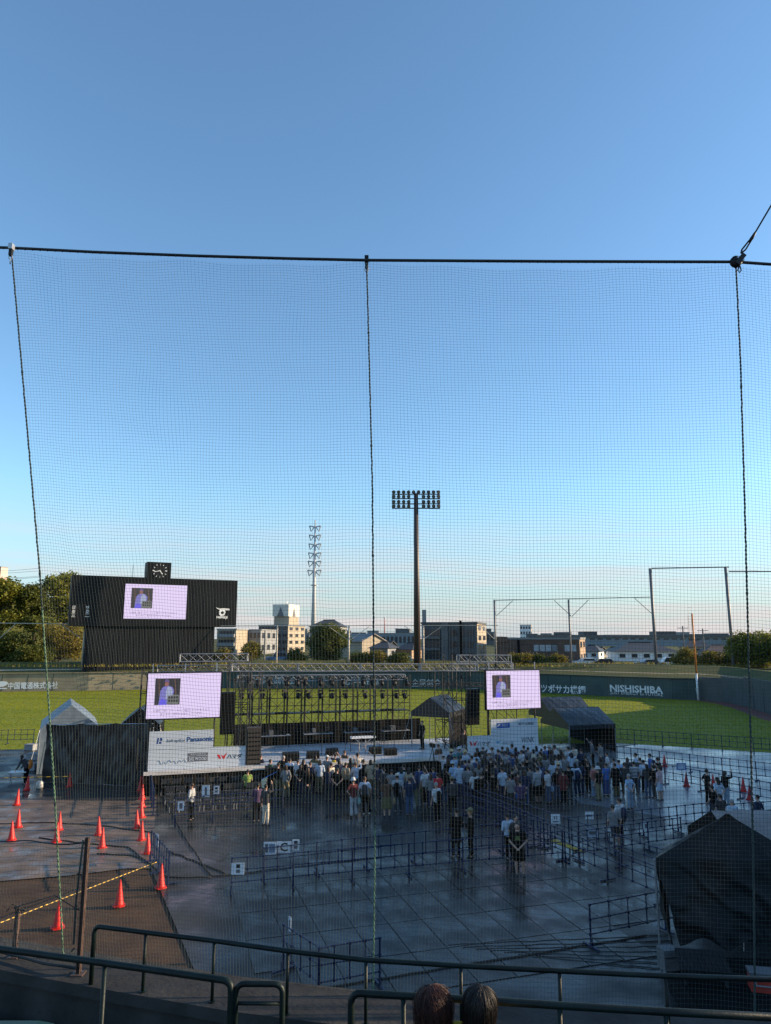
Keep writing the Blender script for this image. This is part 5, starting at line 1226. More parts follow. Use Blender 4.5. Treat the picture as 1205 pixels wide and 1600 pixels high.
(960,1258,2,dict(top='grey',bot='charcoal',legk='shorts',group=None,label='person in grey T-shirt and dark shorts inside the barrier lane')),
(966,1247,-12,dict(top='white',bot='black',extras='k',bag='navy',group=None,label='person in white shirt with a navy pack behind the grey T-shirt')),
(1103,1202,80,dict(top='black',bot='black',extras='t',bag='black',group='staff at the right-hand cones',label='person in black T-shirt facing left beside the right-hand cones')),
(1122,1215,10,dict(top='pblue',bot='jeans',hair='long',group='staff at the right-hand cones',label='long-haired person in pale shirt among the right-hand staff')),
(1132,1205,75,dict(top='black',sleeve='l',bot='ljeans',hair='long',group='staff at the right-hand cones',label='long-haired person in black jacket and jeans facing left')),
(1113,1228,-10,dict(top='black',bot='charcoal',legk='shorts',group='staff at the right-hand cones',label='person in black shirt and shorts left of the big tent peak')),
(1125,1241,6,dict(top='charcoal',bot='black',group='staff at the right-hand cones',label='person in charcoal shirt just left of the big tent peak')),
(1143,1250,0,dict(top='pblue',bot='navy',hcol='hgrey',group='staff at the right-hand cones',label='person in pale blue shirt behind the big tent peak')),
(1183,1243,-8,dict(top='navy',sleeve='l',bot='navy',group='staff at the right-hand cones',label='person in navy jacket at the right edge behind the big tent')),
(711,1264,8,dict(top='black',sleeve='l',hem='d',bot='black',h=1.72,group=None,label='person in a wide long black coat standing apart in the open floor')),
(735,1265,-60,dict(top='black',sleeve='l',bot='black',hcol='hblond',hat='cap:khaki',pose='phone',group=None,label='person in black with khaki cap talking to the black-coated one')),
(795,1272,-25,dict(top='pblue',sleeve='l',bot='black',pose='phone',group=None,label='person in white shirt behind the black T-shirt on the open floor')),
(804,1274,150,dict(top='charcoal',bot='black',group=None,label='person in charcoal half hidden behind the white shirt')),
(811,1286,182,dict(top='black',bot='black',legk='shorts',pose='front',extras='f',h=1.72,group=None,label='person in black T-shirt with green print facing the camera')),
]
rp = random.Random(11)
for px, py, turn, kw in PP:
    kw = dict(kw); h = kw.pop('h', None) or rp.uniform(1.58,1.69); lab = kw.pop('label')
    loc = at_head(px, py, h); loc.z = .022 if inside((loc.x, loc.y), zone) else .0105
    toward = math.atan2(-(SL(12,3).x-loc.x), SL(12,3).y-loc.y)*.5 if abs(turn) < 45 else 0
    if 'pose' not in kw: kw['pose'] = rp.choice(['stand','hip','cross','shift','shift','phone','behind','oneup','front'])
    o = person(lab, loc, toward-rad(turn+rp.uniform(-22,22)), h=h, **kw); o.rotation_euler[0] = rad(rp.uniform(-3,2)); o.rotation_euler[1] = rad(rp.uniform(-2.5,2.5)); wd = rp.uniform(.94,1.12); o.scale = (o.scale[0]*wd, o.scale[1]*wd, o.scale[2])
    if '1286' == str(py):
        mb = MB(); mb.xprism([(-.09,1.16),(.09,1.16),(.05,1.3),(-.05,1.3)], .142, .146); pr = mb.build('shirt_print', mat('green_print', (.10,.14,.04), .8), o)
# packed dark-clothed onlookers nobody could tell apart
FILL = [(729,1170),(743,1176),(761,1172),(785,1167),(793,1168),(806,1168),(825,1168),(838,1166),(846,1170),(777,1180),(801,1178),(757,1180),(834,1184),(852,1180),(870,1182),(864,1188),(880,1180),(748,1193),(767,1184),(731,1197),(793,1192),(817,1190),(908,1170),(914,1180),(870,1200),(700,1186),(720,1181),(733,1188),(745,1185),(783,1186),(808,1196),(820,1204),(834,1192),(863,1172),(876,1172),(893,1176),(906,1190),(918,1190),(938,1184),(975,1192),(980,1184),(1000,1184),(1010,1194),(800,1200),(770,1206),(435,1192),(447,1196),(470,1195),(485,1191),(500,1188),(513,1198),(530,1187),(548,1185),(556,1192),(568,1187),(590,1194),(600,1200),(612,1203),(627,1199),(646,1207),(655,1197),(673,1209),(677,1199),(694,1201),(640,1215),(481,1200),(527,1200)]
for k, (px, py) in enumerate(FILL):
    h = rp.uniform(1.56,1.68); loc = at_head(px, py, h); loc.z = .0105
    tp = rp.choice(['charcoal','black','navy','grey','dblue','charcoal','black','navy','grey','pblue','charcoal']); hr = rp.choice(['short','bob','long','short']); hc_ = rp.choice(['hair','hair','hbrown']); sl = rp.choice('sl')
    nice = dict(charcoal='charcoal',black='black',navy='navy',white='white',dblue='dark blue',grey='grey',pblue='pale blue',lgrey='light grey',cream='cream',lblue='light blue')
    lab = 'onlooker with %s %s hair, %s-sleeved %s top, in the crowd %s' % ({'short':'short','bob':'bobbed','long':'long'}[hr], 'brown' if hc_ == 'hbrown' else 'black', {'s':'short','l':'long'}[sl], nice[tp], 'left of sign A' if px < 592 else 'near sign A' if px < 690 else 'below the right board' if px < 780 else 'beside the striped shirt' if px < 845 else 'before the marquee' if px < 960 else 'at the far right')
    person(lab, loc, rad(rp.uniform(-25,25)), rp.choice(['stand','behind','phone','shift','hip','oneup','cross']), h, tp, sl, rp.choice(['black','charcoal','navy','jeans','khaki']), hair=hr, hcol=hc_, group='packed onlookers in the dense crowd')
# people elsewhere
p = G(379,1250); person('seated person in lime green top among the folding chairs', (p.x,p.y+1.2,.012), rad(20), 'sit', 1.62, 'lime', 's', 'black', hair='short', group=None)
p = SL(uat(660,3.0,2), 3.0, DK+.004); person('crew member with brown hair standing at the stage tent opening', p, ST+rad(100), 'stand', 1.72, 'black', 's', 'black', hcol='hbrown', group=None)
p = SL(uat(726,1.2,2), 1.3, DK+.004); person('crew member in dark clothes crouched on a case beside the right board', p, ST-rad(60), 'sit', 1.68, 'brown', 'l', 'khaki', hcol='hbrown', group=None)
p = G(40,1226); person('person in dark jacket bending over a small table with an orange bag', (p.x,p.y,.012), rad(80), 'bend', 1.66, 'charcoal', 'l', 'black', hair='bob', extras='k', bag='orange', group=None)
# flag held by the green jacket
p = at_head(420,1206,1.3); t = thing('guide_flag', 'pale triangular guide flag on a blue pole held above the chairs', 'flag', (p.x,p.y-.3,0))
MB().tube([(.45,0,1.35),(-.3,-.1,1.0)], .012, 5).build('pole', mat('blue_plastic', (.05,.2,.6), .4), t)
MB().xprism([(.0,1.12),(-.30,1.0),(-.26,.62),(-.1,.58)], -.1, -.085).build('cloth', mat('pale_flag', (.7,.62,.42), .8), t)
# ------------------------------------------------------------------ blue queue barriers
BAR = {}
def barrier_parts(w_):
    if w_ not in BAR:
        up = []
        for heavy in (True, False):
            mb = MB(); mb.tube([(0,0,.04 if heavy else .30),(0,0,1.06)], .026 if heavy else .017, 6)
            for z in (.32,.68,1.04): mb.cbox((0,0,z), .06,.06,.06)
            up.append(mb.mesh('upright', M_blue))
        ft = MB(); ft.bar((.0,-.3,.03),(.0,.3,.03),.05,.045); ft.bar((.0,-.02,.05),(.0,-.02,.22),.05,.05)
        BAR[w_] = (MB().tube([(0,0,0),(w_,0,0)], .018, 6).mesh('rail', M_blue), up[0], up[1], ft.mesh('foot', M_blue))
    return BAR[w_]
def barrier_row(desc, a, b, size=1.9):
    a, b = V((a[0],a[1],0)), V((b[0],b[1],0)); L = (b-a).length; n = max(1, round(L/size)); w_ = round(L/n, 2); ang = math.atan2(b.y-a.y, b.x-a.x)
    rail, heavy, light, foot = barrier_parts(w_)
    for k in range(n):
        p = a.lerp(b, k/n); z = .022 if inside((p.x,p.y), zone) else .012
        lab = ('%s blue barrier panel from the left, %s' % (ORD[k], desc)) if n > 1 else 'single blue barrier panel %s' % desc
        t = thing('queue_barrier', lab, 'barrier', (p.x,p.y,z), ang+rad(R.uniform(-1.2,1.2)), 'blue queue barriers')
        for zz in (.32,.68,1.04): link('rail', rail, t, (0,0,zz))
        for q in range(4 if k < n-1 else 5): link('upright', heavy if q in (0,4) else light, t, (w_*q/4,0,0))
        link('foot', foot, t)
        if k == n-1: link('foot', foot, t, (w_,0,0))
gx = lambda px, py: (G(px,py).x, G(px,py).y)
ROWS = [
 ('in front of the sign C', gx(361,1396), gx(883,1347)),
 ('behind the sign C', gx(412,1378), gx(850,1325)),
 ('before the folding chairs', gx(273,1287), gx(442,1271)),
 ('beside the nearest line of cones', gx(235,1347), gx(261,1384)),
 ('below the end of the left sponsor board', gx(233,1241), gx(240,1275)),
 ('slanting in the open floor behind the front railing', gx(442,1519), gx(497,1562)),
 ('joining the slanted panel behind the front railing', gx(497,1562), gx(593,1543)),
 ('left of the big black tent', gx(924,1482), gx(1040,1456)),
 ('slanting down to the big black tent', gx(880,1346), gx(1034,1414)),
 ('slanting next to the yellow strip', gx(905,1330), gx(1050,1385)),
 ('across the lanes left of the big tent peak', gx(890,1322), gx(1112,1295)),
 ('across the lanes nearest the grey T-shirt', gx(905,1347), gx(1065,1322)),
 ('slanting below the crowd, first lane', gx(726,1276), gx(880,1344)),
 ('slanting below the crowd, second lane', gx(752,1270), gx(905,1330)),
 ('slanting below the crowd, third lane', gx(700,1252), gx(852,1326)),
 ('along the edge of the outfield grass', gx(950,1160), gx(1230,1181)),
 ('on the pale wet sheet right of the crowd', gx(1040,1226), gx(1225,1262)),
 ('behind the right-hand cones', gx(945,1190), gx(1240,1228)),
 ('in the right corner beyond the big tent', gx(1120,1300), gx(1240,1290)),
 ('at the far left behind the pale tent', gx(-30,1164), gx(52,1162)),
 ('under the stage edge behind the chairs', gx(255,1238), gx(420,1232)),
]
for r_ in ROWS: barrier_row(*r_)

# ------------------------------------------------------------------ cones
M_cone = mat('red_cone_plastic', (.58,.018,.014), .5, .12, 6)
cone0 = None
def cone(px, py, label, s=1.0):
    global cone0
    p = G(px, py); loc = V((p.x, p.y, .0125))
    if cone0 is None:
        cone0 = thing('traffic_cone', label, 'cone', loc, 0, 'red traffic cones')
        MB().lathe([(.145,.03),(.14,.06),(.115,.16),(.03,.68),(.025,.70),(.012,.70)], 16).build('shell', M_cone, cone0, True)
        mb = MB(); mb.prism([(.19*math.cos(a)*(1.12 if i % 2 else 1), .19*math.sin(a)*(1.12 if i % 2 else 1)) for i, a in enumerate([2*math.pi*k/8+.39 for k in range(8)])], 0, .03); mb.build('base', M_cone, cone0)
        MB().lathe([(.026,.70),(.03,.72),(.01,.74)], 8).build('tip', M_cone, cone0)
    else:
        o = dup(cone0, loc, R.uniform(0,3), label, s); o.rotation_euler[0] = rad(R.uniform(-2.5,2.5)); o.rotation_euler[1] = rad(R.uniform(-2.5,2.5))
for px, py, lab in [
 (186,1416,'red cone alone on the brown soil right of the steel post'),(90,1450,'red cone on the brown soil behind the green rope'),(251,1388,'red cone at the end of the slanted barrier'),
 (231,1334,'red cone beside the middle of the slanted barrier'),(221,1313,'red cone at the upper end of the slanted barrier'),(214,1294,'red cone just left of the barrier line, fourth from the near end'),(221,1278,'red cone fifth along the barrier line'),(222,1262,'red cone just above the middle of the barrier line'),
 (222,1249,'red cone near the far end of the barrier line'),(219,1236,'red cone farthest along the barrier line'),(223,1232,'red cone beside the dark cloth wall at the stage corner'),
 (159,1325,'red cone with a white base flash on the wet boards'),(154,1305,'red cone behind another on the wet boards, right pair'),(92,1297,'red cone upper of the pair beside the green rope'),(88,1316,'red cone lower of the pair beside the green rope'),
 (28,1293,'red cone second from the bottom at the left edge'),(18,1313,'red cone lowest at the left edge'),(26,1258,'red cone in front of the small table at the left'),(42,1235,'red cone right beside the bending person'),(109,1229,'red cone at the foot of the black cloth wall'),
 (616,1216,'red cone by the stage skirt right of the sign A'),(1073,1229,'red cone left of the right-hand staff'),(1115,1232,'red cone hidden between the right-hand staff'),(1162,1237,'red cone right of the long-haired person in black'),(1172,1250,'red cone beside the right net rope'),(1039,1198,'red cone behind the tall black jacket')]:
    cone(px, py, lab)
# caution bar: yellow and black striped pole strung between cones, several lengths
M_yel = mat('caution_yellow', (.7,.42,.03), .5, .1); 
M_capt = mat('caution_dark', (.10,.075,.03), .6)
def cbar(label, a, b, n, r=.018):
    t = thing('caution_bar', label, 'caution bar', a); d = V(b)-V(a)
    for k in range(n):
        m = M_yel if k % 2 == 0 else M_capt
        MB().tube([d*(k/n), d*((k+1)/n)], r, 6).build('band', m, t)
p = G(245,1347,.55); q = G(0,1442,.6); q2 = q+(q-p)*.25
cbar('yellow and black caution rope stretched across the brown soil', p, q2, 84, .013)
cbar('caution bar between the left-edge cones and the bending person', G(-20,1216,.6), G(112,1213,.6), 20)
cbar('caution bar standing on the far end of the cone line', G(216,1205,.65), G(226,1193,.9), 6)
# yellow wheel strip in the lanes
a, b = G(866,1314), G(912,1331); t = thing('cable_ramp', 'yellow edged cable ramp lying in the barrier lanes', 'cable ramp', (a.x,a.y,.014), math.atan2(b.y-a.y,b.x-a.x)); L = (b-a).length
for k in range(3): MB().add([(L*k/3+.01,-.18,0),(L*(k+1)/3-.01,-.18,0),(L*(k+1)/3-.01,.18,0),(L*k/3+.01,.18,0),(L*k/3+.01,-.08,.05),(L*(k+1)/3-.01,-.08,.05),(L*(k+1)/3-.01,.08,.05),(L*k/3+.01,.08,.05)],[(0,1,5,4),(1,2,6,5),(2,3,7,6),(3,0,4,7),(4,5,6,7)]).build('ramp_section', mat('ramp_yellow', (.5,.33,.04), .6), t)

# ------------------------------------------------------------------ paper signs on the barriers
def sign(label, px, py, w_, h, z, marks, m=M_paper, name='paper_sign', post=None, yaw=0.0):
    p = G(px, py, z); t = thing(name, label, 'sign', (p.x,p.y-.03,p.z), yaw)
    MB().box(-w_/2,w_/2,0,.008,-h/2,h/2).build('sheet', m, t)
    for kind, *a in marks:
        if kind == 't': text('lettering', a[0], M_ink, t, a[1], -.003, a[2], None, a[3], bold=a[4] if len(a) > 4 else 0)
        else: MB().box(a[0],a[1],-.004,0,a[2],a[3]).build('printed_block', a[4] if len(a) > 4 else M_greyink, t)
    if post: MB().tube([(post,.02,h/2),(post,.02,.02-p.z)], .014, 6).build('post', M_blue, t)
    return t
sign('white sign with a large letter C hung on the barrier row', 444, 1323, .50, .36, 1.0, [('t','C',0,0,.28,.02)])
sign('printed notice board left of the letter C sign', 422, 1325, .42, .40, 1.0, [('b',-.16,-.06,-.14,.14),('b',-.03,.17,-.14,.14,mat('blue_grey_print',(.2,.25,.35),.7))])
sign('narrow notice with two dark squares right of the letter C', 462.5, 1320, .24, .36, 1.0, [('b',-.06,.06,.04,.14,M_ink),('b',-.06,.06,-.12,-.02,M_greyink)])
sign('white notice at the left end of the barrier row before sign C', 372, 1357, .40, .34, .95, [('b',-.05,.07,.02,.13,M_ink),('b',-.05,.07,-.12,-.02,M_greyink)])
sign('white sign with a large letter A beside the green rope', 592, 1208.5, .50, .40, 1.0, [('t','A',0,0,.30,.02)], post=-.2)
sign('tall notice on the barrier before the folding chairs', 322, 1236, .36, .52, .95, [('b',-.05,.05,-.18,.18)])
sign('small square notice right of the tall notice by the chairs', 338.5, 1234, .26, .36, .95, [('b',-.07,.07,.02,.12,M_ink),('b',-.07,.07,-.12,-.02)])
sign('low notice at the left end of the chair barrier', 283, 1259, .28, .38, .75, [('b',-.07,.07,-.12,.12)])
sign('white notice with two small figures in the right lanes', 868, 1279.5, .36, .36, 1.0, [('b',-.07,-.02,.0,.11),('b',.02,.07,.0,.11),('b',-.12,.12,-.12,-.07)])
sign('blank pale notice right of the two-figure notice', 921, 1274, .34, .28, 1.0, [('b',-.1,.1,-.04,.04,MATS['blue_grey_print'])])
sign('dim blue notice on the second lane barrier', 926, 1301, .42, .30, .85, [('b',-.14,.14,-.06,.06)], mat('pale_blue_paper',(.45,.52,.6),.7))
sign('small pale notice inside the lanes right of the grey T-shirt', 1009, 1290, .2, .3, .85, [('b',-.05,.05,-.08,.08)])
sign('blue-edged notice on a post beside the far cone', 1064.5, 1197.5, .50, .36, 1.25, [('b',-.18,.18,-.12,.12,MATS['pale_blue_paper'])], mat('blue_notice',(.1,.18,.4),.6), post=.24)
sign('pale strip notice on the slanted barrier beside the cones', 246, 1312, .3, .4, .8, [('b',-.08,.08,-.1,.1)], MATS['pale_blue_paper'], yaw=rad(-55))
sign('narrow pale notice on the slanting panel behind the railing', 453, 1443, .12, .34, .8, [('b',-.03,.03,-.1,.1)], MATS['pale_blue_paper'], yaw=rad(-50))

# ------------------------------------------------------------------ folding chairs
ch0 = None; M_chair = mat('black_vinyl', (.03,.03,.033), .5)
for r_ in range(3):
    for k in range(9):
        a, b = G(258+r_*6,1243+r_*13), G(400+r_*6,1236+r_*12); p = a.lerp(b, k/8); lab = 'black folding chair, %s in the %s row' % (ORD[k], ('rear','middle','front')[r_])
        if ch0 is None:
            ch0 = thing('folding_chair', lab, 'chair', (p.x,p.y,.013), ST, 'folding chairs left of the stage front')
            MB().box(-.2,.2,-.2,.2,.42,.46).build('seat', M_chair, ch0); MB().xprism([(-.2,.6),(.2,.6),(.2,.84),(-.2,.84)], -.24,-.21).build('backrest', M_chair, ch0)
            for s in (-.21,.21):
                MB().tube([(s,.2,0),(s,-.22,.86)], .012, 5).build('leg', M_alu, ch0); MB().tube([(s,-.24,0),(s,.18,.44)], .012, 5).build('leg', M_alu, ch0)
            MB().tube([(-.21,.16,.06),(.21,.16,.06)], .01, 5).build('crossbar', M_alu, ch0)
        else: dup(ch0, (p.x+R.uniform(-.05,.05), p.y+R.uniform(-.05,.05), .013), ST+rad(R.uniform(-8,8)), lab)

# ------------------------------------------------------------------ small things at the left edge
p = G(28,1226); t = thing('small_table', 'small white folding table beside the bending person', 'table', (p.x,p.y,.012), rad(8))
MB().box(-.45,.45,-.25,.25,.66,.70).build('table_top', M_white, t)
for x in (-.4,.4): MB().bar((x,-.2,0),(x,.2,.66),.03,.03).build('leg', M_alu, t); MB().bar((x,.2,0),(x,-.2,.66),.03,.03).build('leg', M_alu, t)
p = G(62,1232); t = thing('water_weight', 'pale water-filled tent weight at the foot of the prop', 'tent weight', (p.x,p.y,.012)); MB().lathe([(.17,0),(.19,.04),(.19,.3),(.13,.38),(.05,.4)], 14).build('tank', mat('pale_plastic',(.5,.48,.42),.5), t, True); MB().tube([(-.08,0,.38),(-.06,0,.5),(.06,0,.5),(.08,0,.38)], .02, 6).build('handle', MATS['pale_plastic'], t)
for k, (px, py) in enumerate([(48,1172),(52,1187),(50,1203)]):
    p = G(px,py); t = thing('storage_crate', 'pale grey storage crate %s along the pale tent side' % ('farthest','in the middle','nearest')[k], 'crate', (p.x,p.y,.012), rad(-12), 'storage crates beside the pale tent')
    mb = MB(); mb.box(-.35,.35,-.25,.25,0,.36); mb.build('tub', M_wgrey, t); MB().box(-.38,.38,-.28,.28,.36,.42).build('lid', M_wgrey, t)
# cables lying over the boards
for k, pix in enumerate([[(0,1288),(70,1286),(150,1290),(240,1302)],[(60,1310),(130,1318),(200,1325),(262,1372),(330,1372)],[(150,1335),(210,1338),(240,1352)],[(246,1232),(285,1300),(330,1371),(460,1356),(590,1342)],[(262,1330),(300,1345),(352,1366)]]):
    mb = MB(); pts = [G(*q)+V((0,0,.03)) for q in pix]; full = []
    for i in range(len(pts)-1):
        for s in range(6): full.append(pts[i].lerp(pts[i+1], s/6)+V((R.uniform(-.04,.04),R.uniform(-.05,.05),0)))
    full.append(pts[-1]); mb.tube(full, .022, 5); tag(mb.build('floor_cable', M_rubber, None, True), ['black cable crossing the wet boards by the left-edge cones','black cable running to the slanted barrier foot','short black cable behind the slanted barrier','black cable marking the edge of the grey floor sheet','thin black cable beside the floor sheet edge'][k], 'cable')
a, b = G(420,1560), G(1010,1464); mb = MB(); mb.tube([a.lerp(b,k/30)+V((R.uniform(-.02,.02),R.uniform(-.03,.03),.03)) for k in range(31)], .03, 6); tag(mb.build('floor_cable', M_rubber, None, True), 'thick black cable along the near edge of the mat floor', 'cable')
for k in range(7):
    a, b = G(700+k*22,1478+k*3), G(1045,1462+k*9); mb = MB(); mb.tube([a.lerp(b,i/16)+V((0,R.uniform(-.04,.04),.022)) for i in range(17)], .014, 5)
    tag(mb.build('floor_cable', M_rubber, None, True), 'thin black cable leading under the big black tent, %s from the far side' % ORD[k], 'cable', 'cable bundle at the big tent')

# ------------------------------------------------------------------ big black operations tent at the lower right
M_big = mat('heavy_black_tarp', (.0075,.0078,.0085), .5, .3, 2.5, bump=.5, bscale=6, spec=.25)
A = P(1023,1342,19.0); pk = P(1137,1272,19.5); Bx = P(1262,1347,18.7)
base = V((A.x, A.y, 0)); t = thing('operations_tent', 'large black peaked operations tent at the lower right', 'tent', base)
L = lambda p: V(p)-base
A0, B0, K0 = L(A), L(Bx), L(pk); A1, B1 = V((.95,1.9,A.z-.25)), V((3.6,2.0,A.z-.2))
for nm, q in (('front_roof',(A0,B0,K0.lerp(B0,.01),K0.lerp(A0,.01))),('side_roof',(A1,A0,K0.lerp(A0,.01),K0.lerp(A1,.01))),('side_roof',(B0,B1,K0.lerp(B1,.01),K0.lerp(B0,.01))),('rear_roof',(B1,A1,K0.lerp(A1,.01),K0.lerp(B1,.01)))):
    mb = MB(); sag(mb, q, 44, 22, .06, .04, 31); mb.build(nm, M_big, t, True)
low = P(1062,1474,18.6); lowb = P(1262,1488,18.4)
mb = MB(); nx, ny = 60, 34; vs = []
for j in range(ny+1):
    for i in range(nx+1):
        u_, v_ = i/nx, j/ny
        top = A0.lerp(B0,u_); bot = L(low).lerp(L(lowb), u_)
        bot.z += .22*math.sin(u_*math.pi*2.6)**2-.05
        p = top.lerp(bot, v_)
        r1 = math.sin(18*(u_*.9-v_*.55)+3*mnoise.noise(V((u_*2,v_*2,2)))); fold = max(0, r1)**2*.09
        q = .16*mnoise.noise(V((u_*2+v_*1.5, v_*1.2-u_*2, 2)))+.05*mnoise.noise(V((u_*9-v_*6, v_*5+u_*2, 7)))+fold
        vs.append(p+V((0,-1,0))*q*min(1,v_*3))
mb.add(vs, [(j*(nx+1)+i, j*(nx+1)+i+1, (j+1)*(nx+1)+i+1, (j+1)*(nx+1)+i) for j in range(ny) for i in range(nx)]); mb.build('front_cloth', M_big, t, True)
mb = MB(); sag(mb, [V((A0.x+.3,A0.y,.5)), V((A1.x,A1.y,.5)), A1, A0], 14, 10, .05, .12, 36); mb.build('side_cloth', M_big, t, True)
for k, q in enumerate((A0, A1, B0, B1)): MB().tube([V((q.x,q.y,0)), q], .03, 6).build('pole', M_alu, t)
M_tan_top = mat('tan_tent_roof', (.20,.17,.15), .4, .15, 3, bump=.3, bscale=10)
p = P(1147,1292,21.0); gable_tent('tan_roof_tent', 'tent with a tan roof behind the big black tent', (p.x,22.4,.01), rad(-88), 3.4, 6.0, 2.1, ZAT(1267,22.4), M_tan_top, M_black, 'flr', seed=41)
# platform and desk below the tent
pf = G(1100,1530); t = thing('black_riser', 'black riser platform under the big tent', 'platform', (P(1022,1470,18.3).x, 15.2, .01), rad(-4)); 
MB().box(0,5,0,3.0,0,.62).build('skirt', M_black, t); MB().box(-.03,5.03,-.03,3.03,.62,.68).build('deck', mat('matt_black_deck', (.008,.008,.008), .95, spec=.04), t)
p = V((P(1032,1462,18).x, 17.6, .7)); t = thing('white_case', 'small white equipment case on the tent corner', 'case', (p.x,p.y,.69), rad(10)); MB().box(-.18,.18,-.16,.16,0,.42).build('shell', M_mgrey, t); MB().box(-.17,.17,-.166,-.16,.26,.28).build('lid_seam', M_ink, t)
p = V((P(1085,1480,17.3).x, 16.9, .69)); t = thing('mixing_desk', 'grey slanted mixing desk partly covered under the big tent', 'mixing desk', (p.x,p.y,.69), rad(-8))
mb = MB(); mb.add([(-.5,-.3,.35),(.5,-.3,.35),(.5,.3,.55),(-.5,.3,.55),(-.5,-.3,.27),(.5,-.3,.27),(.5,.3,.45),(-.5,.3,.45)],[(0,1,2,3),(7,6,5,4),(0,4,5,1),(1,5,6,2),(2,6,7,3),(3,7,4,0)]); mb.build('panel', mat('desk_grey', (.014,.0145,.015), .7, spec=.12), t)
for q in range(8): MB().bar((-.42+q*.12,-.27,.365),(-.42+q*.12,.22,.53),.02,.02).build('fader_strip', M_blackpaint, t)
for x in (-.42,.42): MB().bar((x,-.2,0),(x,.2,.42),.05,.05).build('leg', M_darksteel, t)
p = G(1195,1545,.35); t = thing('cooler_box', 'red cooler box with grey lid at the right edge', 'cooler box', (XAT(1192,16.6,.9), 16.6, .69), rad(-14)); MB().box(-.27,.27,-.18,.18,0,.3).build('tub', mat('red_plastic',(.45,.05,.03),.45), t); MB().box(-.285,.285,-.195,.195,.305,.37).build('lid', M_mgrey, t)
MB().tube([(-.18,-.19,.25),(-.18,-.24,.15),(.18,-.24,.15),(.18,-.19,.25)], .015, 6).build('handle', M_wgrey, t); t.location.z = .69
p = G(1098,1580); t = thing('caution_board', 'yellow and black striped plastic board lying below the riser', 'caution board', (p.x,p.y,.03), rad(-38))
for k in range(10): MB().add([(k*.09,0,0),(k*.09+.05,0,0),(k*.09+.01,.28,.02),(k*.09-.04,.28,.02)],[(0,1,2,3)]).build('stripe', M_yel, t)
MB().box(-.08,.95,-.02,.3,-.02,-.006).build('panel', M_ink, t)
# ------------------------------------------------------------------ our own stand: ledge, rails, net
LEDGE = [V((-4.5,7.25,0)), V((-2.43,6.55,0)), V((-1.2,6.16,0)), V((0,5.88,0)), V((1.05,5.76,0)), V((2.73,5.58,0)), V((5,5.45,0))]
ZL = 5.2
M_conc2 = mat('stand_concrete', (.065,.06,.055), .9, .3, 3.0, bump=.4, bscale=22, col2=(.035,.033,.031), spec=.15)
fw = thing('stand_front_wall', 'concrete parapet along the front of our seating rows', 'parapet', (0,0,0))
def strip(pts, off0, off1, z0, z1):
    mb = MB()
    for i in range(len(pts)-1):
        a, b = pts[i], pts[i+1]; mb.prism([a+V((0,off0,0)), b+V((0,off0,0)), b+V((0,off1,0)), a+V((0,off1,0))], z0, z1)
    return mb
strip(LEDGE, -.10, .42, 0, ZL).build('wall', M_conc2, fw)
strip(LEDGE, -.14, -.101, ZL-.09, ZL+.0).build('drip_edge', M_conc2, fw)
ai = bpy.data.objects.new('walkway', None); C.objects.link(ai); ai['kind'] = 'structure'
strip(LEDGE, -1.6, -.14, 0, ZL-.42).build('walkway_slab', M_conc2, ai)
strip(LEDGE, -.62, -.30, ZL-.42, ZL-.30).build('gutter_step', M_conc2, ai)
strip(LEDGE, -2.4, -1.6, 0, ZL-.30).build('seating_step', M_conc2, ai)
strip(LEDGE, -3.2, -2.4, 0, ZL-.05).build('seating_step', M_conc2, ai)
strip(LEDGE, -9, -3.2, 0, ZL+.25).build('seating_step', M_conc2, ai)
strip(LEDGE, -.335, -.30, ZL-.30, ZL-.297).build('drain_joint', M_black, ai); strip(LEDGE, -1.02, -.97, ZL-.42, ZL-.416).build('drain_joint', M_black, ai); strip(LEDGE, -1.70, -1.62, ZL-.30, ZL-.28).build('bench_edge', M_blackpaint, ai); strip(LEDGE, -2.5, -2.42, ZL-.05, ZL-.03).build('bench_edge', M_blackpaint, ai)
# litter scrap on the walkway
p = G(47,1546,ZL-.30); mb = MB()
for k in range(5): mb.obox(Matrix.Translation((R.uniform(-.06,.06),R.uniform(-.03,.03),.015)) @ Matrix.Rotation(R.uniform(0,3),4,'Z') @ Matrix.Rotation(R.uniform(-.4,.4),4,'X'), .09, .05, .004)
tag(mb.build('paper_scrap', M_paper, None, loc=(p.x,p.y,ZL-.42)), 'crumpled paper scrap lying on the walkway at lower left', 'litter')
# far rail on the parapet
def bend(pts, r=.06, n=5):
    out = [pts[0]]
    for i in range(1, len(pts)-1):
        a, b, c = V(pts[i-1]), V(pts[i]), V(pts[i+1]); p, q = b+(a-b).normalized()*min(r,(a-b).length*.4), b+(c-b).normalized()*min(r,(c-b).length*.4)
        for k in range(n+1):
            t = k/n; out.append(p*(1-t)**2 + b*2*t*(1-t) + q*t*t)
    out.append(pts[-1]); return out
def railing(label, pts, z, zb, r, posts, ends=(True, True), mid=None):
    t = thing('railing', label, 'railing', (pts[0].x, pts[0].y, zb)); o = V((pts[0].x, pts[0].y, zb))
    top = [V((p.x,p.y,z))-o for p in pts]
    path = ([top[0]+V((0,0,zb-z))] if ends[0] else []) + top + ([top[-1]+V((0,0,zb-z))] if ends[1] else [])
    MB().tube(bend(path), r, 12).build('handrail', M_green, t, True)
    for f in posts:
        L = f*(len(pts)-1); i = min(int(L), len(pts)-2); p = pts[i].lerp(pts[i+1], L-i)
        MB().tube([V((p.x,p.y,zb))-o, V((p.x,p.y,z))-o], r*.72, 10).build('post', M_green, t, True)
        MB().lathe([(r*1.5,0),(r*1.5,.01)], 10, V((p.x,p.y,zb))-o).build('base_flange', M_green, t)
    if mid:
        MB().tube([V((p.x,p.y,mid))-o for p in pts], r*.7, 8).build('middle_rail', M_green, t, True)
    return t
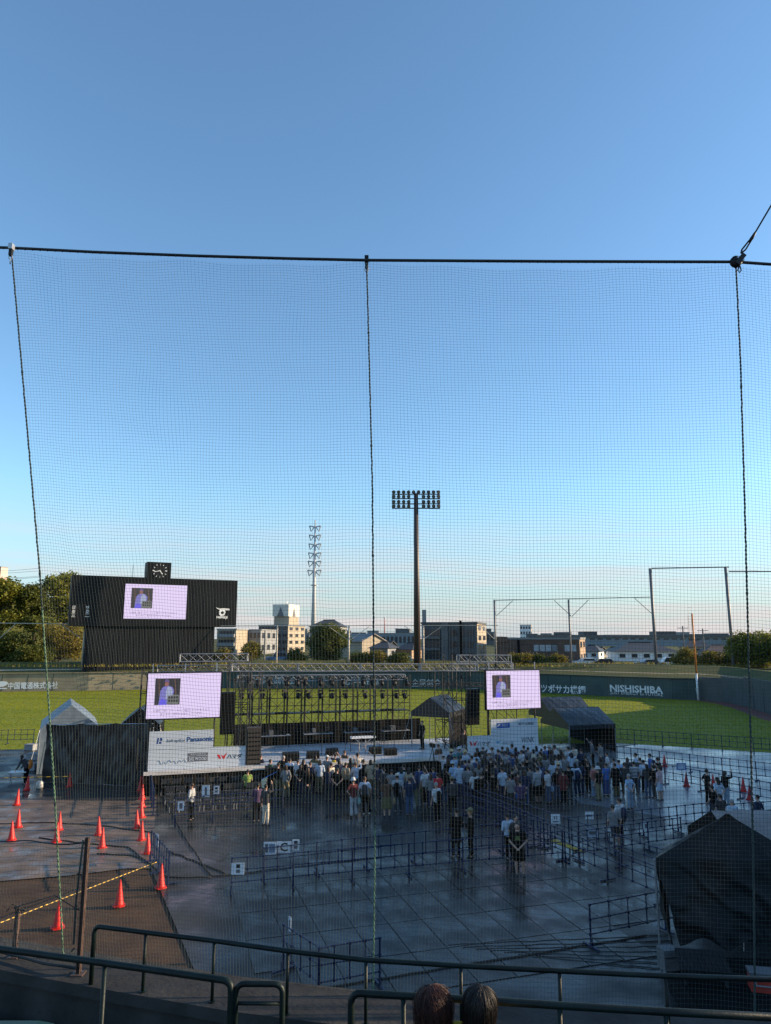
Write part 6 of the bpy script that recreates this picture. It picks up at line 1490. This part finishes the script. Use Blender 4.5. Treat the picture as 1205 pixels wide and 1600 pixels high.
def rp_(px, py, z): return G(px, py, z)
ZR = 5.64
far = [rp_(148,1447,ZR), rp_(228,1457,ZR), rp_(335,1470,ZR), rp_(450,1486,ZR), rp_(572,1500,ZR), rp_(720,1509,ZR), rp_(874,1517,ZR), rp_(1040,1525,ZR), rp_(1260,1532,ZR)]
railing('dark green railing on the concrete parapet, the farther one', far, ZR, ZL, .0185, [.125,.25,.375,.5,.625,.75,.875,1.0], (True, False))
ZN = 5.9
n1 = [rp_(-90,1470,ZN), rp_(0,1482.5,ZN), rp_(165,1505,ZN), rp_(362,1533,ZN)]
railing('near dark green railing at the lower left', n1, ZN, ZL-.4, .021, [.0,.665], (False, True))
n2 = [rp_(369,1537,ZN-.02), rp_(442,1537.5,ZN-.02)]
railing('short dark green rail section in the gap between near railings', n2, ZN-.02, ZL-.4, .018, [], (True, True), mid=ZN-.13)
n3 = [rp_(549,1551,ZN), rp_(720,1561,ZN), rp_(874,1571,ZN), rp_(1040,1581,ZN), rp_(1260,1592,ZN)]
railing('near dark green railing at the lower right behind the two heads', n3, ZN, ZL-.4, .021, [.12,.5,.75], (True, False))

# ------------------------------------------------------------------ safety net
def netpt(px, py, k): return P(px, py, k)
def rope_y(s): return 7.05 - .35*s                       # distance of the net at foot
ROPES = {
 'l2': [(-560,372,7.9),(-520,700,7.8),(-480,1100,7.7),(-440,1490,7.55)],
 'l': [(18,392,7.4),(33,560,7.35),(47,720,7.3),(62,890,7.25),(75,1080,7.2),(86,1250,7.12),(94,1400,7.05),(101,1535,6.9)],
 'c': [(573,410,7.2),(577,560,7.1),(582,760,6.95),(583.5,950,6.8),(585,1150,6.65),(586,1330,6.5),(584,1480,6.35),(583,1604,6.2)],
 'r': [(1150,414,7.1),(1157,560,7.0),(1163,760,6.85),(1168,950,6.7),(1173,1150,6.5),(1177,1330,6.3),(1179,1480,6.1),(1180,1640,5.85)],
 'r2': [(1560,438,7.2),(1580,760,7.0),(1600,1150,6.6),(1620,1640,6.0)]}
RP = {k: [netpt(*q) for q in v] for k, v in ROPES.items()}
def along(pts, t):
    d = [0]
    for i in range(len(pts)-1): d.append(d[-1]+(pts[i+1]-pts[i]).length)
    s = t*d[-1]
    for i in range(len(pts)-1):
        if s <= d[i+1]+1e-9: return pts[i].lerp(pts[i+1], (s-d[i])/(d[i+1]-d[i]))
    return pts[-1]
M_net = mat('net_twine', (.05,.068,.066), .8, .2, 2, spec=.2)
def netpanel(label, a, b, cols, rows, mesh_r, tsag=.02, seed=0):
    t = thing('safety_net', label, 'net', (RP[a][-1].x, RP[a][-1].y, RP[a][-1].z), 0, 'backstop net panels'); o = t.location.copy()
    def S_(u, v):
        p = along(RP[a], v).lerp(along(RP[b], v), u)
        k = 4*u*(1-u); e_ = min(1, 8*min(u,1-u)); ev = min(1, v*9)
        w1 = mnoise.noise(V((u*3+seed*5, v*5, 1.3))); w2 = mnoise.noise(V((u*9+seed*3, v*11, 4.1))); w3 = mnoise.noise(V((u*2.5+seed, v*22, 8.1)))
        q = p + V((.020*w2+.028*w1, .10*w1+.03*w2, -.05*k*(1-v) + .022*w3 + .03*w1 + .012*w2))*e_
        q.z += .012*math.sin(u*26+seed)*(1-ev)
        return q-o
    nv, nu = 56, 44
    col = MB()
    for i in range(1, cols): col.tube([S_(i/cols, j/nv) for j in range(nv+1)], mesh_r, 3, False)
    rw = MB()
    for j in range(1, rows): rw.tube([S_(i/nu, j/rows) for i in range(nu+1)], mesh_r, 3, False)
    for mb_, nm in ((col,'vertical_twine'),(rw,'horizontal_twine')):
        ob = mb_.build(nm, M_net, t); ob['kind'] = 'stuff'
    # lacing at the lower selvedge
    e = MB(); e.tube([S_(i/40, .998) for i in range(41)], .006, 5); e.build('selvedge', M_net, t)
    return t
TW = .00102
netpanel('fine mesh safety net between the left and middle ropes', 'l', 'c', 106, 222, TW, seed=1)
netpanel('fine mesh safety net between the middle and right ropes', 'c', 'r', 108, 226, TW, seed=2)
netpanel('fine mesh safety net right of the right rope', 'r', 'r2', 74, 226, TW, seed=3)
netpanel('slack lower net left of the left rope', 'l2', 'l', 2, 2, TW, seed=4) if False else None
M_rope = mat('dark_green_rope', (.018,.035,.03), .7, .4, 60)
M_rope2 = mat('faded_green_rope', (.10,.17,.10), .8, .5, 25, bump=.4)
def twist(pts, n, r, tw, wob=.0):
    a, b = MB(), None; P1, P2 = [], []
    for i in range(n+1):
        p = along(pts, i/n); q = i*tw; j = V((mnoise.noise(V((i*.13,0,1))), 0, mnoise.noise(V((i*.13,5,1)))))*wob
        P1.append(p+j+V((math.cos(q), math.sin(q),0))*r*.7); P2.append(p+j-V((math.cos(q), math.sin(q),0))*r*.7)
    return P1, P2
for k, lab in (('l','dark green rope with a faded lower end at the left of the net'),('c','dark green rope with a faded knotted lower end down the middle of the net'),('r','dark green rope down the right of the net')):
    pts = RP[k]; o = pts[-1].copy(); t = thing('net_rope', lab, 'rope', o, 0, 'vertical net ropes')
    split = {'l': .55, 'c': .80, 'r': .97}[k]
    P1, P2 = twist([p-o for p in pts], 700, .006 if k != 'c' else .005, .75, .004)
    c = int(700*split)
    a = MB(); a.tube(P1[:c+1], .0062, 6); a.tube(P2[:c+1], .006, 6); a.build('upper_length', M_rope, t, True)
    a = MB(); a.tube(P1[c:], .0058, 6); a.tube(P2[c:], .0055, 6); a.build('lower_length', M_rope2, t, True)
    for q in ((.12,.3,.46,.62,.78) if k == 'c' else (.2,.5,.8)):
        p = along([p-o for p in pts], q); MB().ball(p, .013, .013, .018, 8, 6).build('knot', M_rope, t, True)
# top cable with clamps and the guy wire
tcp = [P(-420,371,7.9), P(0,386.5,7.42), P(18,387.5,7.4), P(150,394,7.36), P(300,399.5,7.3), P(450,404,7.25), P(573,406.5,7.2), P(860,408.5,7.12), P(1100,409,7.1), P(1150,409,7.1), P(1205,413,7.1), P(1560,436,7.2)]
t = thing('net_top_cable', 'thick black cable carrying the upper edge of the net', 'cable', tcp[0]); o = tcp[0].copy()
MB().tube([p-o+V((0,0,.004*mnoise.noise(V((i*1.7,0,0))))) for i, p in enumerate(tcp)], .0165, 8).build('cable', mat('black_cable', (.012,.016,.016), .6, .3, 40), t, True)
w_ = MB()
for i in range(170):
    p = along(tcp, i/169)-o; w_.ball(p+V((0,-.004,-.004)), .011, .017, .019, 6, 4)
w_.build('lashing', MATS['black_cable'], t); 
for k, (px, py, lab) in enumerate(((18,387.5,'small steel cable clamp with shackle at the left rope head'),(573,406.5,'black cable clamp with shackle at the middle rope head'))):
    p = P(px,py,7.3); c = thing('cable_clamp', lab, 'clamp', p, 0, 'cable clamps on the net')
    MB().box(-.022,.022,-.03,.03,-.02,.045).build('jaw', M_blackpaint if k else M_steel, c); MB().box(-.017,.017,-.02,.02,-.095,-.02).build('plate', M_blackpaint, c)
    mb = MB(); mb.tube([(-.016,0,-.09),(-.02,0,-.12),(0,0,-.145),(.02,0,-.12),(.016,0,-.09)], .006, 6); mb.build('shackle', M_steel, c); mb = MB(); mb.tube([(0,0,-.14),(.004,0,-.19)], .009, 6); mb.build('thimble', M_steel, c)
p = P(1150,409,7.08); c = thing('cable_pulley', 'chunky dark pulley block where guy wire and net cable meet', 'pulley', p)
MB().lathe([(.05,-.028),(.062,-.02),(.062,.02),(.05,.028)], 14).xf(Matrix.Rotation(rad(90),4,'X')).build('sheave', M_blackpaint, c, True)
MB().obox(Matrix.Translation((.035,-.035,.015)) @ Matrix.Rotation(rad(40),4,'Y'), .05,.02,.14).build('cheek_plate', M_darksteel, c); MB().obox(Matrix.Translation((.035,.035,.015)) @ Matrix.Rotation(rad(40),4,'Y'), .05,.02,.14).build('cheek_plate', M_darksteel, c)
for q in ((.01,.03),(.06,.0)): MB().lathe([(.013,-.045),(.013,.045)], 8).xf(Matrix.Translation((q[0],0,q[1])) @ Matrix.Rotation(rad(90),4,'X')).build('bolt', M_steel, c)
mb = MB(); mb.tube([(.03,0,-.05),(.012,0,-.10),(.03,0,-.125),(.048,0,-.10),(.04,0,-.05)], .007, 6); mb.build('shackle', M_darksteel, c)
g0 = P(1158,396,7.08)-p; g1 = P(1175,372,7.02)-p; g2 = P(1260,228,6.4)-p
mb = MB(); mb.tube([g0, g0.lerp(g1,.25)+V((-.02,0,.0)), g0.lerp(g1,.8)+V((-.012,0,0)), g1], .009, 6); mb.tube([g0, g0.lerp(g1,.25)+V((.02,0,0)), g0.lerp(g1,.8)+V((.012,0,0)), g1], .009, 6); mb.build('eye_loop', M_darksteel, c)
MB().tube([g0.lerp(g1,.75), g1, g1.lerp(g2,.07)], [.016,.019,.012], 8).build('ferrule', M_darksteel, c, True); MB().tube([g1, g2], .0085, 6).build('guy_wire', M_darksteel, c)

# ------------------------------------------------------------------ steel posts with slack wire netting at the left
t = thing('steel_post', 'tall brown steel post standing on the parapet at the left', 'post', V((P(122,1531,6.62).x, 6.62, ZL)))
o = V(t.location); zt = P(132,1308,6.62)
mb = MB(); mb.box(-.016,.016,-.004,.004,0,zt.z-ZL); mb.box(-.016,-.011,-.022,.022,0,zt.z-ZL); mb.box(.011,.016,-.022,.022,0,zt.z-ZL); mb.build('h_section', M_rust, t)
MB().box(-.05,.05,-.05,.05,0,.012).build('base_plate', M_rust, t)
for z in (.22,.55,.82): MB().tube([(-.035,-.03,z),(-.06,-.03,z-.03)], .008, 6).build('hook', M_darksteel, t)
t2 = thing('steel_post', 'short brown steel post with a wire knot at the left edge', 'post', V((P(21,1510,6.95).x, 6.95, ZL)))
zs = P(26,1416,6.95).z-ZL
MB().box(-.018,.018,-.018,.018,0,zs).build('shaft', M_rust, t2); MB().box(-.045,.045,-.045,.045,0,.012).build('base_plate', M_rust, t2)
mb = MB()
for k in range(9):
    a = R.uniform(0,6.28); mb.tube([(0,0,zs-.01),(.06*math.cos(a),.06*math.sin(a),zs-.01+R.uniform(-.03,.03)),(.09*math.cos(a+.6),.09*math.sin(a+.6),zs-.03)], .005, 5)
mb.build('wire_knot', M_darksteel, t2)
A_ = V(t2.location)+V((0,0,zs)); B_ = V((o.x, o.y, zt.z-.02)); 
sl = thing('slack_wire_net', 'slack dark wire netting hanging between the two steel posts', 'wire net', (o.x,o.y,ZL)); O_ = V((o.x,o.y,ZL))
L0 = V((-5.2,7.6,ZL))
def SN(u, v):
    top = (V((L0.x,L0.y,ZL+.62))).lerp(V((o.x,o.y,zt.z-.05)), u) if True else None
    tp = V((L0.x,L0.y,zt.z-.12)).lerp(V((o.x,o.y,zt.z-.04)), u); bt = V((L0.x,L0.y,ZL+.03)).lerp(V((o.x,o.y,ZL+.03)), u)
    p = tp.lerp(bt, v); p.y += .10*mnoise.noise(V((u*5,v*4,3))); p.z += .04*mnoise.noise(V((u*7,v*3,9)))-.06*4*u*(1-u)*(1-v); return p-O_
mb = MB()
for i in range(75): mb.tube([SN(i/75, j/20) for j in range(21)], .0013, 3, False)
for j in range(24): mb.tube([SN(i/30, j/24) for i in range(31)], .0013, 3, False)
ob = mb.build('mesh', M_net, sl); ob['kind'] = 'stuff'
mb = MB(); mb.tube([SN(i/30, 0) for i in range(31)], .006, 5); mb.build('top_wire', M_darksteel, sl); mb = MB(); mb.tube([SN(i/30, .985)+V((0,-.01,.0)) for i in range(31)], .012, 6); mb.build('bottom_coil', M_darksteel, sl)
mb = MB(); mb.tube([V(t2.location)+V((0,0,zs))-O_, V((o.x-.25,o.y,ZL+.62))-O_, V((o.x-.03,o.y,ZL+.5))-O_], .004, 5); mb.build('tie_wire', M_darksteel, sl)
mb = MB(); mb.tube([V((o.x-.03,o.y-.02,zt.z-.02))-O_, V((o.x-.055,o.y-.02,zt.z-.5))-O_, V((o.x-.05,o.y-.02,zt.z-.85))-O_], .008, 6); mb.build('hanging_rope', M_rope, sl)

# ------------------------------------------------------------------ green seat backs peeking in at the lower left
for k, (px, w_, py) in enumerate(((12,.44,1588),(72,.30,1598))):
    p = P(px, py, 3.2); t = thing('stadium_seat', 'green plastic seat back %s' % ('in the lower left corner','just peeking in beside the corner seat'), 'seat', (p.x,3.2,p.z-.36)) if False else thing('stadium_seat', ('green plastic seat back in the lower left corner','green seat back just peeking in beside the corner seat')[k], 'seat', (p.x,3.2,p.z-.385), 0, 'green stadium seats')
    pts = [(-w_/2,0),(w_/2,0),(w_/2,.30),(w_/2-.04,.35),(w_/2-.1,.36),(-w_/2+.1,.36),(-w_/2+.04,.35),(-w_/2,.30)]
    MB().xprism(pts, -.02, .02).build('backrest', mat('green_seat_plastic', (.003,.022,.014), .4), t); MB().box(-w_/2,w_/2,-.4,0,-.03,0).build('seat_pan', MATS['green_seat_plastic'], t)
    MB().box(-.03,.03,-.2,-.1,-.4,-.03).build('bracket', M_darksteel, t)

# ------------------------------------------------------------------ two spectators in front of us, seen from behind
def head_person(label, px, pytop, Y, hair_mat, length, width, shirt, seed, lean=0.0, curl=.0, face=0.0):
    top = P(px, pytop, Y); rnd = random.Random(seed); HS = .9; t = thing('person', label, 'person', (top.x, Y, top.z-1.28*HS), rad(face), 'two spectators at the railing')
    mb = MB(); mb.ball((0,.015,1.145), .070, .088, .10, 16, 12); mb.tube([(0,-.01,.98),(0,.0,1.08)], [.055,.05], 10)
    mb.sweep([(0,0,.42),(0,0,.6),(0,0,.82),(0,-.01,.97),(0,-.01,1.02)], [.15,.145,.16,.165,.075], [.11,.1,.11,.095,.06], 14)
    for s in (-1,1):
        mb.ball((s*.076,.0,1.145), .012,.022,.032, 8, 6); mb.tube([(s*.1,0,.965),(s*.185,0,.945),(s*.25,.08,.66),(s*.16,.3,.62)], [.055,.052,.042,.03], 9); mb.tube([(s*.09,.0,.46),(s*.11,.24,.45),(s*.12,.45,.44),(s*.12,.44,.05)], [.085,.08,.06,.04], 9)
        hw = V((s*.16,.3,.62)); mb.tube([hw, hw+V((-s*.03,.06,-.005)), hw+V((-s*.04,.09,-.01))], [.028,.034,.03], 8)
        for k in range(4): b0 = hw+V((-s*.04+(k-1.5)*.017,.085,-.01)); mb.tube([b0, b0+V((0,.045,-.01)), b0+V((0,.06,-.035))], [.010,.009,.008], 6)
        b0 = hw+V((-s*.055,.05,0)); mb.tube([b0, b0+V((-s*.03,.03,0)), b0+V((-s*.035,.055,-.01))], [.012,.010,.009], 6)
    t.scale = (HS,)*3; link('body', remesh(mb, .012, 1), t, m=M_skin)
    mb = MB(); mb.sweep([(0,0,.40),(0,0,.6),(0,0,.82),(0,-.01,.97),(0,-.012,1.02)], [.17,.165,.178,.182,.10], [.13,.12,.13,.112,.078], 16)
    for s in (-1,1): mb.tube([(s*.1,0,.965),(s*.19,0,.947),(s*.225,.04,.79)], [.075,.07,.06], 9)
    link('shirt', remesh(mb, .016, 2), t, m=cm(shirt))
    mb = MB()
    for s in (-1,1): mb.tube([(s*.09,-.02,.46),(s*.11,.24,.46),(s*.12,.46,.45),(s*.12,.45,.10)], [.11,.10,.08,.07], 9)
    mb.ball((0,0,.46), .18,.14,.1); link('trousers', remesh(mb, .02, 2), t, m=cm('charcoal'))
    sh = MB()
    for s in (-1,1): sh.sweep([(s*.12,.38,.045),(s*.12,.5,.045),(s*.12,.6,.03)], [.04,.046,.03], [.045,.035,.02], 8)
    link('shoes', remesh(sh, .016, 1), t, m=cm('black','leather'))
    hb = MB(); hb.ball((0,-.006,1.17), .090, .105, .104, 18, 12); hb.sweep([(0,-.03,1.18),(0,-.04,1.10),(0,-.045,1.165-length*.75)], [.084,width*.95,width*.75], [.082,.075,.045], 14)
    hbm = remesh(hb, .014, 2); ho = link('hair', hbm, t, m=hair_mat)
    # locks of hair and loose strands
    def lock(mb, a, el, L, r, off, ph, wave, n=9):
        d = V((math.cos(a)*math.cos(el), math.sin(a)*math.cos(el), math.sin(el))); side = V((d.x, d.y, 0)); side = side.normalized() if side.length > .01 else V((0,-1,0)); tan = V((-side.y, side.x, 0)); pts = []
        e0 = el
        for j in range(n):
            q = j/(n-1); s_ = q*L
            ang = e0 - s_/.108
            if ang > 0: c = V((0,-.006,1.17)) + side*(.099*math.cos(ang)) + V((0,0,.108*math.sin(ang)))
            else: c = V((0,-.006,1.17)) + side*(.099*(1+(width/.09-1)*min(1,-ang*1.2)) - .02*min(1,(-ang/1.8)**2)) + V((0,0,.108*ang))
            c.y = -.006+(c.y+.006)*1.12
            c += (side*off + tan*wave*math.sin(q*7+ph) + side*wave*.6*math.cos(q*6+ph))*min(1, q*2.2+.15); pts.append(c)
        mb.tube(pts, [r*.55]+[r]*(n-4)+[r*.8,r*.5,r*.12], 5, False)
    lk = MB()
    wv_ = .012 if curl > .005 else .0035
    for k in range(520):
        lock(lk, rnd.uniform(-math.pi*1.12, .12*math.pi), rnd.uniform(.15,1.5), length*rnd.uniform(.75,1.2)+.03, rnd.uniform(.0028,.0055), rnd.gauss(0, .006 if curl > .005 else .003), rnd.uniform(0,6.28), wv_*rnd.uniform(.4,1.4))
    o = lk.build('hair_locks', hair_mat, t, True); o['kind'] = 'stuff'
    st_ = MB()
    for k in range(1100):
        lock(st_, rnd.uniform(-math.pi*1.15, .15*math.pi), rnd.uniform(.1,1.5), length*rnd.uniform(.7,1.3)+.03, .0011, abs(rnd.gauss(0, .012 if curl > .005 else .006)), rnd.uniform(0,6.28), wv_*rnd.uniform(.5,2.2), 7)
    o = st_.build('hair_strands', hair_mat, t); o['kind'] = 'stuff'
    t.rotation_euler = (0, rad(lean), rad(face)); t.location.x -= 1.27*math.sin(rad(lean))
    return t
M_hred = mat('auburn_hair', (.038,.012,.008), .6, .35, 30, stretch=(1,1,.1), spec=.3, island=.6); M_hblk = mat('black_hair', (.013,.009,.007), .55, .35, 30, stretch=(1,1,.1), spec=.3, island=.6)
head_person('spectator with tousled auburn hair seen from behind at the railing', 671, 1535, 4.5, M_hred, .21, .092, 'charcoal', 5, lean=-4, curl=.009, face=8)
head_person('spectator with straight black hair and yellow top at the railing', 757, 1531, 4.5, M_hblk, .18, .088, 'yellow', 9, lean=7, curl=.002, face=-14)
